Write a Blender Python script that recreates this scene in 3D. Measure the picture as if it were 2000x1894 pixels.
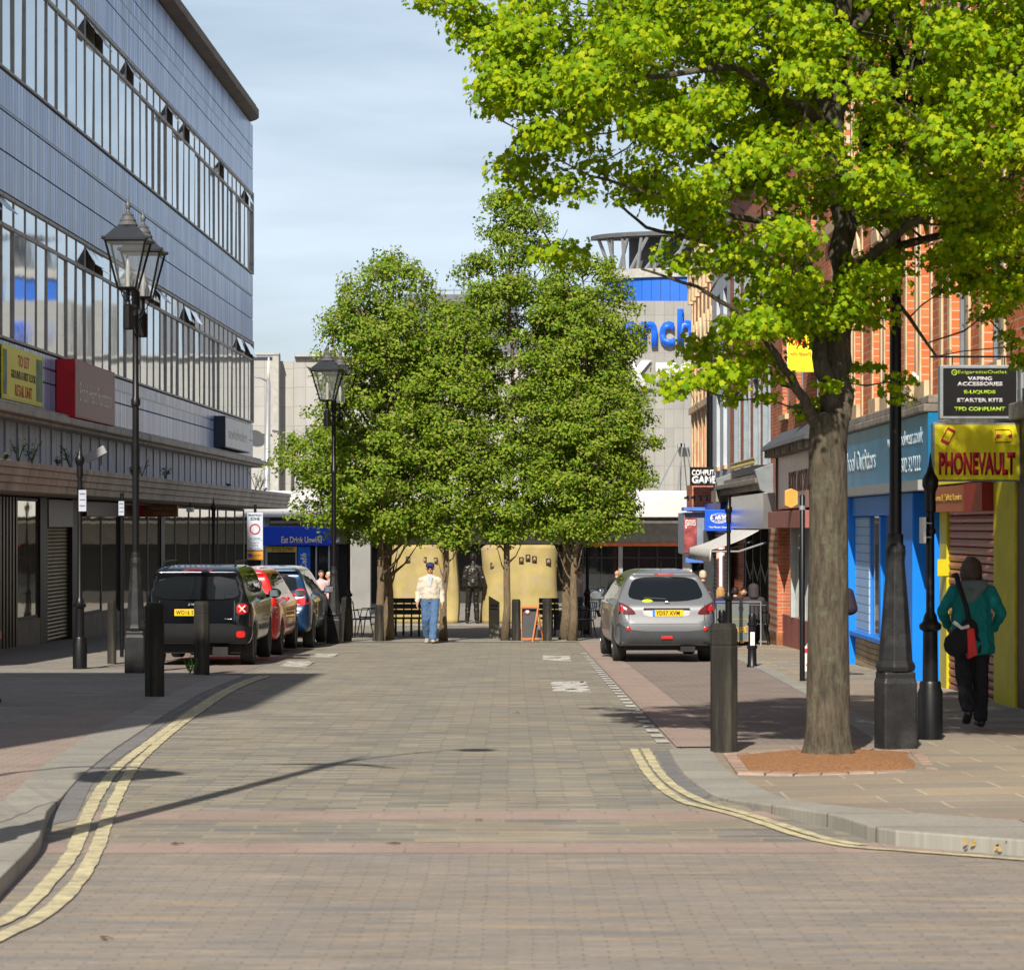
import bpy, bmesh, math, random
import numpy as np
from mathutils import Vector, Matrix
from mathutils.bvhtree import BVHTree
R = math.radians
PI = math.pi
random.seed(7); RNG = np.random.default_rng(7)
for o in list(bpy.data.objects): bpy.data.objects.remove(o)
S = bpy.context.scene
COL = S.collection
# ---------------------------------------------------------------- camera, world, sun, exposure
F = 5200.0; CX = 1000.0; HY = 1028.0; HC = 1.55; SL = 0.0173      # focal length in photo pixels, horizon row, eye height, fall of the street
def gz(Y): return -SL*min(Y, 135.0)
def G(x, y):                                                        # photo pixel -> point on the sloping street
    d = F*HC/(y-HY-F*SL); return Vector(((x-CX)/F*d, d, -SL*d))
def P(x, y, Y): return Vector(((x-CX)*Y/F, Y, HC-(y-HY)*Y/F))
cd = bpy.data.cameras.new('camera'); cam = bpy.data.objects.new('camera', cd); COL.objects.link(cam)
cam.location = (0, 0, HC); cam.rotation_euler = (R(90), 0, 0)
cd.sensor_width = 36; cd.lens = F/2000*36; cd.shift_y = (HY-947)/2000
cd.clip_start = 0.5; cd.clip_end = 3000
cd.dof.use_dof = True; cd.dof.focus_distance = 56; cd.dof.aperture_fstop = 8.0
S.camera = cam
AZ = R(12.0); EL = R(38.5)
sd = bpy.data.lights.new('sun', 'SUN'); sun = bpy.data.objects.new('sun', sd); COL.objects.link(sun)
ldir = Vector((math.sin(AZ)*math.cos(EL), math.cos(AZ)*math.cos(EL), -math.sin(EL)))
sun.rotation_euler = ldir.to_track_quat('-Z', 'Y').to_euler()
sd.energy = 5.0; sd.angle = R(0.53); sd.color = (1.0, 0.93, 0.82)
w = bpy.data.worlds.new('World'); S.world = w; w.use_nodes = True
nt = w.node_tree; nt.nodes.clear()
out = nt.nodes.new('ShaderNodeOutputWorld'); bg = nt.nodes.new('ShaderNodeBackground')
sky = nt.nodes.new('ShaderNodeTexSky'); sky.sky_type = 'NISHITA'; sky.sun_disc = False
sky.sun_elevation = EL; sky.sun_rotation = R(192); sky.air_density = 1.0; sky.dust_density = 1.6; sky.ozone_density = 1.0
tc = nt.nodes.new('ShaderNodeTexCoord'); mp = nt.nodes.new('ShaderNodeMapping'); mp.inputs['Scale'].default_value = (3.0, 3.0, 17)
mp.inputs['Rotation'].default_value = (0.0, 0.05, 0)
nz = nt.nodes.new('ShaderNodeTexNoise'); nz.inputs['Scale'].default_value = 2.2; nz.inputs['Detail'].default_value = 6; nz.inputs['Roughness'].default_value = 0.5; nz.inputs['Distortion'].default_value = 0.3
cr = nt.nodes.new('ShaderNodeValToRGB'); cr.color_ramp.elements[0].position = 0.36; cr.color_ramp.elements[1].position = 0.66
cr.color_ramp.elements[0].color = (0.46, 0.46, 0.46, 1); cr.color_ramp.elements[1].color = (0.86, 0.86, 0.86, 1)
mx = nt.nodes.new('ShaderNodeMix'); mx.data_type = 'RGBA'
mx.inputs['B'].default_value = (9.0, 10.5, 12.2, 1)
nt.links.new(tc.outputs['Generated'], mp.inputs['Vector']); nt.links.new(mp.outputs[0], nz.inputs['Vector']); nt.links.new(nz.outputs['Fac'], cr.inputs[0])
sp_ = nt.nodes.new('ShaderNodeSeparateXYZ'); nt.links.new(tc.outputs['Generated'], sp_.inputs[0])
ez = nt.nodes.new('ShaderNodeMapRange'); ez.inputs['From Min'].default_value = 0.10; ez.inputs['From Max'].default_value = 0.50; ez.inputs['To Min'].default_value = 1.0; ez.inputs['To Max'].default_value = 0.07
nt.links.new(sp_.outputs['Z'], ez.inputs['Value']); mu = nt.nodes.new('ShaderNodeMath'); mu.operation = 'MULTIPLY'
nt.links.new(cr.outputs[0], mu.inputs[0]); nt.links.new(ez.outputs[0], mu.inputs[1]); nt.links.new(mu.outputs[0], mx.inputs['Factor']); nt.links.new(sky.outputs[0], mx.inputs['A']); nt.links.new(mx.outputs['Result'], bg.inputs['Color'])
bg.inputs['Strength'].default_value = 0.068
nt.links.new(bg.outputs[0], out.inputs[0])
S.view_settings.view_transform = 'Standard'; S.view_settings.look = 'None'; S.view_settings.exposure = 0.40; S.view_settings.gamma = 1.0
S.render.engine = 'CYCLES'
S.cycles.max_bounces = 6; S.cycles.transparent_max_bounces = 8

# ---------------------------------------------------------------- materials
MATS = {}
def nodes(name):
    m = bpy.data.materials.new(name); m.use_nodes = True; n = m.node_tree
    b = n.nodes['Principled BSDF']; MATS[name] = m
    return m, n, b
def N(n, t, **k):
    x = n.nodes.new(t)
    for a, v in k.items(): setattr(x, a, v)
    return x
def mixc(n, fac, a, b, mode='MIX'):
    m = N(n, 'ShaderNodeMix', data_type='RGBA', blend_type=mode)
    for k, v in (('Factor', fac), ('A', a), ('B', b)):
        if isinstance(v, bpy.types.NodeSocket): n.links.new(v, m.inputs[k])
        else: m.inputs[k].default_value = v if k == 'Factor' else (v[0], v[1], v[2], 1)
    return m.outputs['Result']
def ramp(n, src, p0, p1, c0=(0,0,0), c1=(1,1,1)):
    r = N(n, 'ShaderNodeValToRGB'); e = r.color_ramp.elements
    e[0].position = p0; e[1].position = p1; e[0].color = (*c0, 1); e[1].color = (*c1, 1)
    n.links.new(src, r.inputs[0]); return r.outputs[0]
def noise(n, vec, scale, detail=4, rough=0.55):
    z = N(n, 'ShaderNodeTexNoise'); z.inputs['Scale'].default_value = scale; z.inputs['Detail'].default_value = detail; z.inputs['Roughness'].default_value = rough
    if vec is not None: n.links.new(vec, z.inputs['Vector'])
    return z.outputs['Fac']
def pos(n, swz='xyz', scale=(1,1,1), off=(0,0,0)):
    g = N(n, 'ShaderNodeNewGeometry'); s = N(n, 'ShaderNodeSeparateXYZ'); c = N(n, 'ShaderNodeCombineXYZ')
    n.links.new(g.outputs['Position'], s.inputs[0])
    for i, ch in enumerate(swz): 
        if ch in 'xyz': n.links.new(s.outputs['xyz'.index(ch)], c.inputs[i])
    m = N(n, 'ShaderNodeMapping'); m.inputs['Scale'].default_value = scale; m.inputs['Location'].default_value = off
    n.links.new(c.outputs[0], m.inputs[0]); return m.outputs[0]
def opos(n, scale=(1,1,1)):
    t = N(n, 'ShaderNodeTexCoord'); m = N(n, 'ShaderNodeMapping'); m.inputs['Scale'].default_value = scale
    n.links.new(t.outputs['Object'], m.inputs[0]); return m.outputs[0]
def bump(n, b, src, strength=0.3, dist=0.01):
    u = N(n, 'ShaderNodeBump'); u.inputs['Strength'].default_value = strength; u.inputs['Distance'].default_value = dist
    n.links.new(src, u.inputs['Height']); n.links.new(u.outputs[0], b.inputs['Normal'])
def M(name, col, rough=0.6, metal=0.0, var=0.18, scale=4.0, bmp=0.0, spec=0.5, coat=0.0, streak=False, dirt=None, dirtamt=0.5):
    if name in MATS: return MATS[name]
    m, n, b = nodes(name)
    v = opos(n, (1,1,0.15) if streak else (1,1,1))
    f = noise(n, v, scale, 5)
    lo = tuple(c*(1-var) for c in col); hi = tuple(min(1, c*(1+var)) for c in col)
    c = mixc(n, ramp(n, f, 0.3, 0.7), lo, hi)
    if dirt:
        c = mixc(n, ramp(n, noise(n, v, scale*0.4+1.3, 6, 0.65), 0.52, 0.72, (0,0,0), (dirtamt,)*3), c, dirt)
    n.links.new(c, b.inputs['Base Color'])
    b.inputs['Roughness'].default_value = rough; b.inputs['Metallic'].default_value = metal
    b.inputs['Specular IOR Level'].default_value = spec; b.inputs['Coat Weight'].default_value = coat; b.inputs['Coat Roughness'].default_value = 0.04
    if bmp: bump(n, b, noise(n, opos(n), scale*8, 4), bmp, 0.01)
    return m
def bricks(name, swz, c1, c2, mortar, bw, rh, ms=0.01, off=0.5, rough=0.8, bmp=0.4, var=0.25, vscale=1.2, squash=1.0, dist=0.008, big=None, offs=(0,0,0), streak=0.0, wob=0.0, xstreak=0.0):
    m, n, b = nodes(name)
    v = pos(n, swz, off=offs)
    if wob:
        z0 = N(n, 'ShaderNodeTexNoise'); z0.inputs['Scale'].default_value = 1.3; n.links.new(v, z0.inputs['Vector'])
        vm = N(n, 'ShaderNodeVectorMath', operation='MULTIPLY_ADD'); n.links.new(z0.outputs['Color'], vm.inputs[0]); vm.inputs[1].default_value = (wob, wob, 0); n.links.new(v, vm.inputs[2]); v = vm.outputs[0]
    t = N(n, 'ShaderNodeTexBrick'); t.offset = off; t.squash = squash
    t.inputs['Color1'].default_value = (*c1, 1); t.inputs['Color2'].default_value = (*c2, 1); t.inputs['Mortar'].default_value = (*mortar, 1)
    t.inputs['Scale'].default_value = 1.0; t.inputs['Brick Width'].default_value = bw; t.inputs['Row Height'].default_value = rh
    t.inputs['Mortar Size'].default_value = ms; t.inputs['Mortar Smooth'].default_value = 0.3; t.inputs['Bias'].default_value = 0.0
    n.links.new(v, t.inputs['Vector'])
    f = noise(n, v, vscale, 6, 0.6)
    c = mixc(n, 1.0, t.outputs['Color'], ramp(n, f, 0.25, 0.75, (1-var,)*3, (1+var,)*3), 'MULTIPLY')
    if big:
        c = mixc(n, ramp(n, noise(n, v, 0.35, 5, 0.6), 0.42, 0.68, (0,0,0), (0.7,)*3), c, big)
    if streak:
        g = pos(n, swz, scale=(5.5, 0.35, 1)); c = mixc(n, 1.0, c, ramp(n, noise(n, g, 1.0, 6, 0.65), 0.3, 0.72, (1-streak,)*3, (1+streak,)*3), 'MULTIPLY')
    if xstreak:
        g = pos(n, swz, scale=(1.1, 7.5, 1), off=(3.3, 1.7, 0)); c = mixc(n, ramp(n, noise(n, g, 1.0, 4, 0.6), 0.54, 0.66, (0,0,0), (.55,)*3), c, (0.36,0.27,0.155)); g = pos(n, swz, scale=(.9, 6.5, 1), off=(9.3, 5.7, 0)); c = mixc(n, ramp(n, noise(n, g, 1.0, 4, 0.6), 0.52, 0.68, (0,0,0), (.6,)*3), c, (0.165,0.17,0.178))
        g = pos(n, swz, scale=(1.3, 7.5, 1)); c = mixc(n, 1.0, c, ramp(n, noise(n, g, 1.0, 7, 0.7), 0.32, 0.68, (1-xstreak,)*3, (1+xstreak,)*3), 'MULTIPLY')
    f2 = noise(n, v, 24, 4, 0.6)
    c = mixc(n, 1.0, c, ramp(n, f2, 0.25, 0.75, (0.86,)*3, (1.14,)*3), 'MULTIPLY')
    n.links.new(c, b.inputs['Base Color']); b.inputs['Roughness'].default_value = rough; b.inputs['Specular IOR Level'].default_value = 0.3
    mh = N(n, 'ShaderNodeMath', operation='MULTIPLY_ADD'); n.links.new(t.outputs['Fac'], mh.inputs[0]); mh.inputs[1].default_value = -1.0; n.links.new(f2, mh.inputs[2])
    bump(n, b, mh.outputs[0], bmp, dist)
    return m
def glass(name, col=(0.02,0.025,0.03), metal=0.0, rough=0.03, spec=0.6):
    m, n, b = nodes(name)
    b.inputs['Base Color'].default_value = (*col, 1); b.inputs['Metallic'].default_value = metal
    b.inputs['Roughness'].default_value = rough; b.inputs['Specular IOR Level'].default_value = spec
    bump(n, b, noise(n, pos(n), 0.9, 2), 0.05, 0.05)
    return m
def emit(name, col, strength=1.0):
    m, n, b = nodes(name)
    b.inputs['Base Color'].default_value = (*col, 1); b.inputs['Emission Color'].default_value = (*col, 1); b.inputs['Emission Strength'].default_value = strength
    return m
# colours
black = M('black_iron', (0.006,0.006,0.007), 0.38, 0, 0.3, 9, 0.05, 0.35)
dark = M('dark_frame', (0.010,0.009,0.008), 0.5, 0, 0.3, 6)
greymetal = M('grey_metal', (0.33,0.34,0.35), 0.45, 0.4, 0.1, 3)
white = M('white_paint', (0.74,0.74,0.72), 0.5, 0, 0.06, 3, dirt=(0.5,0.48,0.44), dirtamt=0.25)
wglass = glass('office_glass', (0.60,0.66,0.70), 0.8, 0.05)
sglass = glass('shop_glass', (0.46,0.44,0.36), 0.8, 0.03)
dglass = glass('dark_glass', (0.015,0.018,0.02), 0.0, 0.03, 0.7)
brickred = bricks('red_brick', 'yz', (0.50,0.14,0.055), (0.40,0.10,0.045), (0.42,0.33,0.25), 0.225, 0.075, 0.007, vscale=2.0)
brickbig = bricks('orange_brick', 'yz', (0.62,0.17,0.05), (0.52,0.13,0.045), (0.50,0.40,0.30), 0.34, 0.115, 0.009, vscale=2.0)
brickredx = bricks('red_brick_end', 'xz', (0.50,0.14,0.055), (0.40,0.10,0.045), (0.42,0.33,0.25), 0.225, 0.075, 0.007, vscale=2.0)
sandstone = M('sandstone', (0.55,0.40,0.24), 0.8, 0, 0.2, 2.5, 0.3, dirt=(0.20,0.16,0.11), dirtamt=0.5)
darkstone = M('weathered_stone', (0.24,0.21,0.17), 0.85, 0, 0.35, 3.0, 0.4, dirt=(0.06,0.055,0.04), dirtamt=0.8)
slate = M('slate_roof', (0.07,0.07,0.075), 0.6, 0, 0.3, 5)
concrete = bricks('concrete_cladding', 'xz', (0.38,0.37,0.345), (0.33,0.325,0.305), (0.22,0.21,0.18), 0.62, 0.87, 0.012, off=0.0, rough=0.75, bmp=0.2, var=0.08, vscale=0.8, streak=0.05)
cladding = bricks('blue_grey_cladding', 'yz', (0.24,0.345,0.60), (0.50,0.62,0.86), (0.04,0.05,0.085), 0.295, 5.0, 0.030, off=0.0, rough=0.3, bmp=0.15, var=0.16, vscale=0.7, streak=0.34)
beige = M('beige_fascia', (0.44,0.40,0.34), 0.7, 0, 0.22, 1.2, 0.2, dirt=(0.09,0.08,0.06), dirtamt=0.7, streak=True)
bluepaint = M('blue_paint', (0.0,0.19,0.72), 0.4, 0, 0.06, 2)
yellowpaint = M('yellow_paint', (0.50,0.43,0.0), 0.5, 0, 0.12, 3, dirt=(0.25,0.2,0.02), dirtamt=0.4)
wood = M('wood_brown', (0.22,0.12,0.06), 0.6, 0, 0.2, 5)
granite = M('dark_granite_post', (0.028,0.026,0.022), 0.8, 0, 0.35, 9, 0.6, 0.2, dirt=(0.12,0.11,0.085), dirtamt=0.5, streak=True)
rubber = M('tyre_rubber', (0.018,0.018,0.018), 0.8, 0, 0.3, 9)
alloy = M('alloy_rim', (0.42,0.42,0.43), 0.35, 0.8, 0.08, 5)
redlens = M('red_lens', (0.55,0.01,0.01), 0.12, 0, 0.1, 5, coat=1.0)
darklens = M('dark_red_lens', (0.10,0.006,0.008), 0.12, 0, 0.2, 5, coat=1.0)
plastic = M('grey_plastic', (0.017,0.018,0.020), 0.65, 0, 0.12, 6, 0, 0.12)
chrome = M('chrome', (0.7,0.7,0.7), 0.15, 1.0, 0.03, 4)
plateyellow = M('plate_yellow', (0.72,0.46,0.0), 0.4, 0, 0.04, 4)
ink = M('ink_black', (0.012,0.012,0.012), 0.5, 0, 0.1, 4)
skin = M('skin', (0.52,0.27,0.18), 0.5, 0, 0.08, 12)

# ---------------------------------------------------------------- mesh helpers
class MB:
    def __init__(s): s.b = bmesh.new()
    def _t(s, vs, m):
        if m is not None: bmesh.ops.transform(s.b, matrix=m, verts=vs)
        return vs
    def box(s, x0, x1, y0, y1, z0, z1, m=None):
        vs = [s.b.verts.new((x, y, z)) for x in (x0, x1) for y in (y0, y1) for z in (z0, z1)]
        for f in ((0,1,3,2),(4,6,7,5),(0,4,5,1),(2,3,7,6),(0,2,6,4),(1,5,7,3)): s.b.faces.new([vs[i] for i in f])
        s._t(vs, m); return s
    def poly(s, pts):
        s.b.faces.new([s.b.verts.new(p) for p in pts]); return s
    def prism(s, pts, axis, a, b, m=None):                          # closed outline in the plane normal to axis
        def mk(p, t):
            return {'x': (t, p[0], p[1]), 'y': (p[0], t, p[1]), 'z': (p[0], p[1], t)}[axis]
        A = [s.b.verts.new(mk(p, a)) for p in pts]; B = [s.b.verts.new(mk(p, b)) for p in pts]; n = len(pts)
        s.b.faces.new(A[::-1]); s.b.faces.new(B)
        for i in range(n): s.b.faces.new((A[i], A[(i+1) % n], B[(i+1) % n], B[i]))
        s._t(A+B, m); return s
    def lathe(s, prof, seg=16, c=(0,0,0), m=None, rot=0.0):          # prof: (radius, z)
        rings = []
        for r, z in prof:
            rings.append([s.b.verts.new((c[0]+r*math.cos(rot+2*PI*i/seg), c[1]+r*math.sin(rot+2*PI*i/seg), c[2]+z)) for i in range(seg)])
        for a, b in zip(rings, rings[1:]):
            for i in range(seg): s.b.faces.new((a[i], a[(i+1) % seg], b[(i+1) % seg], b[i]))
        s.b.faces.new(rings[0][::-1]); s.b.faces.new(rings[-1])
        s._t([v for r in rings for v in r], m); return s
    def tube(s, pts, rad, seg=8, m=None):
        pts = [Vector(p) for p in pts]; n = len(pts)
        rads = rad if isinstance(rad, (list, tuple)) else [rad]*n
        rings = []; up = Vector((0.31, 0.17, 0.93))
        for i, p in enumerate(pts):
            d = (pts[min(i+1, n-1)]-pts[max(i-1, 0)]).normalized()
            a = d.cross(up)
            if a.length < 1e-3: a = d.cross(Vector((1, 0, 0)))
            a.normalize(); b = d.cross(a)
            rings.append([s.b.verts.new(p+(a*math.cos(2*PI*k/seg)+b*math.sin(2*PI*k/seg))*rads[i]) for k in range(seg)])
        for a, b in zip(rings, rings[1:]):
            for i in range(seg): s.b.faces.new((a[i], a[(i+1) % seg], b[(i+1) % seg], b[i]))
        s.b.faces.new(rings[0][::-1]); s.b.faces.new(rings[-1])
        s._t([v for r in rings for v in r], m); return s
    def sphere(s, c, r, seg=12, sc=(1,1,1)):
        g = bmesh.ops.create_uvsphere(s.b, u_segments=seg, v_segments=max(6, seg//2+2), radius=r)
        bmesh.ops.transform(s.b, matrix=Matrix.Translation(c) @ Matrix.Diagonal((*sc, 1)), verts=g['verts']); return s
    def torus(s, c, R0, r, m=None, seg=24, k=8):
        vs = [[s.b.verts.new((c[0]+(R0+r*math.cos(2*PI*j/k))*math.cos(2*PI*i/seg), c[1]+(R0+r*math.cos(2*PI*j/k))*math.sin(2*PI*i/seg), c[2]+r*math.sin(2*PI*j/k))) for j in range(k)] for i in range(seg)]
        for i in range(seg):
            for j in range(k): s.b.faces.new((vs[i][j], vs[(i+1) % seg][j], vs[(i+1) % seg][(j+1) % k], vs[i][(j+1) % k]))
        s._t([v for r_ in vs for v in r_], m); return s
    def capsule(s, p0, r0, p1, r1):                                   # hull of two (possibly elliptic) balls
        t = bmesh.new()
        for p, r in ((p0, r0), (p1, r1)):
            rr = r if isinstance(r, (tuple, list)) else (r, r, r)
            for d in ICO: t.verts.new((p[0]+d[0]*rr[0], p[1]+d[1]*rr[1], p[2]+d[2]*rr[2]))
        bmesh.ops.convex_hull(t, input=t.verts[:])
        m = {}
        for f in t.faces:
            vs = []
            for v in f.verts:
                if v not in m: m[v] = s.b.verts.new(v.co)
                vs.append(m[v])
            s.b.faces.new(vs)
        t.free(); return s
_t = bmesh.new(); bmesh.ops.create_icosphere(_t, subdivisions=2, radius=1.0); ICO = [tuple(v.co) for v in _t.verts]; _t.free()
def ob(name, mb, mat, parent=None, smooth=False, bevel=0.0, loc=None):
    me = bpy.data.meshes.new(name); b = mb.b if isinstance(mb, MB) else mb
    bmesh.ops.recalc_face_normals(b, faces=b.faces); b.to_mesh(me); b.free()
    o = bpy.data.objects.new(name, me); COL.objects.link(o)
    for x in (mat if isinstance(mat, (list, tuple)) else [mat]): me.materials.append(x)
    if smooth:
        me.shade_smooth()
        if smooth == 2: me.set_sharp_from_angle(angle=R(38))
    if parent is not None: o.parent = parent
    if loc is not None: o.location = loc
    if bevel:
        bv = o.modifiers.new('b', 'BEVEL'); bv.width = bevel; bv.segments = 2; bv.limit_method = 'ANGLE'
    return o
def tag(o, label=None, cat=None, group=None, kind=None):
    if label: o['label'] = label
    if cat: o['category'] = cat
    if group: o['group'] = group
    if kind: o['kind'] = kind
    return o
def thing(name, label, cat, loc=(0,0,0), rz=0.0, group=None):
    o = bpy.data.objects.new(name, None); COL.objects.link(o); o.location = loc; o.rotation_euler = (0, 0, rz); o.empty_display_size = 0.2
    return tag(o, label, cat, group)
def dup(o, loc, rz=None, label=None, group=None, parent=None):
    c = o.copy(); COL.objects.link(c); c.parent = parent
    if parent is None:
        c.location = loc
        if rz is not None: c.rotation_euler = (0, 0, rz)
        if label: c['label'] = label
        if group: c['group'] = group
    for ch in list(o.children): dup(ch, None, parent=c)
    return c
def bake(o):                                                         # apply modifiers into the mesh
    dg = bpy.context.evaluated_depsgraph_get(); dg.update()
    me = bpy.data.meshes.new_from_object(o.evaluated_get(dg)); old = o.data; o.modifiers.clear(); o.data = me
    bpy.data.meshes.remove(old); return o
def text(s, h, mat, parent, loc, face='cam', name='lettering', wid=None, ext=0.004, bold=0.0, label=None, align='CENTER', shear=0.0, sp=1.0):
    cu = bpy.data.curves.new('t', 'FONT'); cu.body = s; cu.size = 1; cu.extrude = 0.0; cu.offset = bold; cu.align_x = align; cu.shear = shear; cu.space_character = sp
    cu.resolution_u = 3
    t = bpy.data.objects.new('t', cu); COL.objects.link(t)
    dg = bpy.context.evaluated_depsgraph_get(); dg.update()
    me = bpy.data.meshes.new_from_object(t.evaluated_get(dg)); bpy.data.objects.remove(t)
    ys = [v.co.y for v in me.vertices]; xs = [v.co.x for v in me.vertices]
    k = h/(max(ys)-min(ys)); kx = wid/(max(xs)-min(xs)) if wid else k
    cxm = (max(xs)+min(xs))/2 if align == 'CENTER' else min(xs); cym = (max(ys)+min(ys))/2
    for v in me.vertices: v.co = ((v.co.x-cxm)*kx, (v.co.y-cym)*k, 0)
    b = bmesh.new(); b.from_mesh(me); bpy.data.meshes.remove(me)
    if ext > 0:
        r = bmesh.ops.extrude_face_region(b, geom=list(b.faces)); bmesh.ops.translate(b, verts=[v for v in r['geom'] if isinstance(v, bmesh.types.BMVert)], vec=(0, 0, ext))
    o = ob(name, b, mat, parent)
    o.location = loc
    o.rotation_euler = {'cam': (R(90), 0, 0), 'left': (R(90), 0, R(-90)), 'right': (R(90), 0, R(90)), 'up': (0, 0, 0), 'upside': (0, 0, R(90)), 'upsideR': (0, 0, R(-90)), 'vert': (R(90), R(-90), 0)}[face]
    return o
def remesh(o, vox, it=3):
    m = o.modifiers.new('r', 'REMESH'); m.mode = 'VOXEL'; m.voxel_size = vox; m.use_smooth_shade = True
    if it:
        q = o.modifiers.new('s', 'SMOOTH'); q.iterations = it; q.factor = 0.5
    mt = list(o.data.materials); bake(o)
    o.data.materials.clear()
    for x in mt: o.data.materials.append(x)
    o.data.shade_smooth(); return o

# ---------------------------------------------------------------- ground, road, pavements, markings
setts = bricks('road_setts', 'xy', (0.165,0.163,0.150), (0.310,0.275,0.205), (0.19,0.175,0.145), 0.40, 0.125, 0.010, rough=0.85, bmp=0.7, var=0.16, vscale=0.9, wob=0.06, xstreak=.16)
setts_red = bricks('road_red_setts', 'xy', (0.278,0.240,0.200), (0.225,0.205,0.178), (0.195,0.175,0.150), 0.21, 0.075, 0.006, rough=0.85, bmp=0.5, var=0.14, vscale=0.9, wob=0.04, xstreak=.12)
setts_bay = bricks('bay_red_setts', 'xy', (0.250,0.198,0.170), (0.205,0.172,0.150), (0.15,0.13,0.115), 0.21, 0.105, 0.008, rough=0.85, bmp=0.4, var=0.2, vscale=0.9)
band_red = bricks('red_granite_band', 'xy', (0.32,0.245,0.205), (0.29,0.225,0.19), (0.24,0.195,0.16), 0.6, 0.3, 0.008, rough=0.85, bmp=0.3, var=0.15, vscale=1.2)
slabs = bricks('stone_slab_band', 'xy', (0.175,0.172,0.158), (0.270,0.235,0.175), (0.27,0.235,0.175), 0.50, 0.20, 0.016, rough=0.85, bmp=0.35, var=0.2, vscale=1.0, wob=0.12, xstreak=.2)
york = bricks('york_stone_paving', 'xy', (0.32,0.262,0.185), (0.215,0.205,0.175), (0.42,0.36,0.26), 0.95, 0.55, 0.012, off=0.37, rough=0.85, bmp=0.35, var=0.18, vscale=0.8, big=(0.27,0.20,0.15), wob=0.04)
paving = bricks('concrete_paving', 'xy', (0.26,0.235,0.20), (0.225,0.21,0.18), (0.14,0.13,0.115), 0.6, 0.45, 0.008, rough=0.85, bmp=0.25, var=0.14, vscale=0.8)
redpave = bricks('pink_paving', 'xy', (0.32,0.25,0.21), (0.28,0.225,0.19), (0.2,0.165,0.14), 0.2, 0.1, 0.006, rough=0.85, bmp=0.3, var=0.15, vscale=1.1)
kerbm = bricks('granite_kerb', 'yx', (0.30,0.285,0.245), (0.26,0.25,0.22), (0.13,0.12,0.10), 0.9, 3.0, 0.012, off=0.0, rough=0.8, bmp=0.3, var=0.15, vscale=1.5)
gutter = bricks('blue_grey_gutter', 'xy', (0.15,0.15,0.155), (0.19,0.185,0.18), (0.22,0.2,0.17), 0.3, 0.12, 0.008, rough=0.8, bmp=0.3, var=0.2)
def paint(name, col):
    m, n, b = nodes(name)
    v = pos(n); f = noise(n, v, 7, 8, 0.75)
    c = mixc(n, ramp(n, f, 0.40, 0.66), col, (0.25,0.23,0.17))
    g = pos(n, 'xy', scale=(3.0, 9.0, 1)); c = mixc(n, ramp(n, noise(n, g, 1.0, 2), 0.62, 0.70, (0,0,0), (0.45,)*3), c, (0.24,0.22,0.17))
    n.links.new(c, b.inputs['Base Color']); b.inputs['Roughness'].default_value = 0.8
    bump(n, b, f, 0.4, 0.01)
    return m
yellowline = paint('yellow_road_paint', (0.60,0.53,0.31)); whiteline = paint('white_road_paint', (0.60,0.59,0.56))
def sheet(name, pts, mat, h=0.0, cuts=0, kind='structure', thick=0.0):
    mb = MB(); b = mb.b
    vs = [b.verts.new((p[0], p[1], gz(p[1])+(h(p) if callable(h) else h))) for p in pts]
    f = b.faces.new(vs)
    if f.normal.z < 0: f.normal_flip()
    f.normal_update()
    if thick:
        r = bmesh.ops.extrude_face_region(b, geom=[f]); bmesh.ops.translate(b, verts=[v for v in r['geom'] if isinstance(v, bmesh.types.BMVert)], vec=(0, 0, -thick))
    bmesh.ops.triangulate(b, faces=b.faces[:])
    return tag(ob(name, mb, mat), kind=kind)
mb = MB(); b = mb.b
rows = [[b.verts.new((x, y, gz(y)-0.004)) for x in (-260, -20, 0, 20, 260)] for y in (-60, 0, 30, 70, 135, 220, 900)]
for a, c in zip(rows, rows[1:]):
    for i in range(4): b.faces.new((a[i], a[i+1], c[i+1], c[i]))
tag(ob('ground', mb, paving), kind='structure')
# carriageway pieces, each 4 mm over the ground
def strip(xa, xb, ya, yb): return [(xa, ya), (xb, ya), (xb, yb), (xa, yb)]
sheet('road_junction', strip(-40, 40, -20, 14.72), setts_red)
sheet('red_band', strip(-9, 9, 14.724, 15.28), band_red, 0.001)
sheet('stone_band', strip(-9, 9, 15.284, 16.72), slabs, 0.001)
sheet('red_band', strip(-9, 9, 16.724, 17.3), band_red, 0.001)
sheet('road', strip(-7.0, 1.42, 17.304, 59.4), setts)
sheet('road', strip(1.424, 9, 17.304, 23.3), setts)
bay = [(1.46, 23.6), (3.35, 24.0), (3.72, 33), (3.95, 42), (4.15, 59.4), (1.46, 59.4)]
sheet('parking_bay', bay, setts_bay, 0.004)
sheet('bay_edge_band', [(1.46, 23.6), (1.95, 23.65), (1.95, 59.4), (1.46, 59.4)], band_red, 0.008)
sheet('parking_bay', [(-6.6, 42.9), (-4.15, 40.6), (-4.1, 59.4), (-6.6, 59.4)], setts_bay, 0.004)
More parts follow.
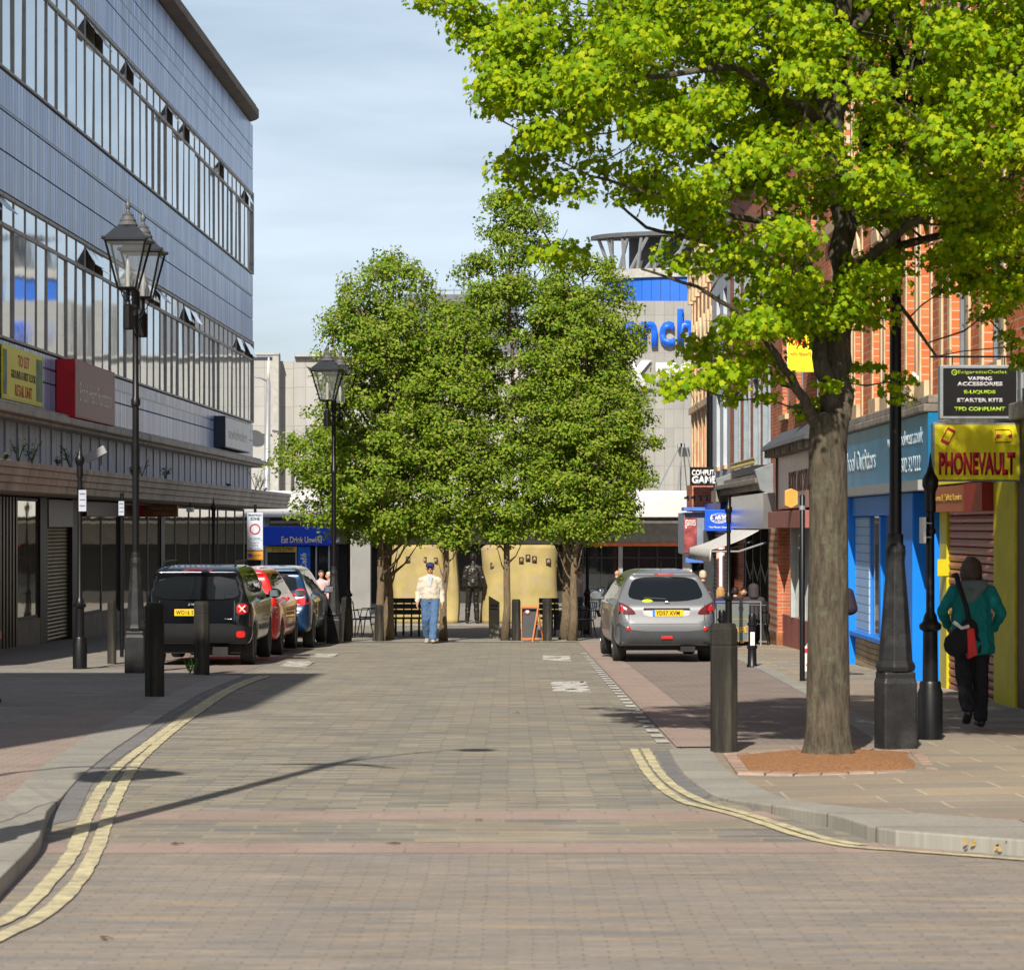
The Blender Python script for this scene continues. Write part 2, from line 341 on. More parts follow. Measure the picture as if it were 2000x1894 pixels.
# kerb curves read on the ground
def gp(lst, sx=2.912, ox=0, oy=1250): return [G(ox+x/sx, oy+y/sx) for x, y in lst]
Lk = gp([(-900,3100), (-330,1800), (0,1460), (110,1340), (200,1250), (240,1180), (262,1040), (380,870), (450,790), (640,630), (780,540), (920,440), (1040,370), (1130,310), (1390,205)])
Lb = gp([(-1500,2300), (-700,1300), (-320,1090), (-180,1040), (-90,1000), (0,950), (55,895), (150,800), (230,735), (400,620), (560,510), (700,440), (830,380), (930,325), (1235,205)])
Lk = [Vector((-22, 8.4, 0)), Vector((-9, 8.9, 0))]+[p for p in Lk if p.y > 9.6]
Lb = [Vector((-22, 9.3, 0)), Vector((-9, 9.9, 0))]+[p for p in Lb if p.y > 10.8]
def hL(p):                                                            # the kerb stands up near the corner and drops flush along the street
    y = p[1]; t = max(0, min(1, (18.6-y)/2.6)); return 0.010+0.075*t*t*(3-2*t)
def refine(poly, n=4):
    out = []
    for a, c in zip(poly, poly[1:]):
        for i in range(n): out.append(a.lerp(c, i/n))
    return out+[poly[-1]]
def smooth(poly, it=2):
    for _ in range(it):
        q = [poly[0]]
        for a, c in zip(poly, poly[1:]): q += [a.lerp(c, .25), a.lerp(c, .75)]
        poly = q+[poly[-1]]
    return poly
def kerb(name, A, Bq, mat, h):                                        # ribbon between two curves, with an upright front face
    mb = MB(); b = mb.b; n = 60
    def res(pl):
        ds = [0]
        for p, q in zip(pl, pl[1:]): ds.append(ds[-1]+(q-p).length)
        o = []
        for i in range(n+1):
            t = ds[-1]*i/n; k = max(j for j in range(len(ds)) if ds[j] <= t+1e-9); k = min(k, len(pl)-2)
            o.append(pl[k].lerp(pl[k+1], (t-ds[k])/max(1e-6, ds[k+1]-ds[k])))
        return o
    A = res(A); Bq = res(Bq); ra, rb, rc = [], [], []
    for p, q in zip(A, Bq):
        ra.append(b.verts.new((p.x, p.y, gz(p.y)-0.02))); rb.append(b.verts.new((p.x, p.y, gz(p.y)+h(p)+0.006))); rc.append(b.verts.new((q.x, q.y, gz(q.y)+h(q)+0.006)))
    for i in range(n): b.faces.new((ra[i], ra[i+1], rb[i+1], rb[i])); b.faces.new((rb[i], rb[i+1], rc[i+1], rc[i]))
    return tag(ob(name, mb, mat, bevel=0.012), kind='structure'), A, Bq
_, A, B2 = kerb('kerb', smooth(Lk), smooth(Lb), kerbm, hL)
pl = [(p.x, p.y) for p in B2]
sheet('pavement', pl[:int(len(pl)*0.999)]+[(-5.0, 41.8), (-6.7, 43.0), (-6.7, 59.4), (-14, 59.4), (-22, 40), (-30, 9.3)], paving, hL, thick=0.06)
ph = [G(x, y) for x, y in ((-60,1432), (60,1420), (150,1392), (262,1386), (140,1500), (40,1560), (-80,1600), (-160,1560))]
sheet('pink_paving', [(p.x, p.y) for p in ph], redpave, lambda p: hL(p)+0.004)
# gutter strip of dark setts outside the kerb
gA = gp([(262,1060), (380,870), (450,790), (640,630), (780,540), (920,440), (1040,370), (1130,310), (1390,205)])
gB = gp([(430,1020), (510,840), (560,770), (715,645), (850,560), (960,450), (1100,370), (1180,310), (1420,205)])
sheet('gutter', [(p.x, p.y) for p in smooth(gA)]+[(p.x, p.y) for p in smooth(gB)[::-1]], gutter, 0.004)
def line(pts, wd, mat, name='yellow_line', h=0.008, wob=0.006):
    pts = smooth(pts, 2); mb = MB(); b = mb.b; prev = None
    fine = []
    for a, c in zip(pts, pts[1:]):
        k = max(1, int((c-a).length/0.12)); fine += [a.lerp(c, i/k) for i in range(k)]
    fine.append(pts[-1]); n = len(fine)
    for i, p in enumerate(fine):
        d = fine[min(i+1, n-1)]-fine[max(i-1, 0)]; d.z = 0; d.normalize(); nn = Vector((-d.y, d.x, 0))
        a = p+nn*(wd/2+random.uniform(-wob, wob)); c = p-nn*(wd/2+random.uniform(-wob, wob))
        cur = (b.verts.new((a.x, a.y, gz(a.y)+h)), b.verts.new((c.x, c.y, gz(c.y)+h)))
        if prev: b.faces.new((prev[0], prev[1], cur[1], cur[0]))
        prev = cur
    return tag(ob(name, mb, mat), kind='structure')
line(gp([(-330,1760), (0,1612), (130,1545), (290,1370), (400,1240), (455,1120), (495,990), (575,850), (650,740), (760,650), (900,545), (1100,400), (1250,300), (1400,230), (1490,205)]), 0.085, yellowline)
line(gp([(-330,1840), (0,1695), (200,1600), (370,1470), (500,1300), (570,1150), (618,990), (690,840), (755,725), (850,630), (1000,500), (1150,395), (1290,300), (1420,238), (1530,205)]), 0.085, yellowline)
g2 = lambda l: gp(l, 2.476, 1200, 1380)
line(g2([(92,205), (150,310), (240,410), (340,466), (400,482), (550,515), (700,560), (850,615), (1000,655), (1150,682), (1400,699), (1981,744), (2600,790)]), 0.075, yellowline)
line(g2([(150,205), (205,310), (290,390), (380,441), (470,476), (640,520), (800,570), (950,620), (1080,655), (1200,672)]), 0.075, yellowline)
Rk = g2([(262,213), (320,320), (430,410), (520,455), (700,500), (850,545), (1080,592), (1270,665), (1500,684), (1981,722), (3200,810)])
Rb = g2([(470,213), (500,270), (560,330), (700,400), (870,480), (1080,527), (1240,556), (1400,577), (1650,598), (1981,622), (3200,700)])
def hR(p): return hL(p)
_, A, B2 = kerb('kerb', smooth(Rk), smooth(Rb), kerbm, hR)
ga = g2([(190,210), (260,330), (350,420), (430,445)]); gb = g2([(258,215), (316,320), (400,395), (470,430)])
sheet('gutter', [(p.x, p.y) for p in ga]+[(p.x, p.y) for p in gb[::-1]], gutter, 0.004)
sheet('pavement', [(p.x, p.y) for p in B2]+[(16, 16), (16, 59.4), (4.15, 59.4), (3.95, 42), (3.72, 33), (3.35, 24.0), (2.0, 23.72)], york, hR, thick=0.06)
kerb('kerb', [Vector((3.33, 24.0, 0)), Vector((3.70, 33, 0)), Vector((3.93, 42, 0)), Vector((4.13, 59.3, 0))], [Vector((3.55, 24.0, 0)), Vector((3.92, 33, 0)), Vector((4.15, 42, 0)), Vector((4.35, 59.3, 0))], kerbm, lambda p: 0.014)
sheet('square', strip(-60, 60, 59.404, 150), paving, 0.0)
sheet('kerb_band', strip(-6.6, 4.3, 59.1, 59.75), bricks('pale_band', 'xy', (0.36,0.33,0.28), (0.32,0.30,0.26), (0.2,0.18,0.15), 0.6, 0.3, 0.008), 0.012)
# white marks
mb = MB()
for i in range(34):
    y = 24.2+i*0.80
    mb.poly([(1.315, y, gz(y)+.009), (1.43, y, gz(y)+.009), (1.43, y+.42, gz(y+.42)+.009), (1.315, y+.42, gz(y+.42)+.009)])
tag(ob('dashed_white_line', mb, whiteline), kind='structure')
line([Vector((1.5, 51.9, 0)), Vector((2.6, 52.2, 0))], 0.10, whiteline, 'bay_end_line', 0.0115)
for s, x, y, wd in (('LOADING', 0.78, 35.1, 3.7), ('ONLY', 0.80, 47.4, 3.1), ('LOADING', -3.62, 44.4, 2.6), ('ONLY', -3.52, 49.4, 2.0)):
    t = text(s, 0.50, whiteline, None, (x, y, gz(y)+0.008), 'upside', 'road_lettering', wid=wd, ext=0, bold=0.10)
    t.rotation_euler = (-math.atan(SL), 0, R(90)); tag(t, kind='structure')
for x_, y_, n__ in ((1858, 1643, 7), (1925, 1650, 9)):
    mb = MB(); p = G(x_, y_)
    for k in range(n__):
        cx_, cz_ = random.uniform(-.09, .09), random.uniform(-.02, .035); r_ = random.uniform(.006, .016)
        mb.poly([(cx_+r_*1.5*math.cos(a*PI/4)*random.uniform(.6, 1.1), 0, cz_+r_*math.sin(a*PI/4)*random.uniform(.6, 1.1)) for a in range(8)])
    o = ob('lichen', mb, M('lichen_orange', (0.34,0.23,0.08), .9)); best = min(A, key=lambda q: abs(q.x-p.x)); o.location = (best.x, best.y-.016, gz(best.y)+.045); tag(o, kind='stuff')
# tree pit in the right pavement
pit = [G(x, y) for x, y in ((1438,1480), (1462,1512), (1560,1515), (1700,1513), (1808,1509), (1778,1474), (1700,1470), (1660,1466), (1560,1470))]
mb = MB(); b = mb.b; cpt = sum(pit, Vector())/len(pit)
mulch = M('bark_mulch', (0.36,0.17,0.07), 0.95, 0, 0.45, 40, 1.0)
nr = 14; prev = None
for k in range(nr+1):
    t = k/nr; ring = []
    for i in range(72):
        a = i/72*len(pit); p = pit[int(a) % len(pit)].lerp(pit[(int(a)+1) % len(pit)], a-int(a)); q = cpt.lerp(p, t)
        ring.append(b.verts.new((q.x, q.y, gz(q.y)+0.018+0.05*(1-t**3)+random.uniform(-.008, .008)*(t < 1))))
    if prev:
        for i in range(72): b.faces.new((prev[i], prev[(i+1) % 72], ring[(i+1) % 72], ring[i]))
    prev = ring
tag(ob('mulch', mb, mulch, smooth=True), kind='stuff')
mb = MB()
outer = [cpt+(p-cpt)*1.13 for p in pit]
for i in range(len(pit)):
    a0, a1, c0, c1 = pit[i], pit[(i+1) % len(pit)], outer[i], outer[(i+1) % len(pit)]
    k = max(1, int((a1-a0).length/0.17))
    for j in range(k):
        q = [a0.lerp(a1, (j+.04)/k), a0.lerp(a1, (j+.96)/k), c0.lerp(c1, (j+.96)/k), c0.lerp(c1, (j+.04)/k)]
        h = 0.03+random.uniform(-.006, .008)
        lo = [(v.x, v.y, gz(v.y)-.01) for v in q]; hi = [(v.x, v.y, gz(v.y)+h) for v in q]
        L = [mb.b.verts.new(v) for v in lo]; H = [mb.b.verts.new(v) for v in hi]
        mb.b.faces.new(H)
        for e in range(4): mb.b.faces.new((L[e], L[(e+1) % 4], H[(e+1) % 4], H[e]))
tag(ob('tree_pit_edging', mb, M('pit_setts', (0.34,0.24,0.19), 0.85, 0, 0.25, 6, 0.4)), kind='structure')

# ---------------------------------------------------------------- the long store on the left
SX, SY = -10.27, 53.4; SR = -math.atan(90/5200)
store = thing('department_store', 'long blue-grey panelled office and shop block with two bands of windows above a concrete canopy', 'building', (SX, SY, gz(SY)), SR)
def sz(z): return z-gz(SY)
U0, U1 = -13.0, 44.2; NW = 48; WM = (U1-U0-0.3)/NW
backing = dark
mb = MB(); mb.box(-14, -0.35, U0, U1, sz(-3.0), sz(16.2)); ob('core_wall', mb, M('store_core', (0.2,0.2,0.2), 0.8), store)
joint = M('joint_black', (0.02,0.02,0.022), 0.8)
mb = MB(); mb.box(-0.348, -0.05, U0, U1, sz(2.9), sz(5.33)); mb.box(-0.348, -0.05, U0, U1, sz(8.29), sz(10.76)); mb.box(-0.348, -0.05, U0, U1, sz(13.74), sz(16.3))
ob('panel_backing', mb, joint, store)
mb = MB()
def rowsof(za, zb, n):
    h = (zb-za)/n
    for i in range(n):
        mb.box(-0.049, 0.0, U0, U1, sz(za+i*h+(0.016 if i else 0)), sz(za+(i+1)*h-0.016))
rowsof(4.05, 5.32, 2); rowsof(8.32, 10.75, 3); rowsof(13.76, 16.25, 3)
# corner return of the far end
for za, zb, n in ((4.05,5.32,2), (8.32,10.75,3), (13.76,16.25,3)):
    h = (zb-za)/n
    for i in range(n): mb.box(-14, 0.0, U1+.001, U1+0.05, sz(za+i*h+.016), sz(za+(i+1)*h-.016))
ob('cladding', mb, cladding, store, bevel=0.006)
mb = MB()
for i in range(int((U1-U0)/0.62)):
    u = U0+i*0.62; mb.box(-0.30, -0.045 if i % 2 else -0.02, u+.01, u+.60, sz(2.86), sz(3.72))
ob('clerestory_panels', mb, bricks('pale_strip', 'yz', (0.42,0.45,0.55), (0.34,0.38,0.48), (0.06,0.06,0.07), 0.62, 9, 0.02, off=0, rough=0.5, var=0.2, streak=0.3), store, bevel=0.01)
mb = MB(); mb.box(-0.3, 0.55, U0, U1+.4, sz(3.78), sz(3.93)); mb.box(-0.3, 0.38, U0, U1+.25, sz(3.70), sz(3.778)); mb.box(-0.3, 0.30, U0, U1+.15, sz(3.932), sz(4.03))
ob('ledge', mb, beige, store, bevel=0.02)
# curved roof cornice
def track(zs, off, r=2.2):
    pts = [(off, U0)]+[(off, U1-r+0.45)]
    for k in range(1, 9):
        a = k/8*PI/2; pts.append((off-r+r*math.cos(a), U1-r+0.45+r*math.sin(a)))
    pts += [(-14, U1+.45)]
    return pts
mb = MB(); t = track(0, 0.42); mb.prism(t+[(-14, U0)], 'z', sz(16.30), sz(16.56)); t = track(0, 0.32); mb.prism(t+[(-14, U0)], 'z', sz(16.563), sz(16.72))
ob('roof_cornice', mb, M('cornice_brown', (0.16,0.13,0.09), 0.8, 0, 0.3, 2, 0.2), store, bevel=0.02)
mb = MB(); mb.box(-5, -2.6, 20, 24, sz(16.72), sz(19.2)); ob('roof_plant_room', mb, brickred, store)
# canopy with stepped face, curving round the far corner
def canopy(off, za, zb, r=2.4):
    pts = [(-0.3, U0), (off, U0), (off, U1-r+2.2)]
    for k in range(1, 11):
        a = k/10*PI/2; pts.append((off-r+r*math.cos(a), U1-r+2.2+r*math.sin(a)))
    pts += [(-3, U1+2.2), (-3, U1+.06), (-0.3, U1+.06)]
    return pts
mb = MB()
for k, (off, za, zb) in enumerate(((1.30, 2.20, 2.345), (1.34, 2.349, 2.48), (1.38, 2.484, 2.62), (1.42, 2.624, 2.74))):
    mb.prism(canopy(off, 0, 0), 'z', sz(za), sz(zb))
ob('canopy', mb, beige, store, bevel=0.012)
# windows: frame + two panes each
def winmesh(fl):
    H = 2.93; TL = 0.62; fr = MB(); wd = WM
    fr.box(-0.16, 0.012, 0, 0.055, 0, H)                                   # mullion
    fr.box(-0.16, 0.022, 0.0555, wd, H-TL-0.05, H-TL+0.03); fr.box(-0.16, 0.035, 0.0555, wd, H-0.07, H); fr.box(-0.16, 0.03, 0.0555, wd, 0.0, 0.05)
    pn = MB(); pn.box(-0.02, -0.003, 0.0555, wd, 0.05, H-TL-0.05)
    tl = MB(); tl.box(-0.007, 0.007, 0.0, wd-0.06, -TL+0.10, 0.0)
    return fr, pn, tl
H = 2.93
frm = M('window_frame_bronze', (0.36,0.33,0.29), 0.55, 0.2, 0.2, 2, dirt=(0.08,0.06,0.04), dirtamt=0.6)
proto = None
openset = {0: {3:28, 4:30, 9:32, 10:42, 19:30, 20:24, 24:36, 27:22, 28:40, 34:30, 33:20, 44:20, 46:25, 47:20},
           1: {10:30, 11:38, 12:28, 13:30, 14:22, 19:35, 20:30, 24:30, 30:32, 33:35, 40:38, 46:24}}
for fl, z0 in ((0, 5.34), (1, 10.78)):
    for i in range(NW):
        u = U0+0.1+i*WM
        if proto is None:
            a, p_, t_ = winmesh(0)
            w0 = ob('window', a, frm, store); pp = ob('pane', p_, wglass, w0); tt = ob('top_light', t_, wglass, w0); tt.location = (-0.015, 0.0555, H-0.07); proto = w0; w1 = w0
        else:
            w1 = proto.copy(); COL.objects.link(w1); w1.parent = store
            for ch in list(proto.children):
                c = ch.copy(); COL.objects.link(c); c.parent = w1
        w1.location = (0, u, sz(z0))
        for ch in w1.children:
            if ch.name.startswith('top_light'):
                ch.rotation_euler = (0, -R(openset[fl].get(i, 0)), 0)
            elif ch.name.startswith('pane'):
                ch.rotation_euler = (R(0), R(random.uniform(-.3, .3)), R(random.uniform(-.9, .9))); ch.location = (-.014, 0, 0)
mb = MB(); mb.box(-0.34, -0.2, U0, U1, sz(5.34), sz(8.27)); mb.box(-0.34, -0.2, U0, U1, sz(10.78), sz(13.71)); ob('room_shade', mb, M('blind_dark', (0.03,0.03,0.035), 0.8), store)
mb = MB(); mb.box(-0.2, 0.05, U1-.199, U1, sz(5.335), sz(8.31)); mb.box(-0.2, 0.05, U1-.199, U1, sz(10.77), sz(13.75)); ob('end_mullion', mb, frm, store)
# ground floor shop fronts (u = distance along the front)
def uu(x): Y = 58200/(1090-x); return (Y-SY)/math.cos(SR)
gu = lambda u: gz(SY+u)-gz(SY)
def shopglass(xa, xb, zl=None, name='shop_window', mat=sglass):
    a, c = uu(xa), uu(xb); z0 = gu((a+c)/2); rz = 0.55 if zl is None else zl
    f = MB(); f.box(-0.30, -0.14, a, a+.07, z0+rz, sz(2.16)); f.box(-0.30, -0.14, c-.07, c, z0+rz, sz(2.16)); f.box(-0.30, -0.14, a+.071, c-.071, z0+rz, z0+rz+.07); f.box(-0.30, -0.14, a+.071, c-.071, sz(2.16)-.07, sz(2.16))
    w_ = ob(name, f, dark, store); p_ = MB(); p_.box(-0.17, -0.155, a+.071, c-.071, z0+rz+.071, sz(2.16)-.071); ob('pane', p_, mat, w_)
    if zl is None:
        r = MB(); r.box(-0.33, -0.10, a, c, z0-.3, z0+rz-.001); ob('stall_riser', r, M('riser_stone', (0.17,0.145,0.11), 0.6, 0, 0.2, 2), store)
for a, c, nm in ((-60, 44, 'ribbed'), (88, 102, 'col'), (150, 168, 'col'), (242, 250, 'col'), (322, 329, 'col')):
    ua, uc = uu(a), uu(c); mb = MB(); z0 = gu((ua+uc)/2)
    if nm == 'ribbed':
        k = int((uc-ua)/0.16)
        for i in range(k): mb.box(-0.3, -0.05 if i % 2 else -0.12, ua+i*.16, ua+i*.16+.155, z0-.3, sz(2.16))
        ob('ribbed_panel', mb, M('ribbed_brown', (0.05,0.04,0.025), 0.4, 0.3, 0.3, 2), store)
    else:
        mb.box(-0.34, -0.10, ua, uc, z0-.3, sz(2.18)); ob('shop_column', mb, dark, store)
shopglass(44.5, 87.5); shopglass(168.5, 209); shopglass(209.5, 241.5)
xs_ = (250.5, 274, 299, 321.5); 
for a, c in zip(xs_, xs_[1:]): shopglass(a, c)
for a, c in ((329.5, 352), (352.5, 378), (378.5, 400), (400.5, 418), (418.5, 434), (434.5, 450), (450.5, 467), (467.5, 484)): shopglass(a, c, 0.25)
ua, uc = uu(102.5), uu(149.5); z0 = gu(ua); mb = MB()
k = int((2.16-gz(SY)-0.62-z0)/0.085)
for i in range(k):
    z = z0+i*0.085; mb.prism([(-0.26, z), (-0.215, z+.012), (-0.205, z+.045), (-0.215, z+.072), (-0.26, z+.084)], 'y', ua, uc)
ob('roller_shutter', mb, M('shutter_bronze', (0.27,0.22,0.12), 0.45, 0.35, 0.15, 2), store)
mb = MB(); mb.box(-0.33, -0.08, uu(102.5), uu(149.5), sz(2.16)-.62, sz(2.15)); mb.box(-0.12, 0.02, uu(168), uu(262), sz(2.16)-.36, sz(2.14)); ob('shop_fascia', mb, M('fascia_maroon', (0.05,0.012,0.012), 0.4), store)
mb = MB(); mb.box(-14, -0.34, U1+.051, U1+.3, sz(-3), sz(2.18)); ob('end_wall', mb, beige, store)
# signs on the store
def wallsign(name, label, xa, xb, za, zb, th, face, edge, proud=0.02):
    a, c = uu(xa), uu(xb)
    t = thing(name, label, 'sign', (SX, SY, gz(SY)), SR); cz = (sz(za)+sz(zb))/2; cu = (a+c)/2
    mb = MB(); mb.box(proud, proud+th, a, c, sz(za), sz(zb)); ob('sign_box', mb, edge, t, bevel=0.01)
    mb = MB(); mb.box(proud+th+.001, proud+th+.006, a+.04, c-.04, sz(za)+.04, sz(zb)-.04); ob('sign_face', mb, face, t)
    return t, cu, cz, proud+th+.008
yel = M('banner_yellow', (0.88,0.80,0.01), 0.5, 0, 0.06, 1.5); redink = M('ink_red', (0.62,0.03,0.02), 0.5)
t, cu, cz, xo = wallsign('letting_banner', 'yellow letting banner with red and black words fixed under the lower windows', 0, 79, 4.12, 5.22, 0.03, yel, yel)
hh = 0.24
text('TO LET', 0.24, redink, t, (xo, cu, cz+0.30), 'right', bold=0.02, wid=1.15)
text('GROUND & FIRST FLOOR', 0.17, ink, t, (xo, cu, cz+0.0), 'right', bold=0.01, wid=2.55)
text('RETAIL UNIT', 0.24, redink, t, (xo, cu, cz-0.32), 'right', bold=0.02, wid=1.75)
for a, c in ((uu(66), uu(77)), (uu(1), uu(8))): mb = MB(); mb.box(xo, xo+.004, a, c, cz-.45, cz+.45); ob('photo_strip', mb, M('photo_green', (0.05,0.14,0.05), 0.5, 0, 0.8, 3), t)
t, cu, cz, xo = wallsign('charity_shop_sign', 'projecting box sign with brown face, red end and white charity lettering', 108, 189, 3.98, 5.28, 0.42, M('sign_brown', (0.30,0.13,0.085), 0.5, 0, 0.08, 1), M('sign_red', (0.45,0.0,0.01), 0.5), 0.02)
text('British Heart Foundation', 0.42, M('sign_cream', (0.75,0.66,0.58), 0.5), t, (xo, cu, cz-0.05), 'right', bold=0.0, wid=4.2)
t, cu, cz, xo = wallsign('pale_shop_sign', 'pale box sign with grey script lettering near the far end of the store', 418, 467, 4.12, 5.15, 0.35, white, M('sign_navy', (0.02,0.03,0.05), 0.5), 0.02)
text('newbelvedere', 0.38, greymetal, t, (xo, cu, cz), 'right', bold=0.0, wid=5.2)
s = thing('shoe_shop_sign', 'brown projecting sign with orange end hanging under the canopy', 'sign', (SX, SY, gz(SY)), SR)
a = uu(262); mb = MB(); mb.box(0.25, 1.15, a, a+.16, sz(1.80), sz(2.12)); ob('sign_box', mb, M('sign_rust', (0.23,0.09,0.04), 0.5), s, bevel=0.01)
mb = MB(); mb.box(-0.1, 0.249, a, a+.16, sz(1.80), sz(2.12)); ob('sign_end', mb, M('sign_scarlet', (0.5,0.01,0.01), 0.5), s)
text('Timpson Shoe', 0.10, M('sign_gold', (0.6,0.4,0.2), 0.5), s, (0.72, a-.006, sz(2.02)), 'cam', wid=0.62); text('REPAIRS', 0.09, M('sign_gold', (0.6,0.4,0.2), 0.5), s, (0.72, a-.006, sz(1.89)), 'cam', wid=0.4)
# CCTV, junk and weeds on the canopy
leafw = M('weed_green', (0.06,0.11,0.03), 0.7, 0, 0.3, 20)
for i, x in enumerate((4, 30, 52, 102, 118, 232, 252, 290, 407, 455, 462, 473)):
    Yw = 9.0*5200/(1000-x); Xw = -8.95+0.0173*(Yw-46)+random.uniform(-.05, .02)
    mb = MB(); hh = random.choice((0.12, 0.2, 0.35, 0.5)) if x not in (455, 462) else 0.7
    for k in range(9):
        a = random.uniform(0, 2*PI); e = Vector((math.cos(a)*hh*.4, math.sin(a)*hh*.4, hh*random.uniform(.5, 1)))
        mb.tube([(0, 0, 0), e*0.5+Vector((0, 0, hh*.15)), e], [0.008, 0.006, 0.003], 4)
        for q in range(5):
            c = e*random.uniform(.4, 1); d = Vector((random.uniform(-1, 1), random.uniform(-1, 1), random.uniform(-.3, .6)))*0.09
            n_ = d.cross(Vector((0, 0, 1))).normalized()*0.025
            mb.poly([c, c+d*.5+n_, c+d, c+d*.5-n_])
    o = ob('weed', mb, leafw); o.location = (Xw, Yw, 2.72); tag(o, 'weed sprouting from the edge of the concrete canopy', 'weed', 'weeds growing on the canopy')
fl = thing('canopy_floodlight', 'grey floodlight tilted on the store canopy beside the lamp post', 'light', (P(198, 905, 52).x, 52, 2.745)); mb = MB(); mb.box(-.22, .22, -.05, .05, .16, .32, Matrix.Rotation(R(-28), 4, 'Y')); ob('lamp_head', mb, greymetal, fl, bevel=.01); mb = MB(); mb.tube([(0,0,0), (0,0,.2)], .015, 6); ob('stem', mb, dark, fl)
fl = thing('cctv_camera', 'small white security camera hanging below the canopy edge', 'camera', (P(372, 968, 72).x, 72, 2.18)); mb = MB(); mb.tube([(0,0,.02), (0,0,-.12)], .02, 6); ob('bracket', mb, dark, fl); mb = MB(); mb.box(-.09, .09, -.2, .1, -.24, -.121); ob('camera_body', mb, white, fl, bevel=.02)

# corner block standing just outside the view on the left: it throws the shade on the left pavement
cb = thing('corner_building', 'plain stone corner block beyond the left edge of the photo', 'building', (-7.6, 9, 0))
mb = MB(); mb.prism([(.75, 2.9), (.75, 13.4), (-9, 13.4), (-9, .2), (-1.4, .7)], 'z', -0.4, 14.4); ob('wall', mb, beige, cb)

# ---------------------------------------------------------------- shopping centre across the square
MY = 120.0; g0 = gz(MY)
mall = thing('shopping_centre', 'grey panelled shopping centre with white canopy, round blue banded drum and big lettering', 'building', (0, MY, g0))
def px(x, Y=MY): return (x-CX)*Y/F
def pz(y, Y=MY): return HC-(y-HY)*Y/F-g0
mb = MB(); mb.box(px(380), px(535), 0, 12, pz(1004), pz(697)); mb.box(px(535.3), px(574.5), 0.8, 12, pz(1004), pz(703)); mb.box(px(575), px(1215), 0.1, 12, pz(1004), pz(697)); ob('wall', mb, concrete, mall)
mb = MB(); mb.box(px(533), px(545), -.25, .79, pz(1004), pz(694)); mb.box(px(380), px(546), -.3, .5, pz(694)+.005, pz(690)); mb.box(px(575), px(1215), -.2, .5, pz(697)+.005, pz(693)); ob('coping', mb, M('mall_coping', (0.36,0.35,0.32), 0.7), mall)
# drum
DR = 4.1; EY = .6; dc = (px(1362), EY*DR+3.0)
def arc(mbx, r0, r1, z0, z1, a0=-178, a1=-2, n=44):
    pts = [(dc[0]+r1*math.cos(R(a0+(a1-a0)*i/n)), dc[1]+EY*r1*math.sin(R(a0+(a1-a0)*i/n))) for i in range(n+1)]
    pts += [(dc[0]+r0*math.cos(R(a0+(a1-a0)*i/n)), dc[1]+EY*r0*math.sin(R(a0+(a1-a0)*i/n))) for i in range(n, -1, -1)]
    mbx.prism(pts, 'z', z0, z1)
YD = MY+3
mb = MB(); mb.box(px(1060, YD), px(1460, YD), 3.0, 9, pz(1000, YD), pz(588, YD)); ob('drum_wall', mb, bricks('drum_cladding', 'xz', (0.30,0.295,0.275), (0.255,0.25,0.235), (0.2,0.19,0.16), 0.44, 0.87, 0.012, off=0.0, rough=0.75, bmp=0.2, var=0.1, vscale=0.8, streak=0.05), mall)
bandm = bricks('blue_band_cladding', 'xz', (0.02,0.13,0.55), (0.018,0.12,0.50), (0.01,0.04,0.2), 0.43, 9, 0.015, off=0, rough=0.5, bmp=0.2, var=0.06)
mb = MB(); arc(mb, DR-.6, DR, pz(588, YD)+.003, pz(541, YD)); ob('blue_band', mb, bandm, mall)
mb = MB(); arc(mb, DR-1, DR+.25, pz(541, YD)+.003, pz(531, YD)); arc(mb, DR-1, DR+.12, pz(531, YD)+.006, pz(523, YD)); ob('drum_cornice', mb, MATS['mall_coping'], mall)
mb = MB()
for i in range(24):
    a = R(-176+i*7.2); a2 = R(-160+(i+(.8 if i % 2 else -.8))*7.2)
    mb = MB(); mb.tube([(dc[0]+(DR-.4)*math.cos(a), dc[1]+EY*(DR-.4)*math.sin(a), pz(523, YD)), (dc[0]+(DR+.3)*math.cos(a2), dc[1]+EY*(DR+.3)*math.sin(a2), pz(462, YD))], 0.085, 6); ob('roof_strut', mb, greymetal, mall)
mb = MB(); arc(mb, DR-3, DR+.55, pz(460, YD), pz(452, YD)); arc(mb, DR-3.2, DR-1.2, pz(523, YD), pz(460, YD)-.005, -170, 0); ob('drum_roof', mb, M('roof_grey', (0.08,0.083,0.088), 0.7), mall)
lb = M('letter_blue', (0.01,0.12,0.75), 0.4, 0, 0.04, 1)
# individual letters stand on the curved wall
def curved(chars, xs, hx, ybase, col, ext, bold):
    for ch, x, (hh, ww, dy) in zip(chars, xs, hx):
        X = px(x, YD-1); dx = X-dc[0]; y = dc[1]-math.sqrt(max(1, (DR+.12)**2-dx*dx))
        t = text(ch, hh*YD/F, col, mall, (X, y-.02, pz(ybase, YD)+hh*YD/F/2-dy*YD/F), 'cam', wid=ww*YD/F, ext=ext, bold=bold, name='letter')
        t.rotation_euler = (R(90), 0, math.asin(max(-1, min(1, dx/DR))))
for ch, x, hh, ww, dy in (('e', 1230, 50, 32, 0), ('n', 1267, 50, 33, 0), ('c', 1302, 50, 30, 0), ('h', 1339, 74, 34, 0)):
    X = px(x, YD); dx = 0; y = 2.90
    for mt, ex, oy in ((white, .10, 0), (lb, .05, -.11)):
        t = text(ch, hh*YD/F, mt, mall, (X, y+oy, pz(678, YD)+hh*YD/F/2), 'cam', wid=ww*YD/F, ext=ex, bold=0.035, name='letter'); t.rotation_euler = (R(90), 0, math.asin(dx/DR)*.6)
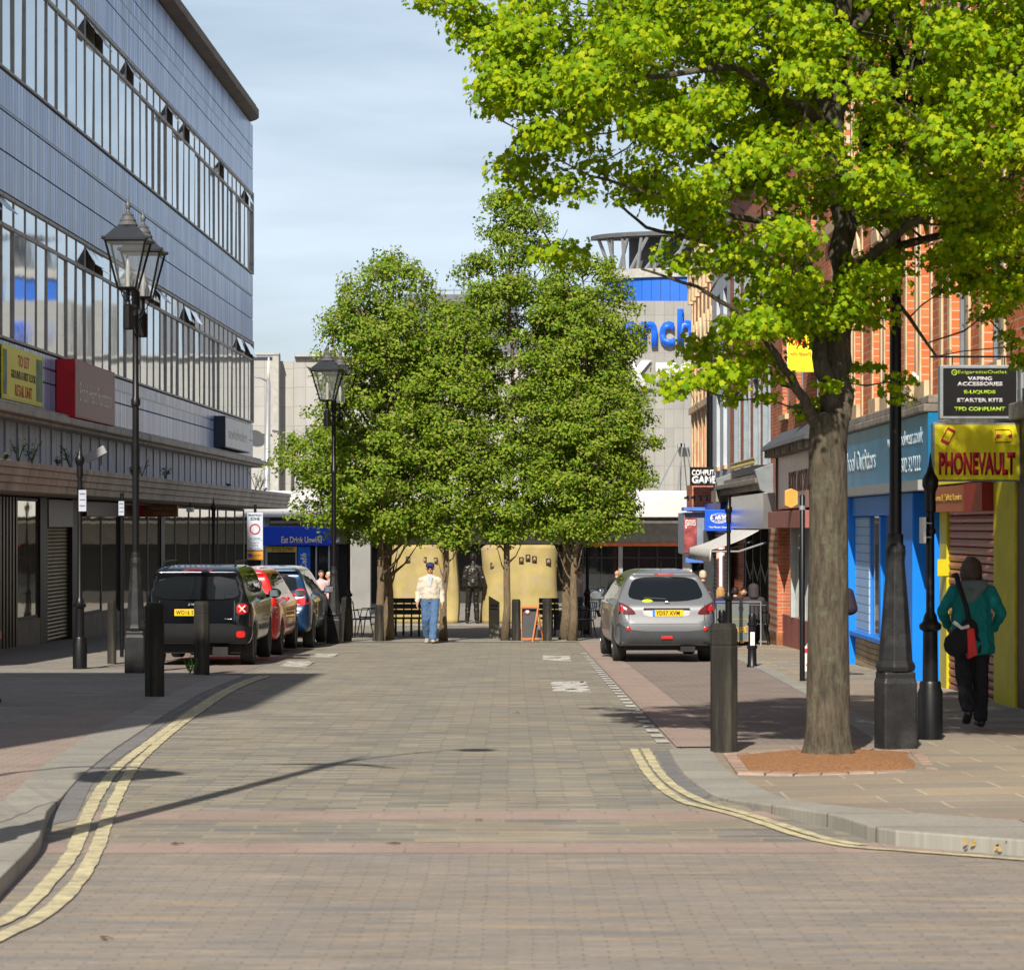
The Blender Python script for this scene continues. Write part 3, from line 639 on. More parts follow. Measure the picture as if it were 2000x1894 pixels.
for ch, x, hh, ww in (('K', 1252, 56, 50), ('m', 1303, 40, 45), ('a', 1346, 40, 36)):
    X = px(x, YD); dx = 0; y = 2.90
    zb = 760 if ch in 'TK' else 748
    t = text(ch, hh*YD/F, white, mall, (X, y, pz(zb, YD)+hh*YD/F/2), 'cam', wid=ww*YD/F, ext=.12, bold=0.06, name='letter'); t.rotation_euler = (R(90), 0, math.asin(dx/DR)*.6)
# canopy, soffit, shop fronts
cy = -4.0; YC = MY+cy
mb = MB(); mb.box(px(380, YC), px(1420, YC), cy, 3, pz(1010, YC), pz(972, YC)); mb.box(px(380, YC), px(1420, YC), cy+.4, 3, pz(972, YC)+.004, pz(958, YC)); ob('canopy', mb, M('canopy_white', (0.52,0.52,0.51), .5, 0, .06, .6), mall, bevel=.03)
mb = MB(); mb.box(px(380), px(1420), -1.2, -.2, pz(1062), pz(1010)); ob('fascia', mb, M('mall_fascia', (0.22,0.21,0.19), 0.6), mall)
mb = MB(); mb.box(px(380), px(1420), -1.6, -1.25, pz(1022), pz(1017)); ob('strip_light', mb, M('white_strip', (0.8,0.8,0.8), 0.4), mall)
mb = MB(); mb.box(px(380), px(1420), .1, 1.0, -.3, pz(1008)); ob('shop_interior', mb, M('interior_dark', (0.02,0.019,0.018), 0.7), mall)
mb = MB(); mb.box(px(1150), px(1420), -1.25, -1.21, pz(1066), pz(1060)); ob('orange_trim', mb, M('orange_trim', (0.65,0.13,0.02), 0.4), mall)
for i, x in enumerate(range(1100, 1400, 36)):
    f = MB(); f.box(px(x), px(x)+.08, -.9, -.8, 0, pz(1066)); f.box(px(x)+.081, px(x+36), -.9, -.8, pz(1090), pz(1090)+.07); w_ = ob('shop_window', f, dark, mall)
    p_ = MB(); p_.box(px(x)+.081, px(x+36)-.01, -.86, -.85, 0, pz(1066)); ob('pane', p_, dglass, w_)
mb = MB()
for k in range(6): mb.box(px(1100), px(1230), -.2, .05, pz(1170)+k*.33, pz(1170)+k*.33+.05)
ob('shelf', mb, M('shelf_brown', (0.25,0.09,0.05), 0.5), mall)
for x0, x1 in ((640, 655), (1206, 1214), (1330, 1345)):
    mb = MB(); mb.box(px(x0), px(x1), -1.19, -.6, -.2, pz(1062)); ob('pier', mb, M('pier_grey', (0.30,0.30,0.29), 0.7), mall)
# canopy cables
for a, c in (((1328, 870), (1283, 948)), ((1333, 870), (1322, 958)), ((1340, 870), (1352, 915))):
    mb = MB(); p0 = P(a[0], a[1], YD-.4); p1 = P(c[0], c[1]+12, YC+.8); mb.tube([(p0.x, p0.y-MY, p0.z-g0), (p1.x, p1.y-MY, p1.z-g0)], 0.03, 6); mb.box(p0.x-.1, p0.x+.1, p0.y-MY-.1, p0.y-MY+.4, p0.z-g0-.1, p0.z-g0+.1); ob('canopy_cable', mb, greymetal, mall)
# grey building behind the trees
rb = thing('rooftop_block', 'dark grey roof block showing between the two tree crowns', 'building', (px(905, 142), 142, gz(142)))
mb = MB(); mb.box(-3.2, 3.0, 0, 8, 0, HC-(575-HY)*142/F-gz(142)); ob('wall', mb, M('roofblock_grey', (0.12,0.13,0.15), 0.6), rb); mb = MB()
for k in range(7): mb.tube([(-1.5+k*.5, .3, HC-(575-HY)*142/F-gz(142)), (-1.5+k*.5, .3, HC-(562-HY)*142/F-gz(142)+.3*(k % 3 == 0))], .03, 5)
mb.tube([(-1.5, .3, HC-(566-HY)*142/F-gz(142)), (1.5, .3, HC-(566-HY)*142/F-gz(142))], .03, 5); ob('railing', mb, greymetal, rb)

# cafe unit with the blue fascia
CYY = 115.0; gc = gz(CYY)
cafe = thing('cafe_kiosk', 'blue fronted cafe with yellow window strip under the far canopy', 'building', (0, CYY, gc))
def cp(x): return (x-CX)*CYY/F
def cz(y): return HC-(y-HY)*CYY/F-gc
cblue = M('cafe_blue', (0.0,0.05,0.55), 0.4, 0, 0.08, 1)
mb = MB(); mb.box(cp(515), cp(655), .3, 2.5, -.2, cz(1066)); ob('interior', mb, M('interior_dark'), cafe) if False else ob('interior', mb, MATS['interior_dark'], cafe)
mb = MB(); mb.box(cp(512), cp(655), -.25, .9, cz(1065), cz(1028)); ob('fascia', mb, cblue, cafe, bevel=.02)
text('Eat Drink Unwind', 0.28, M('cream_letter', (0.8,0.66,0.45), 0.4), cafe, (cp(590), -.256, cz(1054)), 'cam', wid=1.75, bold=.02)
f = MB(); f.box(cp(518), cp(522), .0, .15, 0, cz(1066)); f.box(cp(577), cp(580), .0, .15, 0, cz(1066)); f.box(cp(522)+.003, cp(577)-.003, .0, .15, .45, .55); w_ = ob('window', f, MATS['mall_coping'], cafe); p_ = MB(); p_.box(cp(522)+.01, cp(577)-.01, .1, .12, .551, cz(1079)); ob('pane', p_, dglass, w_)
mb = MB(); mb.box(cp(522), cp(580), -.02, .04, cz(1078), cz(1067)); ob('yellow_strip', mb, M('strip_yellow', (0.62,0.42,0.06), 0.5), cafe); text('01302 327993', 0.17, ink, cafe, (cp(552), -.028, cz(1072.5)), 'cam', wid=.9)
mb = MB(); mb.box(cp(582), cp(606), -.05, .05, 0, cz(1067)); ob('blue_board', mb, M('cafe_blue_bright', (0.0,0.12,0.62), 0.4), cafe); text('Café', 0.26, white, cafe, (cp(593), -.058, cz(1097)), 'vert', wid=.75, bold=.03)
f = MB(); f.box(cp(616), cp(619), 0, .15, 0, cz(1066)); f.box(cp(641), cp(644), 0, .15, 0, cz(1066)); d_ = ob('door', f, M('door_grey', (0.35,0.38,0.38), 0.5), cafe); p_ = MB(); p_.box(cp(619)+.005, cp(641)-.005, .1, .12, 0.05, cz(1066)); ob('pane', p_, dglass, d_)
sp = thing('concrete_pier', 'tall pale concrete pier standing behind the left trees', 'pillar', (P(705, 1100, 76).x, 76, gz(76))); mb = MB(); mb.box(-.27, .27, 0, .5, -.1, 3.0); ob('shaft', mb, M('pier_conc', (0.25,0.25,0.24), 0.8, 0, .15, 1.5, .2), sp, bevel=.01); mb = MB(); mb.box(-.31, .31, -.04, .54, 3.003, 3.12); mb.box(-.3, -.271, 0, .1, 0, 3); ob('cap', mb, MATS['mall_coping'], sp)

# tall steel street light beyond the store
sl = thing('street_light', 'tall tapered grey steel street light rising in front of the pale grey wall', 'street light', (P(524, 1000, 117).x, 117, gz(117)))
hz_ = lambda y: HC-(y-HY)*117/F-gz(117)
mb = MB(); mb.tube([(-.15, 0, 0), (-.15, 0, 1.5), (-.10, 0, 3), (0.0, 0, hz_(745))], [.21, .2, .17, .1], 12); ob('pole', mb, greymetal, sl, smooth=True)
mb = MB(); mb.tube([(0, 0, hz_(745)-.02), (0.02, 0, hz_(698))], [.07, .03], 10); ob('tip', mb, white, sl, smooth=True)
mb = MB(); mb.tube([(0, 0, hz_(745)), (-.35, -.05, hz_(738)), (-.9, -.1, hz_(733)), (-1.4, -.1, hz_(732))], .045, 8); ob('arm', mb, greymetal, sl, smooth=True)
mb = MB(); mb.lathe([(.06, .25), (.38, .12), (.42, .0), (.3, -.1)], 18, (-1.5, -.1, hz_(735)-.15)); ob('lamp_head', mb, greymetal, sl, smooth=2)
for o in sl.children: o.location.x += 0

# ---------------------------------------------------------------- stone monument with the bronze figure
MOY = 73.0; gm = gz(MOY)
mo = thing('monument', 'yellow stone monument of curved upright slabs with small carved heads on a stepped plinth', 'monument', (0, MOY, gm))
mpx = lambda x: (x-CX)*MOY/F
mpz = lambda y: HC-(y-HY)*MOY/F-gm
stone = M('monument_stone', (0.38,0.30,0.115), 0.85, 0, 0.2, 1.6, 0.5, dirt=(0.36,0.30,0.22), dirtamt=0.8)
slabtop = mpz(1064); base = mpz(1217)
def slab(x0, x1, th, curve, seed):
    mb = MB(); b = mb.b; nx, nzz = 26, 22; rr = random.Random(seed); ph = [rr.uniform(0, 6) for _ in range(6)]
    def pt(u, v, back):
        x = mpx(x0)+(mpx(x1)-mpx(x0))*u; edge = min(u, 1-u)
        z = base+(slabtop-base)*v*(1-.05*max(0, (.08-edge)/.08)**2)
        bulge = 0.03*math.sin(3*v+ph[0]+4*u)+.02*math.sin(9*u+ph[1])
        y = curve*(2*u-1)**2*.35+bulge-(.0 if back else 0)
        rnd = .13*(max(0, .10-edge)/.10)**2
        y += rnd if not back else th-rnd
        x += .05*math.sin(4*v+ph[2])*(1 if u > .5 else -1)*(edge < .3)
        return (x, y, z)
    Fg = [[b.verts.new(pt(i/nx, j/nzz, 0)) for i in range(nx+1)] for j in range(nzz+1)]
    Bg = [[b.verts.new(pt(i/nx, j/nzz, 1)) for i in range(nx+1)] for j in range(nzz+1)]
    for j in range(nzz):
        for i in range(nx): b.faces.new((Fg[j][i], Fg[j][i+1], Fg[j+1][i+1], Fg[j+1][i])); b.faces.new((Bg[j][i], Bg[j+1][i], Bg[j+1][i+1], Bg[j][i+1]))
        for q in (0, nx): b.faces.new((Fg[j][q], Fg[j+1][q], Bg[j+1][q], Bg[j][q]))
    for i in range(nx):
        b.faces.new((Fg[nzz][i], Fg[nzz][i+1], Bg[nzz][i+1], Bg[nzz][i])); b.faces.new((Fg[0][i], Bg[0][i], Bg[0][i+1], Fg[0][i+1]))
    return ob('stone_slab', mb, stone, mo, smooth=True)
slab(765, 868, .45, .5, 1); slab(866, 894, .9, .2, 2); slab(939, 1091, .5, .5, 3)
mb = MB(); mb.box(mpx(756), mpx(1102), -5.0, 2.6, -.3, base-.06); ob('step', mb, M('step_stone', (0.20,0.19,0.17), 0.8, 0, .2, 2, .2), mo, bevel=.015)
mb = MB(); mb.box(mpx(762), mpx(1097), -.7, 2.3, base-.059, base+.001); ob('plinth', mb, M('plinth_stone', (0.24,0.22,0.19), 0.8, 0, .2, 2, .2), mo, bevel=.015)
bronze = M('bronze_dark', (0.045,0.042,0.036), 0.38, 0.7, 0.35, 9, 0.3)
hm = M('carved_heads', (0.30,0.20,0.13), 0.8, 0, .3, 8)
for x, y in ((797,1093), (829,1094), (850,1095), (962,1105), (1018,1094), (1031,1089), (1043.5,1092), (1071,1097)):
    mb = MB(); X = mpx(x); Z = mpz(y); hw = .062
    yy = .0; u = (x-765)/103 if x < 900 else (x-939)/152; yy = .5*(2*u-1)**2*.35-.035
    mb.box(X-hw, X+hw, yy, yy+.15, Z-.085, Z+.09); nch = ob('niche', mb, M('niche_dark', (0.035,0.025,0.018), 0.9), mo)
    mb = MB(); mb.sphere((X+.008, yy-.012, Z), .05, 12, (.85, .75, 1.25)); mb.box(X-.01, X+.014, yy-.065, yy-.03, Z-.02, Z+.012); ob('carved_head', mb, hm, nch, smooth=True)

# ---------------------------------------------------------------- buildings on the right
def facade(par, X, Y0, Y1, z0, z1, rows, mat, Yo, depth=.22):
    """brick skin with real openings; rows = (zb, zt, [(ya, yb)...]) in world heights, X = wall line"""
    g = gz(Yo); mb = MB(); zc = z0
    for zb, zt, ops in rows:
        mb.box(X, X+depth, Y0-Yo, Y1-Yo, zc-g, zb-g); yc = Y0
        for ya, yb in ops:
            if ya > yc: mb.box(X, X+depth, yc-Yo, ya-Yo, zb-g+.0005, zt-g-.0005)
            yc = yb
        if yc < Y1: mb.box(X, X+depth, yc-Yo, Y1-Yo, zb-g+.0005, zt-g-.0005)
        zc = zt
    mb.box(X, X+depth, Y0-Yo, Y1-Yo, zc-g, z1-g)
    ob('wall', mb, mat, par)
def sash(par, X, ya, yb, zb, zt, Yo, fmat, gmat=dglass, bars=1, sill=None, name='window'):
    g = gz(Yo); a, c = ya-Yo, yb-Yo; zb -= g; zt -= g; f = MB()
    f.box(X+.10, X+.18, a, a+.07, zb, zt); f.box(X+.10, X+.18, c-.07, c, zb, zt); f.box(X+.10, X+.18, a+.0705, c-.0705, zb, zb+.07); f.box(X+.10, X+.18, a+.0705, c-.0705, zt-.07, zt)
    if bars: f.box(X+.09, X+.17, a+.071, c-.071, (zb+zt)/2-.03, (zb+zt)/2+.03)
    w_ = ob(name, f, fmat, par); p_ = MB(); p_.box(X+.145, X+.155, a+.071, c-.071, zb+.071, zt-.071); ob('pane', p_, gmat, w_)
    if sill: s_ = MB(); s_.box(X-.08, X+.19, a-.06, c+.06, zb-.12, zb-.002); ob('sill', s_, sill, w_, bevel=.01)
    return w_
WX = 5.75
RX = lambda x: WX*F/(x-CX)                                            # photo column on the right wall line -> distance
# R1 phone shop -------------------------------------------------------
Yo = 30.0; g = gz(Yo)
r1 = thing('phone_shop', 'brick and sandstone building with a red roller shutter between bright yellow pillars', 'building', (0, Yo, g))
rows = [(3.5, 6.2, [(31.2, 32.4), (33.6, 34.8)]), (7.6, 10.0, [(31.2, 32.4), (33.6, 34.8)])]
facade(r1, WX, 20, 35.75, 2.95, 13.0, rows, brickbig, Yo)
for zb, zt, ops in rows:
    for a, c in ops: sash(r1, WX, a, c, zb, zt, Yo, M('sash_grey', (0.16,0.18,0.20), 0.5), sill=sandstone)
mb = MB()
for y in (31.08, 32.52, 33.48, 34.92, 35.6): mb.box(WX-.03, WX+.05, y-.10-Yo, y+.10-Yo, 3.1-g, 12.6-g)
for z in (6.7, 7.2, 10.4): mb.box(WX-.05, WX+.03, 20-Yo, 35.7-Yo, z-g, z+.25-g)
ob('stone_dressing', mb, sandstone, r1, bevel=.015)
mb = MB(); mb.box(WX+.23, 14, 20-Yo, 35.75-Yo, -.5, 13-g); ob('building_core', mb, brickredx, r1)
mb = MB(); mb.prism([(20-Yo, 13.0-g), (35.75-Yo, 13.0-g), (33.5-Yo, 15.5-g), (22-Yo, 15.5-g)], 'x', WX-.2, 14); ob('roof', mb, slate, r1)
za = lambda y, Y: HC-(y-HY)*Y/F
for bx_ in ((WX-.05, WX+.2, 30.2-Yo, 31.35-Yo, -.05, 2.42-g), (WX-.01, WX+.2, 31.36-Yo, 31.75-Yo, -.05, 2.2-g), (WX-.02, WX+.2, 35.12-Yo, 35.70-Yo, -.1, 2.25-g)):
    mb = MB(); mb.box(*bx_); ob('yellow_pillar', mb, yellowpaint, r1, bevel=.012)
mb = MB(); mb.box(WX-.14, WX+.1, 35.10-Yo, 35.119-Yo, .9-g, 1.12-g); ob('bracket', mb, yellowpaint, r1)
mb = MB(); k = 0; z = gz(34)-g-.02
while z < 1.72-g:
    mb.prism([(0, z), (-.03, z+.012), (-.045, z+.05), (-.03, z+.088), (0, z+.098)], 'y', 31.78-Yo, 35.1-Yo, Matrix.Translation((WX+.05, 0, 0))); z += 0.1
ob('roller_shutter', mb, M('shutter_red', (0.30,0.095,0.075), 0.4, 0.1, 0.2, 2, dirt=(0.55,0.45,0.4), dirtamt=.25, streak=True), r1)
mb = MB(); mb.box(WX-.13, WX+.2, 32.0-Yo, 35.7-Yo, 1.74-g, 2.07-g); ob('shop_fascia', mb, M('fascia_brownred', (0.33,0.10,0.04), 0.5, 0, .2, 2), r1)
mb = MB(); mb.box(WX-.145, WX+.2, 31.76-Yo, 33.05-Yo, 1.735-g, 2.08-g); ob('fascia_red_end', mb, M('fascia_red', (0.30,0.005,0.01), 0.4), r1)
text('Phone & Tablet Repairs', 0.11, M('fascia_gold', (0.5,0.32,0.05), 0.5), r1, (WX-.137, 34.35-Yo, 1.91-g), 'left', wid=2.2, bold=.02)
mb = MB(); mb.box(WX-.02, WX+.2, 20-Yo, 30.18-Yo, -.05, 3.1-g); ob('neighbour_front', mb, M('purple_front', (0.05,0.03,0.03), 0.5), r1)
mb = MB(); mb.box(WX-.1, WX+.2, 20-Yo, 35.74-Yo, 2.75-g, 2.949-g); mb.box(WX-.03, WX+.2, 31.0-Yo, 35.74-Yo, 2.07-g, 2.749-g); ob('stone_cornice', mb, darkstone, r1, bevel=.02)
mb = MB(); mb.box(WX-.11, WX-.07, 31.9-Yo, 35.6-Yo, 2.10-g, 2.72-g); ob('upper_fascia', mb, yel, r1)

# R2 blue schoolwear shop ---------------------------------------------
Yo = 42.0; g = gz(Yo)
r2 = thing('blue_shop', 'brick building over a bright blue shop front with a teal lettered fascia', 'building', (0, Yo, g))
wins = [(36.6, 37.35), (37.95, 38.7), (40.2, 40.95), (41.55, 42.3), (43.8, 44.55), (45.15, 45.9), (46.9, 47.6)]
rows = [(3.55, 6.0, wins), (7.2, 9.4, wins)]
facade(r2, WX, 35.76, 48.4, 3.3, 10.9, rows, brickbig, Yo)
for zb, zt, ops in rows:
    for a, c in ops: sash(r2, WX, a, c, zb, zt, Yo, MATS['sash_grey'], sill=None)
mb = MB()
for a, c in wins:
    for y in (a-.12, c+.12): mb.box(WX-.025, WX+.06, y-.08-Yo, y+.08-Yo, 3.31-g, 10.2-g)
    mb.box(WX-.09, WX+.08, a-.02-Yo, c+.02-Yo, 3.305-g, 3.56-g); mb.prism([(a-.02-Yo, 6.0-g), (c+.02-Yo, 6.0-g), ((a+c)/2-Yo, 6.45-g)], 'x', WX-.05, WX+.05); mb.box(WX-.045, WX+.04, a-.02-Yo, c+.02-Yo, 6.46-g, 7.2-g)
mb.box(WX-.10, WX+.03, 35.77-Yo, 48.39-Yo, 6.75-g, 6.95-g); mb.box(WX-.16, WX+.03, 35.77-Yo, 48.39-Yo, 10.25-g, 10.6-g)
ob('stone_dressing', mb, sandstone, r2, bevel=.012)
mb = MB(); mb.box(WX+.23, 14, 35.76-Yo, 48.4-Yo, -.5, 10.9-g); ob('building_core', mb, brickredx, r2)
mb = MB(); mb.prism([(35.8-Yo, 10.9-g), (48.4-Yo, 10.9-g), (46-Yo, 13-g), (38-Yo, 13-g)], 'x', WX+.1, 14); ob('roof', mb, slate, r2)
mb = MB(); mb.box(WX-.22, WX+.2, 35.76-Yo, 48.4-Yo, 3.09-g, 3.20-g); mb.box(WX-.16, WX+.2, 35.76-Yo, 48.4-Yo, 3.201-g, 3.32-g); ob('stone_cornice', mb, darkstone, r2, bevel=.02)
teal = M('fascia_teal', (0.005,0.15,0.33), 0.3, 0, .3, 1.6, spec=.4)
mb = MB(); mb.box(WX-.16, WX+.2, 35.76-Yo, 48.4-Yo, 2.18-g, 3.08-g); ob('shop_fascia', mb, teal, r2)
pale = M('letter_pale', (0.45,0.55,0.6), 0.5)
text('www.schoolwear.co.uk', 0.22, pale, r2, (WX-.166, 37.9-Yo, 2.80-g), 'left', wid=3.4, bold=.01); text('01302 327222', 0.22, pale, r2, (WX-.166, 37.5-Yo, 2.42-g), 'left', wid=2.2, bold=.01)
text('The School Outfitters', 0.34, pale, r2, (WX-.166, 43.4-Yo, 2.60-g), 'left', wid=5.0, bold=.01)
mb = MB(); mb.box(WX-.30, WX+.2, 35.76-Yo, 48.4-Yo, 2.04-g, 2.178-g); ob('blind_box', mb, greymetal, r2)
# front: pilasters, recessed entrance, windows on a stone riser
mb = MB()
for a, c in ((35.78, 36.1), (37.45, 38.9), (44.6, 44.9), (48.0, 48.38)): mb.box(WX-.12, WX+.3, a-Yo, c-Yo, -.1, 2.03-g)
mb.box(WX-.06, WX+.3, 38.91-Yo, 44.59-Yo, 1.72-g, 2.03-g); mb.box(WX-.05, WX+.3, 44.91-Yo, 47.99-Yo, 1.8-g, 2.03-g); mb.box(WX-.10, WX+.1, 40.3-Yo, 44.59-Yo, .48+gz(43)-g, .56+gz(43)-g); mb.box(WX-.1, WX+.1, 44.91-Yo, 47.99-Yo, .45+gz(46)-g, .53+gz(46)-g)
mb.box(WX-.02, WX+.12, 41.4-Yo, 41.6-Yo, .57+gz(43)-g, 1.71-g); mb.box(WX+.95, WX+1.05, 38.91-Yo, 40.3-Yo, -.1, 1.72-g)
ob('blue_woodwork', mb, bluepaint, r2, bevel=.015)
mb = MB(); mb.prism([(-Yo+40.3, 0), (-Yo+40.34, 0), (-Yo+40.34, 2), (-Yo+40.3, 2)], 'x', WX, WX+1.0, Matrix.Translation((0, 0, -.2)))
ob('entrance_return', mb, M('pale_blue_boarding', (0.30,0.45,0.62), 0.5), r2)
mb = MB(); mb.box(WX+.0, WX+.25, 40.3-Yo, 44.59-Yo, -.15, .48+gz(43)-g); mb.box(WX+.0, WX+.25, 44.91-Yo, 47.99-Yo, -.15, .449+gz(46)-g); ob('stone_riser', mb, bricks('rubble_stone', 'yz', (0.42,0.33,0.20), (0.33,0.26,0.16), (0.15,0.12,0.09), 0.4, 0.09, 0.01, rough=.9, bmp=.6, wob=.06), r2)
mb = MB(); mb.box(WX+.0, WX+.1, 42.9-Yo, 44.58-Yo, .565+gz(43)-g, 1.70-g)
ob('pale_boarding', mb, bricks('blue_boards', 'yz', (0.33,0.50,0.72), (0.30,0.46,0.68), (0.10,0.18,0.30), 9, .14, .008, off=0, rough=.5, var=.05), r2)
for a, c, zl, zh in ((41.62, 42.88, .565+gz(43), 1.71), (40.31, 41.38, .565+gz(43), 1.71), (44.92, 47.98, .535+gz(46), 1.79)):
    f = MB(); f.box(WX+.02, WX+.1, a-Yo, a+.06-Yo, zl-g, zh-g); f.box(WX+.02, WX+.1, c-.06-Yo, c-Yo, zl-g, zh-g); f.box(WX+.02, WX+.1, a-Yo, c-Yo, zl-g-.03, zl-g); w_ = ob('shop_window', f, bluepaint, r2); p_ = MB(); p_.box(WX+.05, WX+.06, a+.061-Yo, c-.061-Yo, zl-g, zh-g); ob('pane', p_, glass('window_display', (0.22,0.21,0.15), 0.25, .04) if 'window_display' not in MATS else MATS['window_display'], w_)

# R3 maroon shop -------------------------------------------------------
Yo = 52.0; g = gz(Yo)
r3 = thing('maroon_shop', 'brick building over a maroon and white shop front with a little slate canopy', 'building', (0, Yo, g))
rows = [(3.9, 5.9, [(50.0, 51.2), (52.6, 53.8), (55.4, 56.6)]), (7.0, 8.7, [(50.0, 51.2), (52.6, 53.8), (55.4, 56.6)])]
facade(r3, WX, 48.41, 58.4, 1.9, 9.8, rows, brickred, Yo)
for zb, zt, ops in rows:
    for a, c in ops: sash(r3, WX, a, c, zb, zt, Yo, MATS['sash_grey'], sill=sandstone)
mb = MB(); mb.box(WX+.23, 14, 48.41-Yo, 58.4-Yo, -.5, 9.8-g); ob('building_core', mb, brickredx, r3)
mb = MB(); mb.box(WX-.15, 14, 48.41-Yo, 58.4-Yo, 9.801-g, 10.0-g); ob('parapet', mb, sandstone, r3, bevel=.02)
mar = M('maroon_boards', (0.28,0.085,0.075), 0.55, 0, .15, 2, dirt=(.45,.3,.28), dirtamt=.4, streak=True)
mb = MB(); mb.box(5.42, WX+.2, 50.2-Yo, 56.4-Yo, 1.52-g, 1.86-g); ob('shop_fascia', mb, mar, r3, bevel=.01)
mb = MB(); mb.box(WX-.10, WX-.001, 48.6-Yo, 56.8-Yo, 1.92-g, 3.05-g); ob('upper_fascia', mb, M('pink_white_board', (0.60,0.47,0.45), 0.4, 0, .1, 2), r3)
text('BODY ART STUDIO', 0.42, M('maroon_letters', (0.2,0.02,0.03), .5), r3, (WX-.107, 52.0-Yo, 2.45-g), 'left', wid=4.6, bold=.02)
mb = MB(); mb.box(WX-.14, WX-.101, 48.5-Yo, 48.7-Yo, 1.92-g, 3.05-g); mb.box(WX-.14, WX-.101, 56.6-Yo, 56.8-Yo, 1.92-g, 3.05-g); mb.box(WX-.14, WX-.101, 48.5-Yo, 56.8-Yo, 3.051-g, 3.12-g); ob('maroon_frame', mb, MATS['fascia_maroon'], r3)
mb = MB(); mb.prism([(WX-.001, 3.15-g), (WX-.45, 3.15-g), (WX-.4, 3.24-g), (WX-.001, 3.55-g)], 'y', 48.5-Yo, 56.9-Yo); ob('slate_canopy', mb, slate, r3)
for k in range(14): mb = MB(); mb.box(WX-.38, WX-.002, 48.7-Yo+k*.6, 48.85-Yo+k*.6, 3.0-g, 3.149-g); ob('corbel', mb, darkstone, r3)
mb = MB(); mb.box(5.62, WX+.2, 56.45-Yo, 58.3-Yo, -.2, 1.55-g); ob('brick_pillar', mb, [brickredx], r3, bevel=.05)
mb = MB(); mb.box(5.60, WX+.2, 56.42-Yo, 58.32-Yo, gz(57)-g-.05, gz(57)-g+.33); ob('pillar_base', mb, M('brown_tile', (0.28,0.11,0.05), .2, 0, .4, 3), r3, bevel=.04)
mb = MB(); mb.box(WX-.02, WX+.2, 48.5-Yo, 56.4-Yo, -.2, gz(52)+.6-g); ob('stall_riser', mb, mar, r3)
for a, c in ((48.6, 50.4), (50.5, 52.3), (52.4, 54.2), (54.3, 56.3)):
    f = MB(); f.box(WX-.06, WX+.1, a-Yo, a+.1-Yo, gz(52)+.601-g, 1.51-g); w_ = ob('shop_window', f, MATS['door_grey'], r3); p_ = MB(); p_.box(WX+.02, WX+.03, a+.101-Yo, c-Yo, gz(52)+.601-g, 1.51-g); ob('pane', p_, sglass, w_)
# R4 cafe --------------------------------------------------------------
Yo = 64.0; g = gz(Yo)
r4 = thing('corner_cafe', 'red brick building with tall grey upper windows over a brushed metal cafe fascia', 'building', (0, Yo, g))
ww = [(59.2, 60.6), (61.6, 63.0), (64.2, 65.6), (67.0, 68.4)]
rows = [(2.95, 5.0, ww), (6.4, 8.4, ww)]
facade(r4, WX, 58.41, 70.2, 2.0, 10.0, rows, brickred, Yo)
greyw = M('window_grey_paint', (0.24,0.29,0.33), .5)
for zb, zt, ops in rows:
    for a, c in ops: sash(r4, WX, a, c, zb, zt, Yo, greyw, sill=None); 
for zb, zt, ops in rows:
    for a, c in ops: mb = MB(); mb.box(WX-.05, WX+.09, a-Yo, a+.12-Yo, zb-g, zt-g+.001); mb.box(WX-.05, WX+.09, c-.12-Yo, c-Yo, zb-g, zt-g+.001); mb.box(WX-.06, WX+.09, a-Yo, c-Yo, zt-g, zt-g+.15); ob('window_surround', mb, greyw, r4)
mb = MB(); mb.box(WX+.23, 14, 58.41-Yo, 70.2-Yo, -.5, 10-g); ob('building_core', mb, brickredx, r4)
mb = MB(); mb.box(WX-.2, 14, 58.41-Yo, 70.2-Yo, 10.001-g, 10.25-g); ob('parapet', mb, sandstone, r4, bevel=.02)
mb = MB(); mb.box(5.35, WX+.1, 58.6-Yo, 70.1-Yo, 2.50-g, 2.62-g); mb.box(5.45, WX+.1, 58.6-Yo, 70.1-Yo, 2.36-g, 2.499-g); mb.box(5.55, WX+.1, 58.6-Yo, 70.1-Yo, 2.62-g+.001, 2.76-g); ob('stone_cornice', mb, darkstone, r4, bevel=.02)
for y in (58.5, 69.8): mb = MB(); mb.prism([(WX-.001, 2.2-g), (WX-.3, 2.35-g), (WX-.42, 2.8-g), (WX-.001, 2.95-g)], 'y', y-Yo, y+.35-Yo); ob('console', mb, M('console_grey', (0.16,0.18,0.19), .6), r4, bevel=.02)
steel = M('brushed_steel', (0.42,0.42,0.41), .28, .85, .06, 2, streak=True)
mb = MB(); mb.box(5.45, WX+.1, 57.7-Yo, 66.2-Yo, 1.50-g, 2.28-g); ob('shop_fascia', mb, steel, r4, bevel=.008)
mb = MB(); mb.box(5.55, WX-.001, 60.5-Yo, 67.2-Yo, 2.77-g, 2.95-g)
ob('window_box', mb, dark, r4); mb = MB()
for k in range(40): mb.tube([(5.5, 60.6-Yo+k*.16, 2.96-g), (5.52, 60.65-Yo+k*.16, 3.12-g)], .018, 4)
mb.tube([(5.5, 60.5-Yo, 3.0-g), (5.5, 67.2-Yo, 3.0-g)], .015, 5); mb.tube([(5.5, 60.5-Yo, 3.11-g), (5.5, 67.2-Yo, 3.11-g)], .015, 5); ob('gold_railing', mb, M('gold_rail', (0.55,0.42,0.12), .4, .4), r4)
for i, (a, c) in enumerate(((58.6, 60.4), (60.5, 62.3), (62.4, 64.2), (64.3, 66.0))):
    f = MB(); f.box(WX-.10, WX+.12, a-Yo, a+.14-Yo, -.1, 1.49-g); f.box(WX-.05, WX+.1, a+.141-Yo, c-Yo, gz(62)+.4-g, gz(62)+.5-g); w_ = ob('shop_window', f, dark, r4); p_ = MB(); p_.box(WX+.0, WX+.01, a+.141-Yo, c-Yo, gz(62)+.501-g, 1.49-g); ob('pane', p_, dglass, w_)
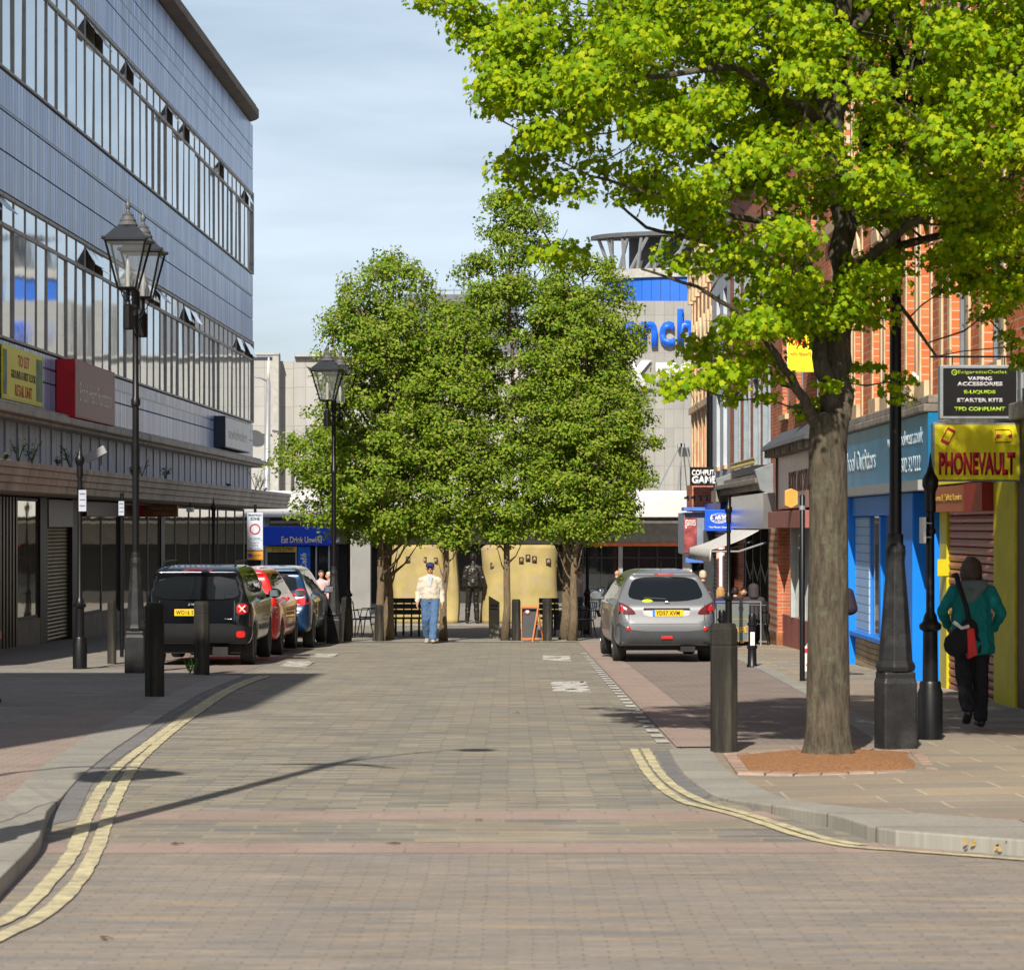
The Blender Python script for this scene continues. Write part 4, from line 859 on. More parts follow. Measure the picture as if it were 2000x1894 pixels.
mb = MB(); mb.box(WX-.35, WX-.30, 66.5-Yo, 66.62-Yo, gz(64)+.2-g, 1.3-g); mb.box(5.1, 5.3, 66.4-Yo, 66.45-Yo, gz(64)+.2-g, 1.2-g); ob('pink_panel', mb, M('pink_panel', (0.75,0.38,0.30), .5), r4)
mb = MB(); mb.box(5.17, 5.24, 66.37-Yo, 66.397-Yo, gz(64)+.3-g, 1.15-g); ob('white_strip', mb, emit('strip_lamp', (0.9, 0.9, 1.0), 0.9), r4)
# awning
aw = thing('awning', 'white canvas awning sloping out over the cafe tables', 'awning', (0, 64, g)); mb = MB(); b = mb.b
nA, nB = 20, 6; grid = []
for i in range(nA+1):
    y = 58.6+i*(7.2/nA)-64; row = []
    for j in range(nB+1):
        t = j/nB; x = 5.44-1.05*t; z = 1.46-.42*t-.05*math.sin(PI*t)-.03*abs(math.sin(i*1.3))*t; row.append(b.verts.new((x, y, z-g)))
    row.append(b.verts.new((4.37, y, 1.04-.25-.04*abs(math.sin(i*PI/3))-g))); grid.append(row)
for a, c in zip(grid, grid[1:]):
    for j in range(nB+1): b.faces.new((a[j], c[j], c[j+1], a[j+1]))
o = ob('canvas', mb, M('canvas_white', (0.55,0.54,0.52), .8, 0, .1, 2, dirt=(.35,.34,.3), dirtamt=.4), aw, smooth=True); sm = o.modifiers.new('s', 'SOLIDIFY'); sm.thickness = .012
mb = MB()
for y in (58.65, 62.2, 65.7): mb.tube([(5.6, y-64, 1.2-g), (5.0, y-64, 1.0-g), (4.4, y-64, 1.0-g)], .022, 6)
ob('arm', mb, greymetal, aw)
# R5 photo shop ---------------------------------------------------------
Yo = 73.0; g = gz(Yo)
r5 = thing('photo_shop', 'narrow grey rendered building with a black slatted shutter and downpipe', 'building', (0, Yo, g))
facade(r5, WX, 70.21, 76.4, 2.2, 9.4, [(3.2, 5.2, [(71.2, 72.4), (73.6, 74.8)]), (6.3, 8.0, [(71.2, 72.4), (73.6, 74.8)])], M('grey_render', (0.42,0.46,0.50), .7, 0, .1, 1), Yo)
for zb, zt in ((3.2, 5.2), (6.3, 8.0)):
    for a, c in ((71.2, 72.4), (73.6, 74.8)): sash(r5, WX, a, c, zb, zt, Yo, greyw, sill=sandstone)
mb = MB(); mb.box(WX+.23, 14, 70.21-Yo, 76.4-Yo, -.5, 9.4-g); ob('building_core', mb, brickredx, r5)
mb = MB(); mb.box(5.5, WX+.15, 70.3-Yo, 76.3-Yo, 1.45-g, 2.19-g); ob('shop_fascia', mb, cblue, r5)
mb = MB(); z = gz(74)-g
while z < 1.44-g: mb.prism([(0, z), (-.03, z+.02), (-.03, z+.08), (0, z+.1)], 'y', 70.5-Yo, 75.5-Yo, Matrix.Translation((WX, 0, 0))); z += .11
mb.box(WX-.3, WX+.1, 75.51-Yo, 75.9-Yo, -.2, 1.44-g); ob('slatted_shutter', mb, M('shutter_black', (0.05,0.055,0.06), .35, .3), r5)
mb = MB(); mb.tube([(5.66, 76.3-Yo, 2-g), (5.66, 76.3-Yo, 6.6-g), (5.8, 76.3-Yo, 6.9-g)], .09, 8); ob('downpipe', mb, black, r5)
mb = MB(); mb.box(5.35, WX, 69.9-Yo, 71.5-Yo, 2.2-g, 2.5-g); ob('stone_cornice', mb, darkstone, r5)
# R6 stone and brick building at the end --------------------------------
Yo = 80.0; g = gz(Yo)
r6 = thing('chequered_building', 'striped brick and sandstone building with carved pinnacles at the far end of the row', 'building', (0, Yo, g))
ww = [(77.4, 78.2), (79.0, 79.8), (80.6, 81.4), (82.2, 83.0), (83.6, 84.3)]
chequer = bricks('chequer_brick', 'yz', (0.55,0.17,0.07), (0.55,0.42,0.27), (0.45,0.34,0.24), 0.55, 0.42, 0.01, vscale=2)
facade(r6, WX, 76.41, 85.0, 1.95, 9.6, [(3.1, 4.9, ww), (5.6, 7.2, ww)], chequer, Yo)
for zb, zt in ((3.1, 4.9), (5.6, 7.2)):
    for a, c in ww: sash(r6, WX, a, c, zb, zt, Yo, sandstone, bars=0)
mb = MB()
for a, c in ww+[(76.5, 76.6)]:
    mb.box(WX-.05, WX+.05, c+.28-Yo, c+.45-Yo, 3.0-g, 8.6-g); mb.lathe([(.16, 0), (.13, .5), (.2, .6), (.05, 1.3), (.09, 1.4), (.01, 1.7)], 8, (WX-.02, c+.38-Yo, 8.6-g)); mb.prism([(a-Yo, 7.2-g), (c-Yo, 7.2-g), ((a+c)/2-Yo, 7.9-g)], 'x', WX-.06, WX+.02)
mb.box(WX-.12, WX+.05, 76.42-Yo, 84.99-Yo, 5.1-g, 5.3-g); mb.box(WX-.15, WX+.05, 76.42-Yo, 84.99-Yo, 9.3-g, 9.61-g)
ob('stone_dressing', mb, sandstone, r6, bevel=.02)
mb = MB(); mb.box(WX+.23, 14, 76.41-Yo, 85-Yo, -.5, 9.6-g); ob('building_core', mb, brickredx, r6)
mb = MB(); mb.prism([(76.5-Yo, 9.6-g), (85-Yo, 9.6-g), (83.5-Yo, 11.6-g), (78.5-Yo, 11.6-g)], 'x', WX+.2, 14); ob('roof', mb, slate, r6)
mb = MB(); mb.box(5.15, 5.9, 76.2-Yo, 78.5-Yo, 1.98-g, 2.75-g); ob('brick_return', mb, brickredx, r6)
mb = MB(); mb.box(4.93, WX+.1, 76.15-Yo, 79-Yo, .75-g, 1.95-g); ob('fascia_box', mb, M('box_grey', (0.20,0.24,0.30), .5), r6, bevel=.02)
mb = MB(); mb.box(4.92, 5.28, 76.11-Yo, 76.148-Yo, .80-g, 1.80-g); ob('poster', mb, M('poster_red', (0.28,0.06,0.06), .4, 0, .7, 4), r6); text('games', .25, white, r6, (5.1, 76.10-Yo, 1.62-g), 'cam', wid=.3)
mb = MB(); mb.box(4.9, 5.6, 75.9-Yo, 77-Yo, 2.0-g, 2.10-g); mb.box(4.95, 5.6, 75.95-Yo, 76.14-Yo, .52-g, .66-g); ob('blue_blind', mb, M('blind_blue', (0.05,0.15,0.5), .5, 0, .4, 4), r6)
f = MB(); f.box(5.1, 5.15, 76.2-Yo, 76.3-Yo, -.1, .5-g); f.box(5.5, 5.55, 76.2-Yo, 76.3-Yo, -.1, .5-g); f.box(5.9, 5.95, 76.2-Yo, 76.3-Yo, -.1, .5-g); d_ = ob('door', f, white, r6); p_ = MB(); p_.box(5.151, 5.9, 76.25-Yo, 76.27-Yo, 0, .5-g); ob('pane', p_, dglass, d_)
for k in range(4):
    mb = MB(); X = 5.0+k*.18; mb.tube([(X+.05, 76.2-Yo, 2.3-g), (X+.02, 75.95-Yo, 2.42-g), (X-.05, 75.8-Yo, 2.38-g)], .02, 5); mb.box(X-.1, X, 75.74-Yo, 75.82-Yo, 2.33-g, 2.39-g); ob('spot_lamp', mb, black, r6)
# building closing the gap to the shopping centre
# ---------------------------------------------------------------- projecting signs on the right
def psign(name, label, cat, x0, x1, y0, y1, Y, face, frame, th=.14, fr=.025):
    a = P(x0, y1, Y); c = P(x1, y0, Y); t = thing(name, label, cat, ((a.x+c.x)/2, Y, a.z)); W, Hh = (c.x-a.x)/2, c.z-a.z
    mb = MB(); mb.box(-W, W, 0, th, 0, Hh); ob('sign_box', mb, frame, t, bevel=.008)
    mb = MB(); mb.box(-W+fr, W-fr, -.006, -.001, fr, Hh-fr); ob('sign_face', mb, face, t)
    return t, W, Hh
silver = M('sign_frame_grey', (0.25,0.28,0.30), .45, .3)
t, W, Hh = psign('phone_shop_sign', 'yellow projecting sign with red phone and plug emblems over a wide red word', 'sign', 1822, 1994, 826, 940, 30.0, yel, silver, .16, .02)
pr = M('phone_red', (0.50,0.01,0.03), .5)
text('PHONEVAULT', .26, pr, t, (0, -.008, .20), 'cam', wid=.86, bold=.05)
def frame2d(pts, w_):                                                  # thin closed outline in x,z
    mb = MB(); n = len(pts)
    for i in range(n): a, c = pts[i], pts[(i+1) % n]; mb.tube([(a[0], 0, a[1]), (c[0], 0, c[1])], w_, 4)
    return mb
rot = lambda pts, a, ox, oz: [(ox+x*math.cos(a)-z*math.sin(a), oz+x*math.sin(a)+z*math.cos(a)) for x, z in pts]
m_ = frame2d(rot([(-.045,-.085), (.045,-.085), (.045,.085), (-.045,.085)], R(-28), -W+.17, .51), .008)
for zz, hh in ((-.075, .018), (.075, .012)):
    q = rot([(-.045, zz-hh), (.045, zz-hh), (.045, zz+hh), (-.045, zz+hh)], R(-28), -W+.17, .51); m_.prism(q, 'y', -.008, .002)
o = ob('phone_emblem', m_, pr, t); o.location = (0, -.008, 0)
m_ = MB()
for pts in ([(-.09,.02), (-.09,.07), (.07,.07), (.09,.05), (.09,.0)], [(-.09,-.02), (-.09,-.07), (.07,-.07), (.09,-.05)]): m_.tube([(W-.20+x, 0, .51+z) for x, z in pts], .006, 4)
m_.box(W-.28, W-.24, -.01, .0, .49, .53); m_.box(W-.14, W-.10, -.01, .0, .49, .53); m_.box(W-.24, W-.215, -.008, 0, .496, .502); m_.box(W-.24, W-.215, -.008, 0, .518, .524); m_.box(W-.165, W-.14, -.008, 0, .507, .513)
o = ob('plug_emblem', m_, pr, t); o.location = (0, -.008, 0)
t, W, Hh = psign('vape_shop_sign', 'black framed projecting sign listing vaping accessories in grey and green', 'sign', 1836, 1991, 713, 818, 30.3, M('sign_black', (0.008,0.008,0.009), .7, spec=.2), silver, .16, .035)
gr = M('vape_green', (0.30,0.45,0.03), .5); gy = M('vape_grey', (0.45,0.45,0.47), .5)
text('EcigaretteOutlet', .05, gr, t, (.03, -.008, Hh-.085), 'cam', wid=.56, bold=.01); mb = MB(); mb.torus((-.29, -.008, Hh-.085), .028, .007, Matrix.Translation((-.29,-.008,Hh-.085)) @ Matrix.Rotation(R(90),4,'X') @ Matrix.Translation((.29,.008,-(Hh-.085)))); mb.box(-.30, -.27, -.01, -.006, Hh-.088, Hh-.08); ob('ring_emblem', mb, gr, t)
for s, yy, wd, mt in (('VAPING', .155, .28, gy), ('ACCESSORIES', .215, .52, gy), ('E-LIQUIDS', .31, .36, gr), ('STARTER KITS', .40, .52, gy), ('TPD COMPLIANT', .50, .58, gr)):
    text(s, .048, mt, t, (0, -.008, Hh-yy), 'cam', wid=wd, bold=.05)
mb = MB(); mb.tube([(-.55, .08, Hh+.10), (W, .08, Hh+.10)], .012, 6); mb.tube([(-.5, .08, Hh+.10), (-.2, .08, Hh+.16), (.1, .08, Hh+.19), (W, .08, Hh+.22)], .007, 5)
for cxx, cz_, r_ in ((-.34, .15, .035), (.25, .16, .04)):
    mb.tube([(cxx+r_*(1-k/16)*math.cos(k*.8), .08, Hh+cz_+r_*(1-k/16)*math.sin(k*.8)) for k in range(14)], .005, 5)
mb.tube([(-.3, .08, Hh+.1), (-.3, .08, Hh)], .008, 5); mb.tube([(.3, .08, Hh+.1), (.3, .08, Hh)], .008, 5); ob('scroll_bracket', mb, black, t)
t, W, Hh = psign('vape_shop_sign', 'black framed sign just cut by the right edge of the photo', 'sign', 1993.5, 2150, 713, 818, 29.9, MATS['sign_black'], silver, .16, .035)
t, W, Hh = psign('games_sign', 'black projecting sign reading computer games in white', 'sign', 1348, 1411, 912, 948, 75.4, MATS['sign_black'], MATS['sign_black'], .12, .02)
text('COMPUTER', .17, white, t, (0, -.008, Hh-.16), 'cam', wid=.82, bold=.04); text('GAMES', .22, white, t, (0, -.008, .16), 'cam', wid=.82, bold=.05)
mb = MB(); mb.tube([(W, .06, Hh*.8), (W+.2, .06, Hh*.8)], .02, 5); ob('bracket', mb, black, t)
mb = M('sign_blue', (0.0,0.09,0.75), .4)
t, W, Hh = psign('photo_shop_sign', 'bright blue projecting sign with a white oval emblem above the cafe awning', 'sign', 1377, 1433, 995, 1037, 66.5, mb, mb, .12, .01)
mb = MB(); mb.torus((0, 0, 0), .22, .012, Matrix.Translation((0, -.008, Hh-.22)) @ Matrix.Rotation(R(90), 4, 'X') @ Matrix.Diagonal((1, .55, 1, 1))); mb.prism([(.2*math.cos(R(a)), Hh-.235+.09*math.sin(R(a))) for a in range(200, 345, 12)], 'y', -.010, -.002); ob('oval_emblem', mb, white, t)
text('MAX', .13, white, t, (0, -.012, Hh-.20), 'cam', wid=.42, bold=.08); text('SPIELMANN', .035, mb if False else MATS['sign_blue'], t, (0, -.014, Hh-.29), 'cam', wid=.28, bold=.03); text('The Photo Experts', .06, white, t, (0, -.008, .09), 'cam', wid=.56, bold=.04)
t = thing('orange_lamp_sign', 'orange six sided lamp sign on a bracket above the maroon fascia', 'sign', tuple(P(1545, 992, 51.5)))
mb = MB(); mb.prism([(-.125, .05), (0, 0), (.125, .07), (.125, .32), (0, .38), (-.125, .33)], 'y', -.06, .06); ob('lamp_box', mb, M('lamp_orange', (0.75,0.33,0.06), .4), t, bevel=.01); mb = MB(); mb.tube([(0, 0, .0), (0, 0, -.05), (.3, 0, -.05)], .012, 5); ob('bracket', mb, black, t)
t, W, Hh = psign('for_sale_board', 'white and yellow estate board with red FOR SALE lettering behind the big tree', 'sign', 1537, 1590, 618, 727, 50.5, yel, white, .03, .012)
text('FOR SALE', .15, redink, t, (0, -.008, Hh*.55), 'cam', wid=.44, bold=.05); text('WITH TENANTS', .06, redink, t, (0, -.008, Hh*.32), 'cam', wid=.4, bold=.03); mb = MB(); mb.box(-W+.015, W-.015, -.009, -.0065, Hh*.68, Hh-.02); ob('white_panel', mb, white, t)
t = thing('wall_lamp', 'pale slanted lamp arm fixed to the sandstone over the blue shop', 'lamp', tuple(P(1800, 745, 37.5))); mb = MB(); mb.tube([(-.13, 0, .12), (.10, 0, -.12)], .03, 8); ob('lamp_tube', mb, white, t); mb = MB(); mb.tube([(.1, 0, -.12), (.18, .1, -.12)], .012, 5); ob('bracket', mb, black, t)

# ---------------------------------------------------------------- street furniture
lampglass, n_, b_ = nodes('lantern_glass')
b_.inputs['Base Color'].default_value = (0.35,0.37,0.36,1); b_.inputs['Roughness'].default_value = .12; b_.inputs['Alpha'].default_value = .16; b_.inputs['Specular IOR Level'].default_value = .7
roofm = M('lantern_roof', (0.03,0.033,0.038), .35, .1, .2, 5, coat=.3)
finm = M('finial_grey', (0.10,0.10,0.10), .5, .2, .2, 8)
def lantern(par, x, y, z, bulb=True):
    k = .72
    mb = MB(); w0, w1, h = .135, .30, .70
    for sx in (-1, 1):
        for sy in (-1, 1): mb.tube([(x+sx*w0, y+sy*w0, z), (x+sx*w1, y+sy*w1, z+h)], .018, 5)
    for wq, zz in ((w0, z), (w1, z+h)):
        for a in range(4):
            c = [(-1,-1), (1,-1), (1,1), (-1,1)]; p, q = c[a], c[(a+1) % 4]; mb.tube([(x+p[0]*wq, y+p[1]*wq, zz), (x+q[0]*wq, y+q[1]*wq, zz)], .016, 5)
    mb.box(x-w0, x+w0, y-w0, y+w0, z-.02, z+.006)
    ln = ob('lantern', mb, black, par)
    mb = MB()
    for a in range(4):
        c = [(-1,-1), (1,-1), (1,1), (-1,1)]; p, q = c[a], c[(a+1) % 4]
        mb.poly([(x+p[0]*w0, y+p[1]*w0, z+.01), (x+q[0]*w0, y+q[1]*w0, z+.01), (x+q[0]*w1, y+q[1]*w1, z+h-.01), (x+p[0]*w1, y+p[1]*w1, z+h-.01)])
    ob('glass_panel', mb, lampglass, ln)
    mb = MB(); s2 = math.sqrt(2)
    mb.lathe([(w1*s2+.035, z+h), (w1*s2+.04, z+h+.035), (.26, z+h+.19), (.15, z+h+.25)], 4, (x, y, 0), rot=PI/4)
    for sx in (-1, 1):
        for sy in (-1, 1): mb.sphere((x+sx*(w1+.03), y+sy*(w1+.03), z+h+.03), .03, 8)
    ob('lantern_roof', mb, roofm, ln)
    mb = MB(); mb.lathe([(.145, 0), (.155, .015), (.12, .07), (.125, .085), (.085, .15), (.09, .165), (.05, .2), (.03, .22), (.022, .25), (.045, .30), (.035, .34), (.015, .37), (.006, .44)], 12, (x, y, z+h+.235)); ob('finial', mb, finm, ln, smooth=2)
    mb = MB(); mb.lathe([(.03, 0), (.03, .12), (.035, .16), (.04, .26), (.03, .34), (0.005, .45)], 10, (x, y, z+.02)); ob('lamp_bulb', mb, M('bulb_pale', (0.4,0.4,0.38), .3), ln, smooth=2)
    return ln
def lamp(loc, label, axis='y', half=.82, zl=5.94, scale=1.0, neck=False):
    t = thing('street_lamp', label, 'street lamp', loc, 0, 'black twin lantern street lamps')
    mb = MB(); mb.lathe([(.215, -.05), (.215, .56), (.20, .60), (.20, .66)], 4, rot=PI/4); ob('base_box', mb, M('lamp_base_black', (0.016,0.016,0.017), .5, 0, .4, 6, .3, .3, dirt=(.07,.07,.068), dirtamt=.5), t, bevel=.02)
    mb = MB(); mb.lathe([(.165, .66), (.175, .70), (.165, .73), (.15, .75), (.082, 1.62), (.085, 1.66), (.09, 1.70), (.085, 1.75), (.07, 1.77), (.07, 1.86)], 8, rot=PI/8); ob('plinth', mb, MATS['lamp_base_black'], t, bevel=.006)
    mb = MB(); mb.lathe([(.055, 1.86), (.05, 4.1), (.07, 4.12), (.072, 4.2), (.05, 4.24), (.045, zl-.35), (.065, zl-.33), (.065, zl-.1), (.05, zl-.05), (.07, zl), (.045, zl+.06), (.012, zl+.2)], 12); ob('pole', mb, black, t, smooth=2)
    dx, dy = (0, 1) if axis == 'y' else (1, 0)
    mb = MB()
    for s in (-1, 1):
        e = lambda r, z: (s*dx*r, s*dy*r, z)
        mb.tube([e(.03, zl-.42), e(.3, zl-.45), e(.62, zl-.38), e(half, zl-.28)], .022, 6); mb.tube([e(.03, zl-.75), e(.25, zl-.68), e(.5, zl-.5), e(half, zl-.42)], .014, 5)
        mb.tube([e(.3+.09*math.cos(k*.6)*(1-k/14), zl-.3+.09*math.sin(k*.6)*(1-k/14)) for k in range(13)], .009, 5)
        c = e(half, 0); mb.lathe([(.07, zl-.72), (.075, zl-.7), (.075, zl-.36), (.05, zl-.34), (.03, zl-.3), (.03, zl-.1)], 10, (c[0], c[1], 0))
        for k in range(4): a = k*PI/2; mb.tube([(c[0]+.03*math.cos(a), c[1]+.03*math.sin(a), zl-.3), (c[0]+.09*math.cos(a), c[1]+.09*math.sin(a), zl-.2), (c[0]+.11*math.cos(a), c[1]+.11*math.sin(a), zl-.1)], .008, 4)
    ob('crossarm', mb, black, t)
    for s in (-1, 1): lantern(t, s*dx*half, s*dy*half, zl-.1)
    if neck:
        mb = MB(); mb.tube([(0, 0, zl), (.05, .02, zl+.5), (.35, .1, zl+.95), (.9, .2, zl+1.1), (1.3, .3, zl+.95)], .03, 6); mb.lathe([(.24, 0), (.2, .1), (.05, .18)], 12, (1.3, .3, zl+.75)); ob('swan_neck', mb, black, t)
    return t
p = G(265, 1315); L1 = lamp(p, 'twin lantern street lamp standing beside the black car, tallest left of the road')
p = G(652, 1256); L2 = dup(L1, p, R(-6), 'twin lantern street lamp rising in front of the left tree crowns'); L2.scale = (1, 1, .905)
for c in L2.children: pass
p = G(1749, 1464); L3 = dup(L1, (p.x, p.y, p.z+.03), R(10), 'twin lantern street lamp with a broad worn base beside the big maple trunk'); L3.scale = (1.0, 1.0, 1.0)
Lx = thing('street_lamp', 'tall tapering street lamp just outside the left edge whose shadow crosses the road', 'street lamp', (-3.10, 13.75, gz(13.75)+.09), R(-10))
mb = MB(); mb.lathe([(.20, 0), (.20, .7), (.15, .75), (.11, 1.8), (.085, 2.0), (.06, 6.0), (.09, 6.05), (.05, 6.2), (.01, 6.9)], 12); ob('pole', mb, black, Lx, smooth=2)
mb = MB(); mb.tube([(-.55, .05, 5.95), (-.2, 0, 6.1), (.25, 0, 6.1), (.62, -.1, 5.9)], [.01, .05, .05, .01], 6); mb.tube([(-.1, -.5, 6.2), (0, 0, 6.3), (.12, .6, 6.15)], [.02, .06, .02], 6); ob('crossarm', mb, black, Lx)
mb = MB(); mb.tube([(0, 0, 6.2), (.12, .05, 6.7), (.35, .3, 7.05), (.65, .7, 7.1), (.78, 1.0, 6.9)], .024, 6); mb.lathe([(.19, 0), (.16, .06), (.05, .12)], 12, (.78, 1.0, 6.78)); ob('swan_neck', mb, black, Lx)
# the hanging lantern whose shadow lies on the left yellow lines
q = Vector((-3.0, 20.1, 0)); hgt = 5.2; base = q-Vector((math.sin(AZ), math.cos(AZ), 0))*hgt/math.tan(EL)
hl = thing('bracket_lantern', 'hanging lantern on a bracket post outside the left edge of the photo', 'street lamp', (base.x-.9, base.y, gz(base.y)+.09))
mb = MB(); mb.tube([(0, 0, 0), (0, 0, 5.3), (.2, 0, 5.75), (.6, 0, 5.85), (.9, 0, 5.7)], .04, 8); ob('post', mb, black, hl)
mb = MB(); mb.lathe([(.03, -.5), (.2, -.35), (.40, .1), (.42, .16), (.2, .3), (.06, .4), (.02, .55)], 8, (.9, 0, 5.15)); ob('lantern', mb, roofm, hl)

def bollard(p, h, w, label, oct=False, mat=granite):
    t = thing('bollard', label, 'bollard', (p.x, p.y, p.z), random.uniform(-.1, .1), 'dark stone bollards along the street')
    mb = MB(); r = w/2/math.cos(PI/8); ch = .12
    mb.lathe([(r*1.03, -.05), (r, .02), (r, h*.82), (r*.96, h*.825), (r*.96, h*.835), (r, h*.84), (r, h-.05), (r*.82, h)], 8, rot=PI/8); ob('shaft', mb, mat, t, bevel=.008); return t
blk = granite
for (x, y, y0, wpx, lab) in ((302,1361,1177,36,'dark square stone bollard standing nearest the left kerb bend'), (394,1318,1174,29,'dark stone bollard directly behind the black car with a weed at its foot'), (218.5,1297,1171,17,'slim dark bollard on the shaded left pavement'),
     (677,1253,1166,20,'dark bollard beside the lamp in front of the left trees'), (740,1253,1181,16,'grey bollard at the foot of the leftmost tree trunk'), (1008,1251,1170,17,'grey bollard just left of the chalkboard'), (1069,1252,1168,17,'grey bollard just right of the chalkboard'), (1414,1470,1217,51,'large weathered stone bollard on the right corner by the big tree')):
    p = G(x, y); bollard(p, (y-y0)*p.y/F, wpx*p.y/F, lab)
mb = MB()
for k in range(14):
    a = random.uniform(0, 2*PI); c = Vector((random.uniform(-.05, .05), random.uniform(-.03, .03), .02)); d = Vector((math.cos(a)*.1, math.sin(a)*.1, random.uniform(.1, .3))); n2 = Vector((-d.y, d.x, 0)).normalized()*.02; mb.poly([c-n2*.2, c+d*.6-n2, c+d, c+d*.6+n2])
p = G(385, 1320); o = ob('weed', mb, M('weed_bright', (0.07,0.2,0.02), .6)); o.location = p+Vector((-.05, -.12, .01)); tag(o, 'bright green weed at the foot of the bollard behind the black car', 'weed')
def post(loc, h, label, s=1.0):
    t = thing('iron_post', label, 'post', loc, 0, 'black cast iron posts with ball finials')
    mb = MB(); mb.lathe([(.115, -.03), (.115, .42), (.10, .46), (.10, .50), (.09, .52)], 16); ob('base', mb, black, t, smooth=2)
    mb = MB(); mb.lathe([(.072, .52), (.068, .98), (.10, 1.0), (.105, 1.04), (.07, 1.07), (.06, 1.12), (.04, 1.16), (.038, h-.75), (.05, h-.74), (.05, h-.70), (.038, h-.69), (.038, h-.55), (.052, h-.54), (.05, h-.36)], 16); ob('shaft', mb, black, t, smooth=2)
    mb = MB(); mb.lathe([(.05, h-.36), (.075, h-.30), (.075, h-.24), (.04, h-.18), (.02, h-.12), (.004, h)], 14); ob('finial', mb, black, t, smooth=2); return t
p = G(1817, 1446); post(p+Vector((0,0,.03)), 2.62, 'black iron post with ball finial between the lamp base and the phone shop')
p = G(156, 1307); post(p, 3.62, 'black iron post with ball finial and small sign at the left pavement edge')
p = P(417, 1100, 69); post((p.x, 69, gz(69)), 3.5, 'black iron post with ball finial behind the black car')
p = P(1423, 1100, 54); post((p.x, 54, gz(54)), 3.1, 'black iron post with ball finial beside the cafe barrier')
p = P(1147, 1100, 66); post((p.x, 66, gz(66)), 3.2, 'black iron post with ball finial right of the tree cluster by the motorbike')
p = P(680, 1100, 63); post((p.x, 63, gz(63)), 3.3, 'black iron post behind the lamp beside the left trees')
t = thing('iron_post', 'slim plain black pole between the maroon shop and the big tree trunk', 'post', G(1567, 1331)); h = 1.55+.0173*t.location.y+(1028-968)*t.location.y/F
mb = MB(); mb.lathe([(.038, 0), (.038, h), (.03, h+.01)], 12); ob('shaft', mb, black, t, smooth=2); mb = MB(); mb.lathe([(.045, 0), (.045, .06)], 12, (0,0,h-.2)); ob('clamp', mb, greymetal, t)
def plate(t, w_, h_, z, rz=0, m=M('plate_pale', (.42,.45,.5), .5), lines=3, y=-.06):
    mb = MB(); mb.box(-w_/2, w_/2, y-.008, y, z-h_/2, z+h_/2); o = ob('sign_plate', mb, m, t)
    mb = MB()
    for i in range(lines): mb.box(-w_*.38, w_*.38, y-.010, y-.0085, z+h_*(.32-.28*i)-.01*h_/.3, z+h_*(.32-.28*i)+.01)
    ob('small_print', mb, M('print_blue', (0.1,0.15,0.35), .5), o)
t = thing('sign_post', 'thin black sign pole with a small white plate before the shop windows', 'post', G(238, 1284)); mb = MB(); hh = 3.0; mb.tube([(0,0,0), (0,0,hh)], .035, 10); ob('pole', mb, black, t); plate(t, .10, .26, 2.72)
p = G(156, 1307); t = thing('parking_plate', 'small white plate fixed to the left iron post', 'sign', (p.x+.06, p.y-.05, p.z)); plate(t, .12, .34, 2.70, lines=3)
p = G(652, 1250); t = thing('parking_plate', 'small white plate on the lamp in front of the left trees', 'sign', (p.x+.07, p.y-.06, p.z)); plate(t, .16, .12, 2.30, lines=2)
p = G(1817, 1446); t = thing('parking_plate', 'white plate edge on the post by the phone shop', 'sign', (p.x-.07, p.y, p.z)); mb = MB(); mb.box(-.012, .012, -.12, .12, 1.82, 2.06); ob('sign_plate', mb, white, t); 
mb = MB(); mb.box(-.0, .075, -.045, .045, 2.0, 2.012); mb.box(-.0, .075, -.045, .045, 1.87, 1.882); ob('clamp', mb, greymetal, t)
# short cast bollards by the silver car
def ironb(x, y, h, lab, lbl=False):
    p = G(x, y); t = thing('iron_bollard', lab, 'bollard', p, 0, 'short black iron bollards')
    mb = MB(); mb.lathe([(.09, -.02), (.09, .04), (.075, .06), (.07, .3), (.085, .31), (.085, .35), (.062, .37), (.06, h-.2), (.08, h-.19), (.08, h-.15), (.06, h-.14), (.062, h-.04), (.045, h)], 14); ob('shaft', mb, black, t, smooth=2)
    if lbl: mb = MB(); mb.box(-.035, .035, -.066, -.06, h-.52, h-.30); ob('label', mb, white, t)
ironb(1469, 1303, .88, 'short black iron bollard with a white label beside the kerb', True); ironb(1410, 1292, .9, 'short black iron bollard half hidden behind the silver car')
# pedestrian zone sign
PZ = 62.0; p = P(498, 1000, PZ)
t = thing('pedestrian_zone_sign', 'white pedestrian zone plate with a red ring above an orange parking plate', 'sign', (p.x, PZ, gz(PZ)))
zz = lambda y: HC-(y-HY)*PZ/F-gz(PZ)
hw = 15.5*PZ/F
mb = MB(); mb.tube([(0, .04, 0), (0, .04, zz(985))], .035, 8); ob('pole', mb, black, t)
mb = MB(); mb.box(-hw, hw, -.01, 0, zz(1074), zz(1001)); ob('sign_plate', mb, M('sign_pale', (0.50,0.56,0.66), .4, 0, .03, 1), t, bevel=.004)
mb = MB(); mb.torus((0, 0, 0), .112, .016, Matrix.Translation((0, -.013, zz(1033))) @ Matrix.Rotation(R(90), 4, 'X')); ob('red_ring', mb, redink, t, smooth=True)
mb = MB(); mb.box(-hw, hw, -.012, -.0101, zz(1055.5), zz(1055)); ob('divider', mb, ink, t)
text('PEDESTRIAN', .045, ink, t, (0, -.012, zz(1006)), 'cam', wid=.30, bold=.02); text('ZONE', .065, ink, t, (0, -.012, zz(1013)), 'cam', wid=.22, bold=.03); text('No vehicles', .04, ink, t, (0, -.012, zz(1051)), 'cam', wid=.24); text('Except for', .035, ink, t, (0, -.012, zz(1060)), 'cam', wid=.2); text('loading', .035, ink, t, (0, -.012, zz(1065)), 'cam', wid=.15); text('4pm - 10.30am', .035, ink, t, (0, -.012, zz(1071)), 'cam', wid=.29)
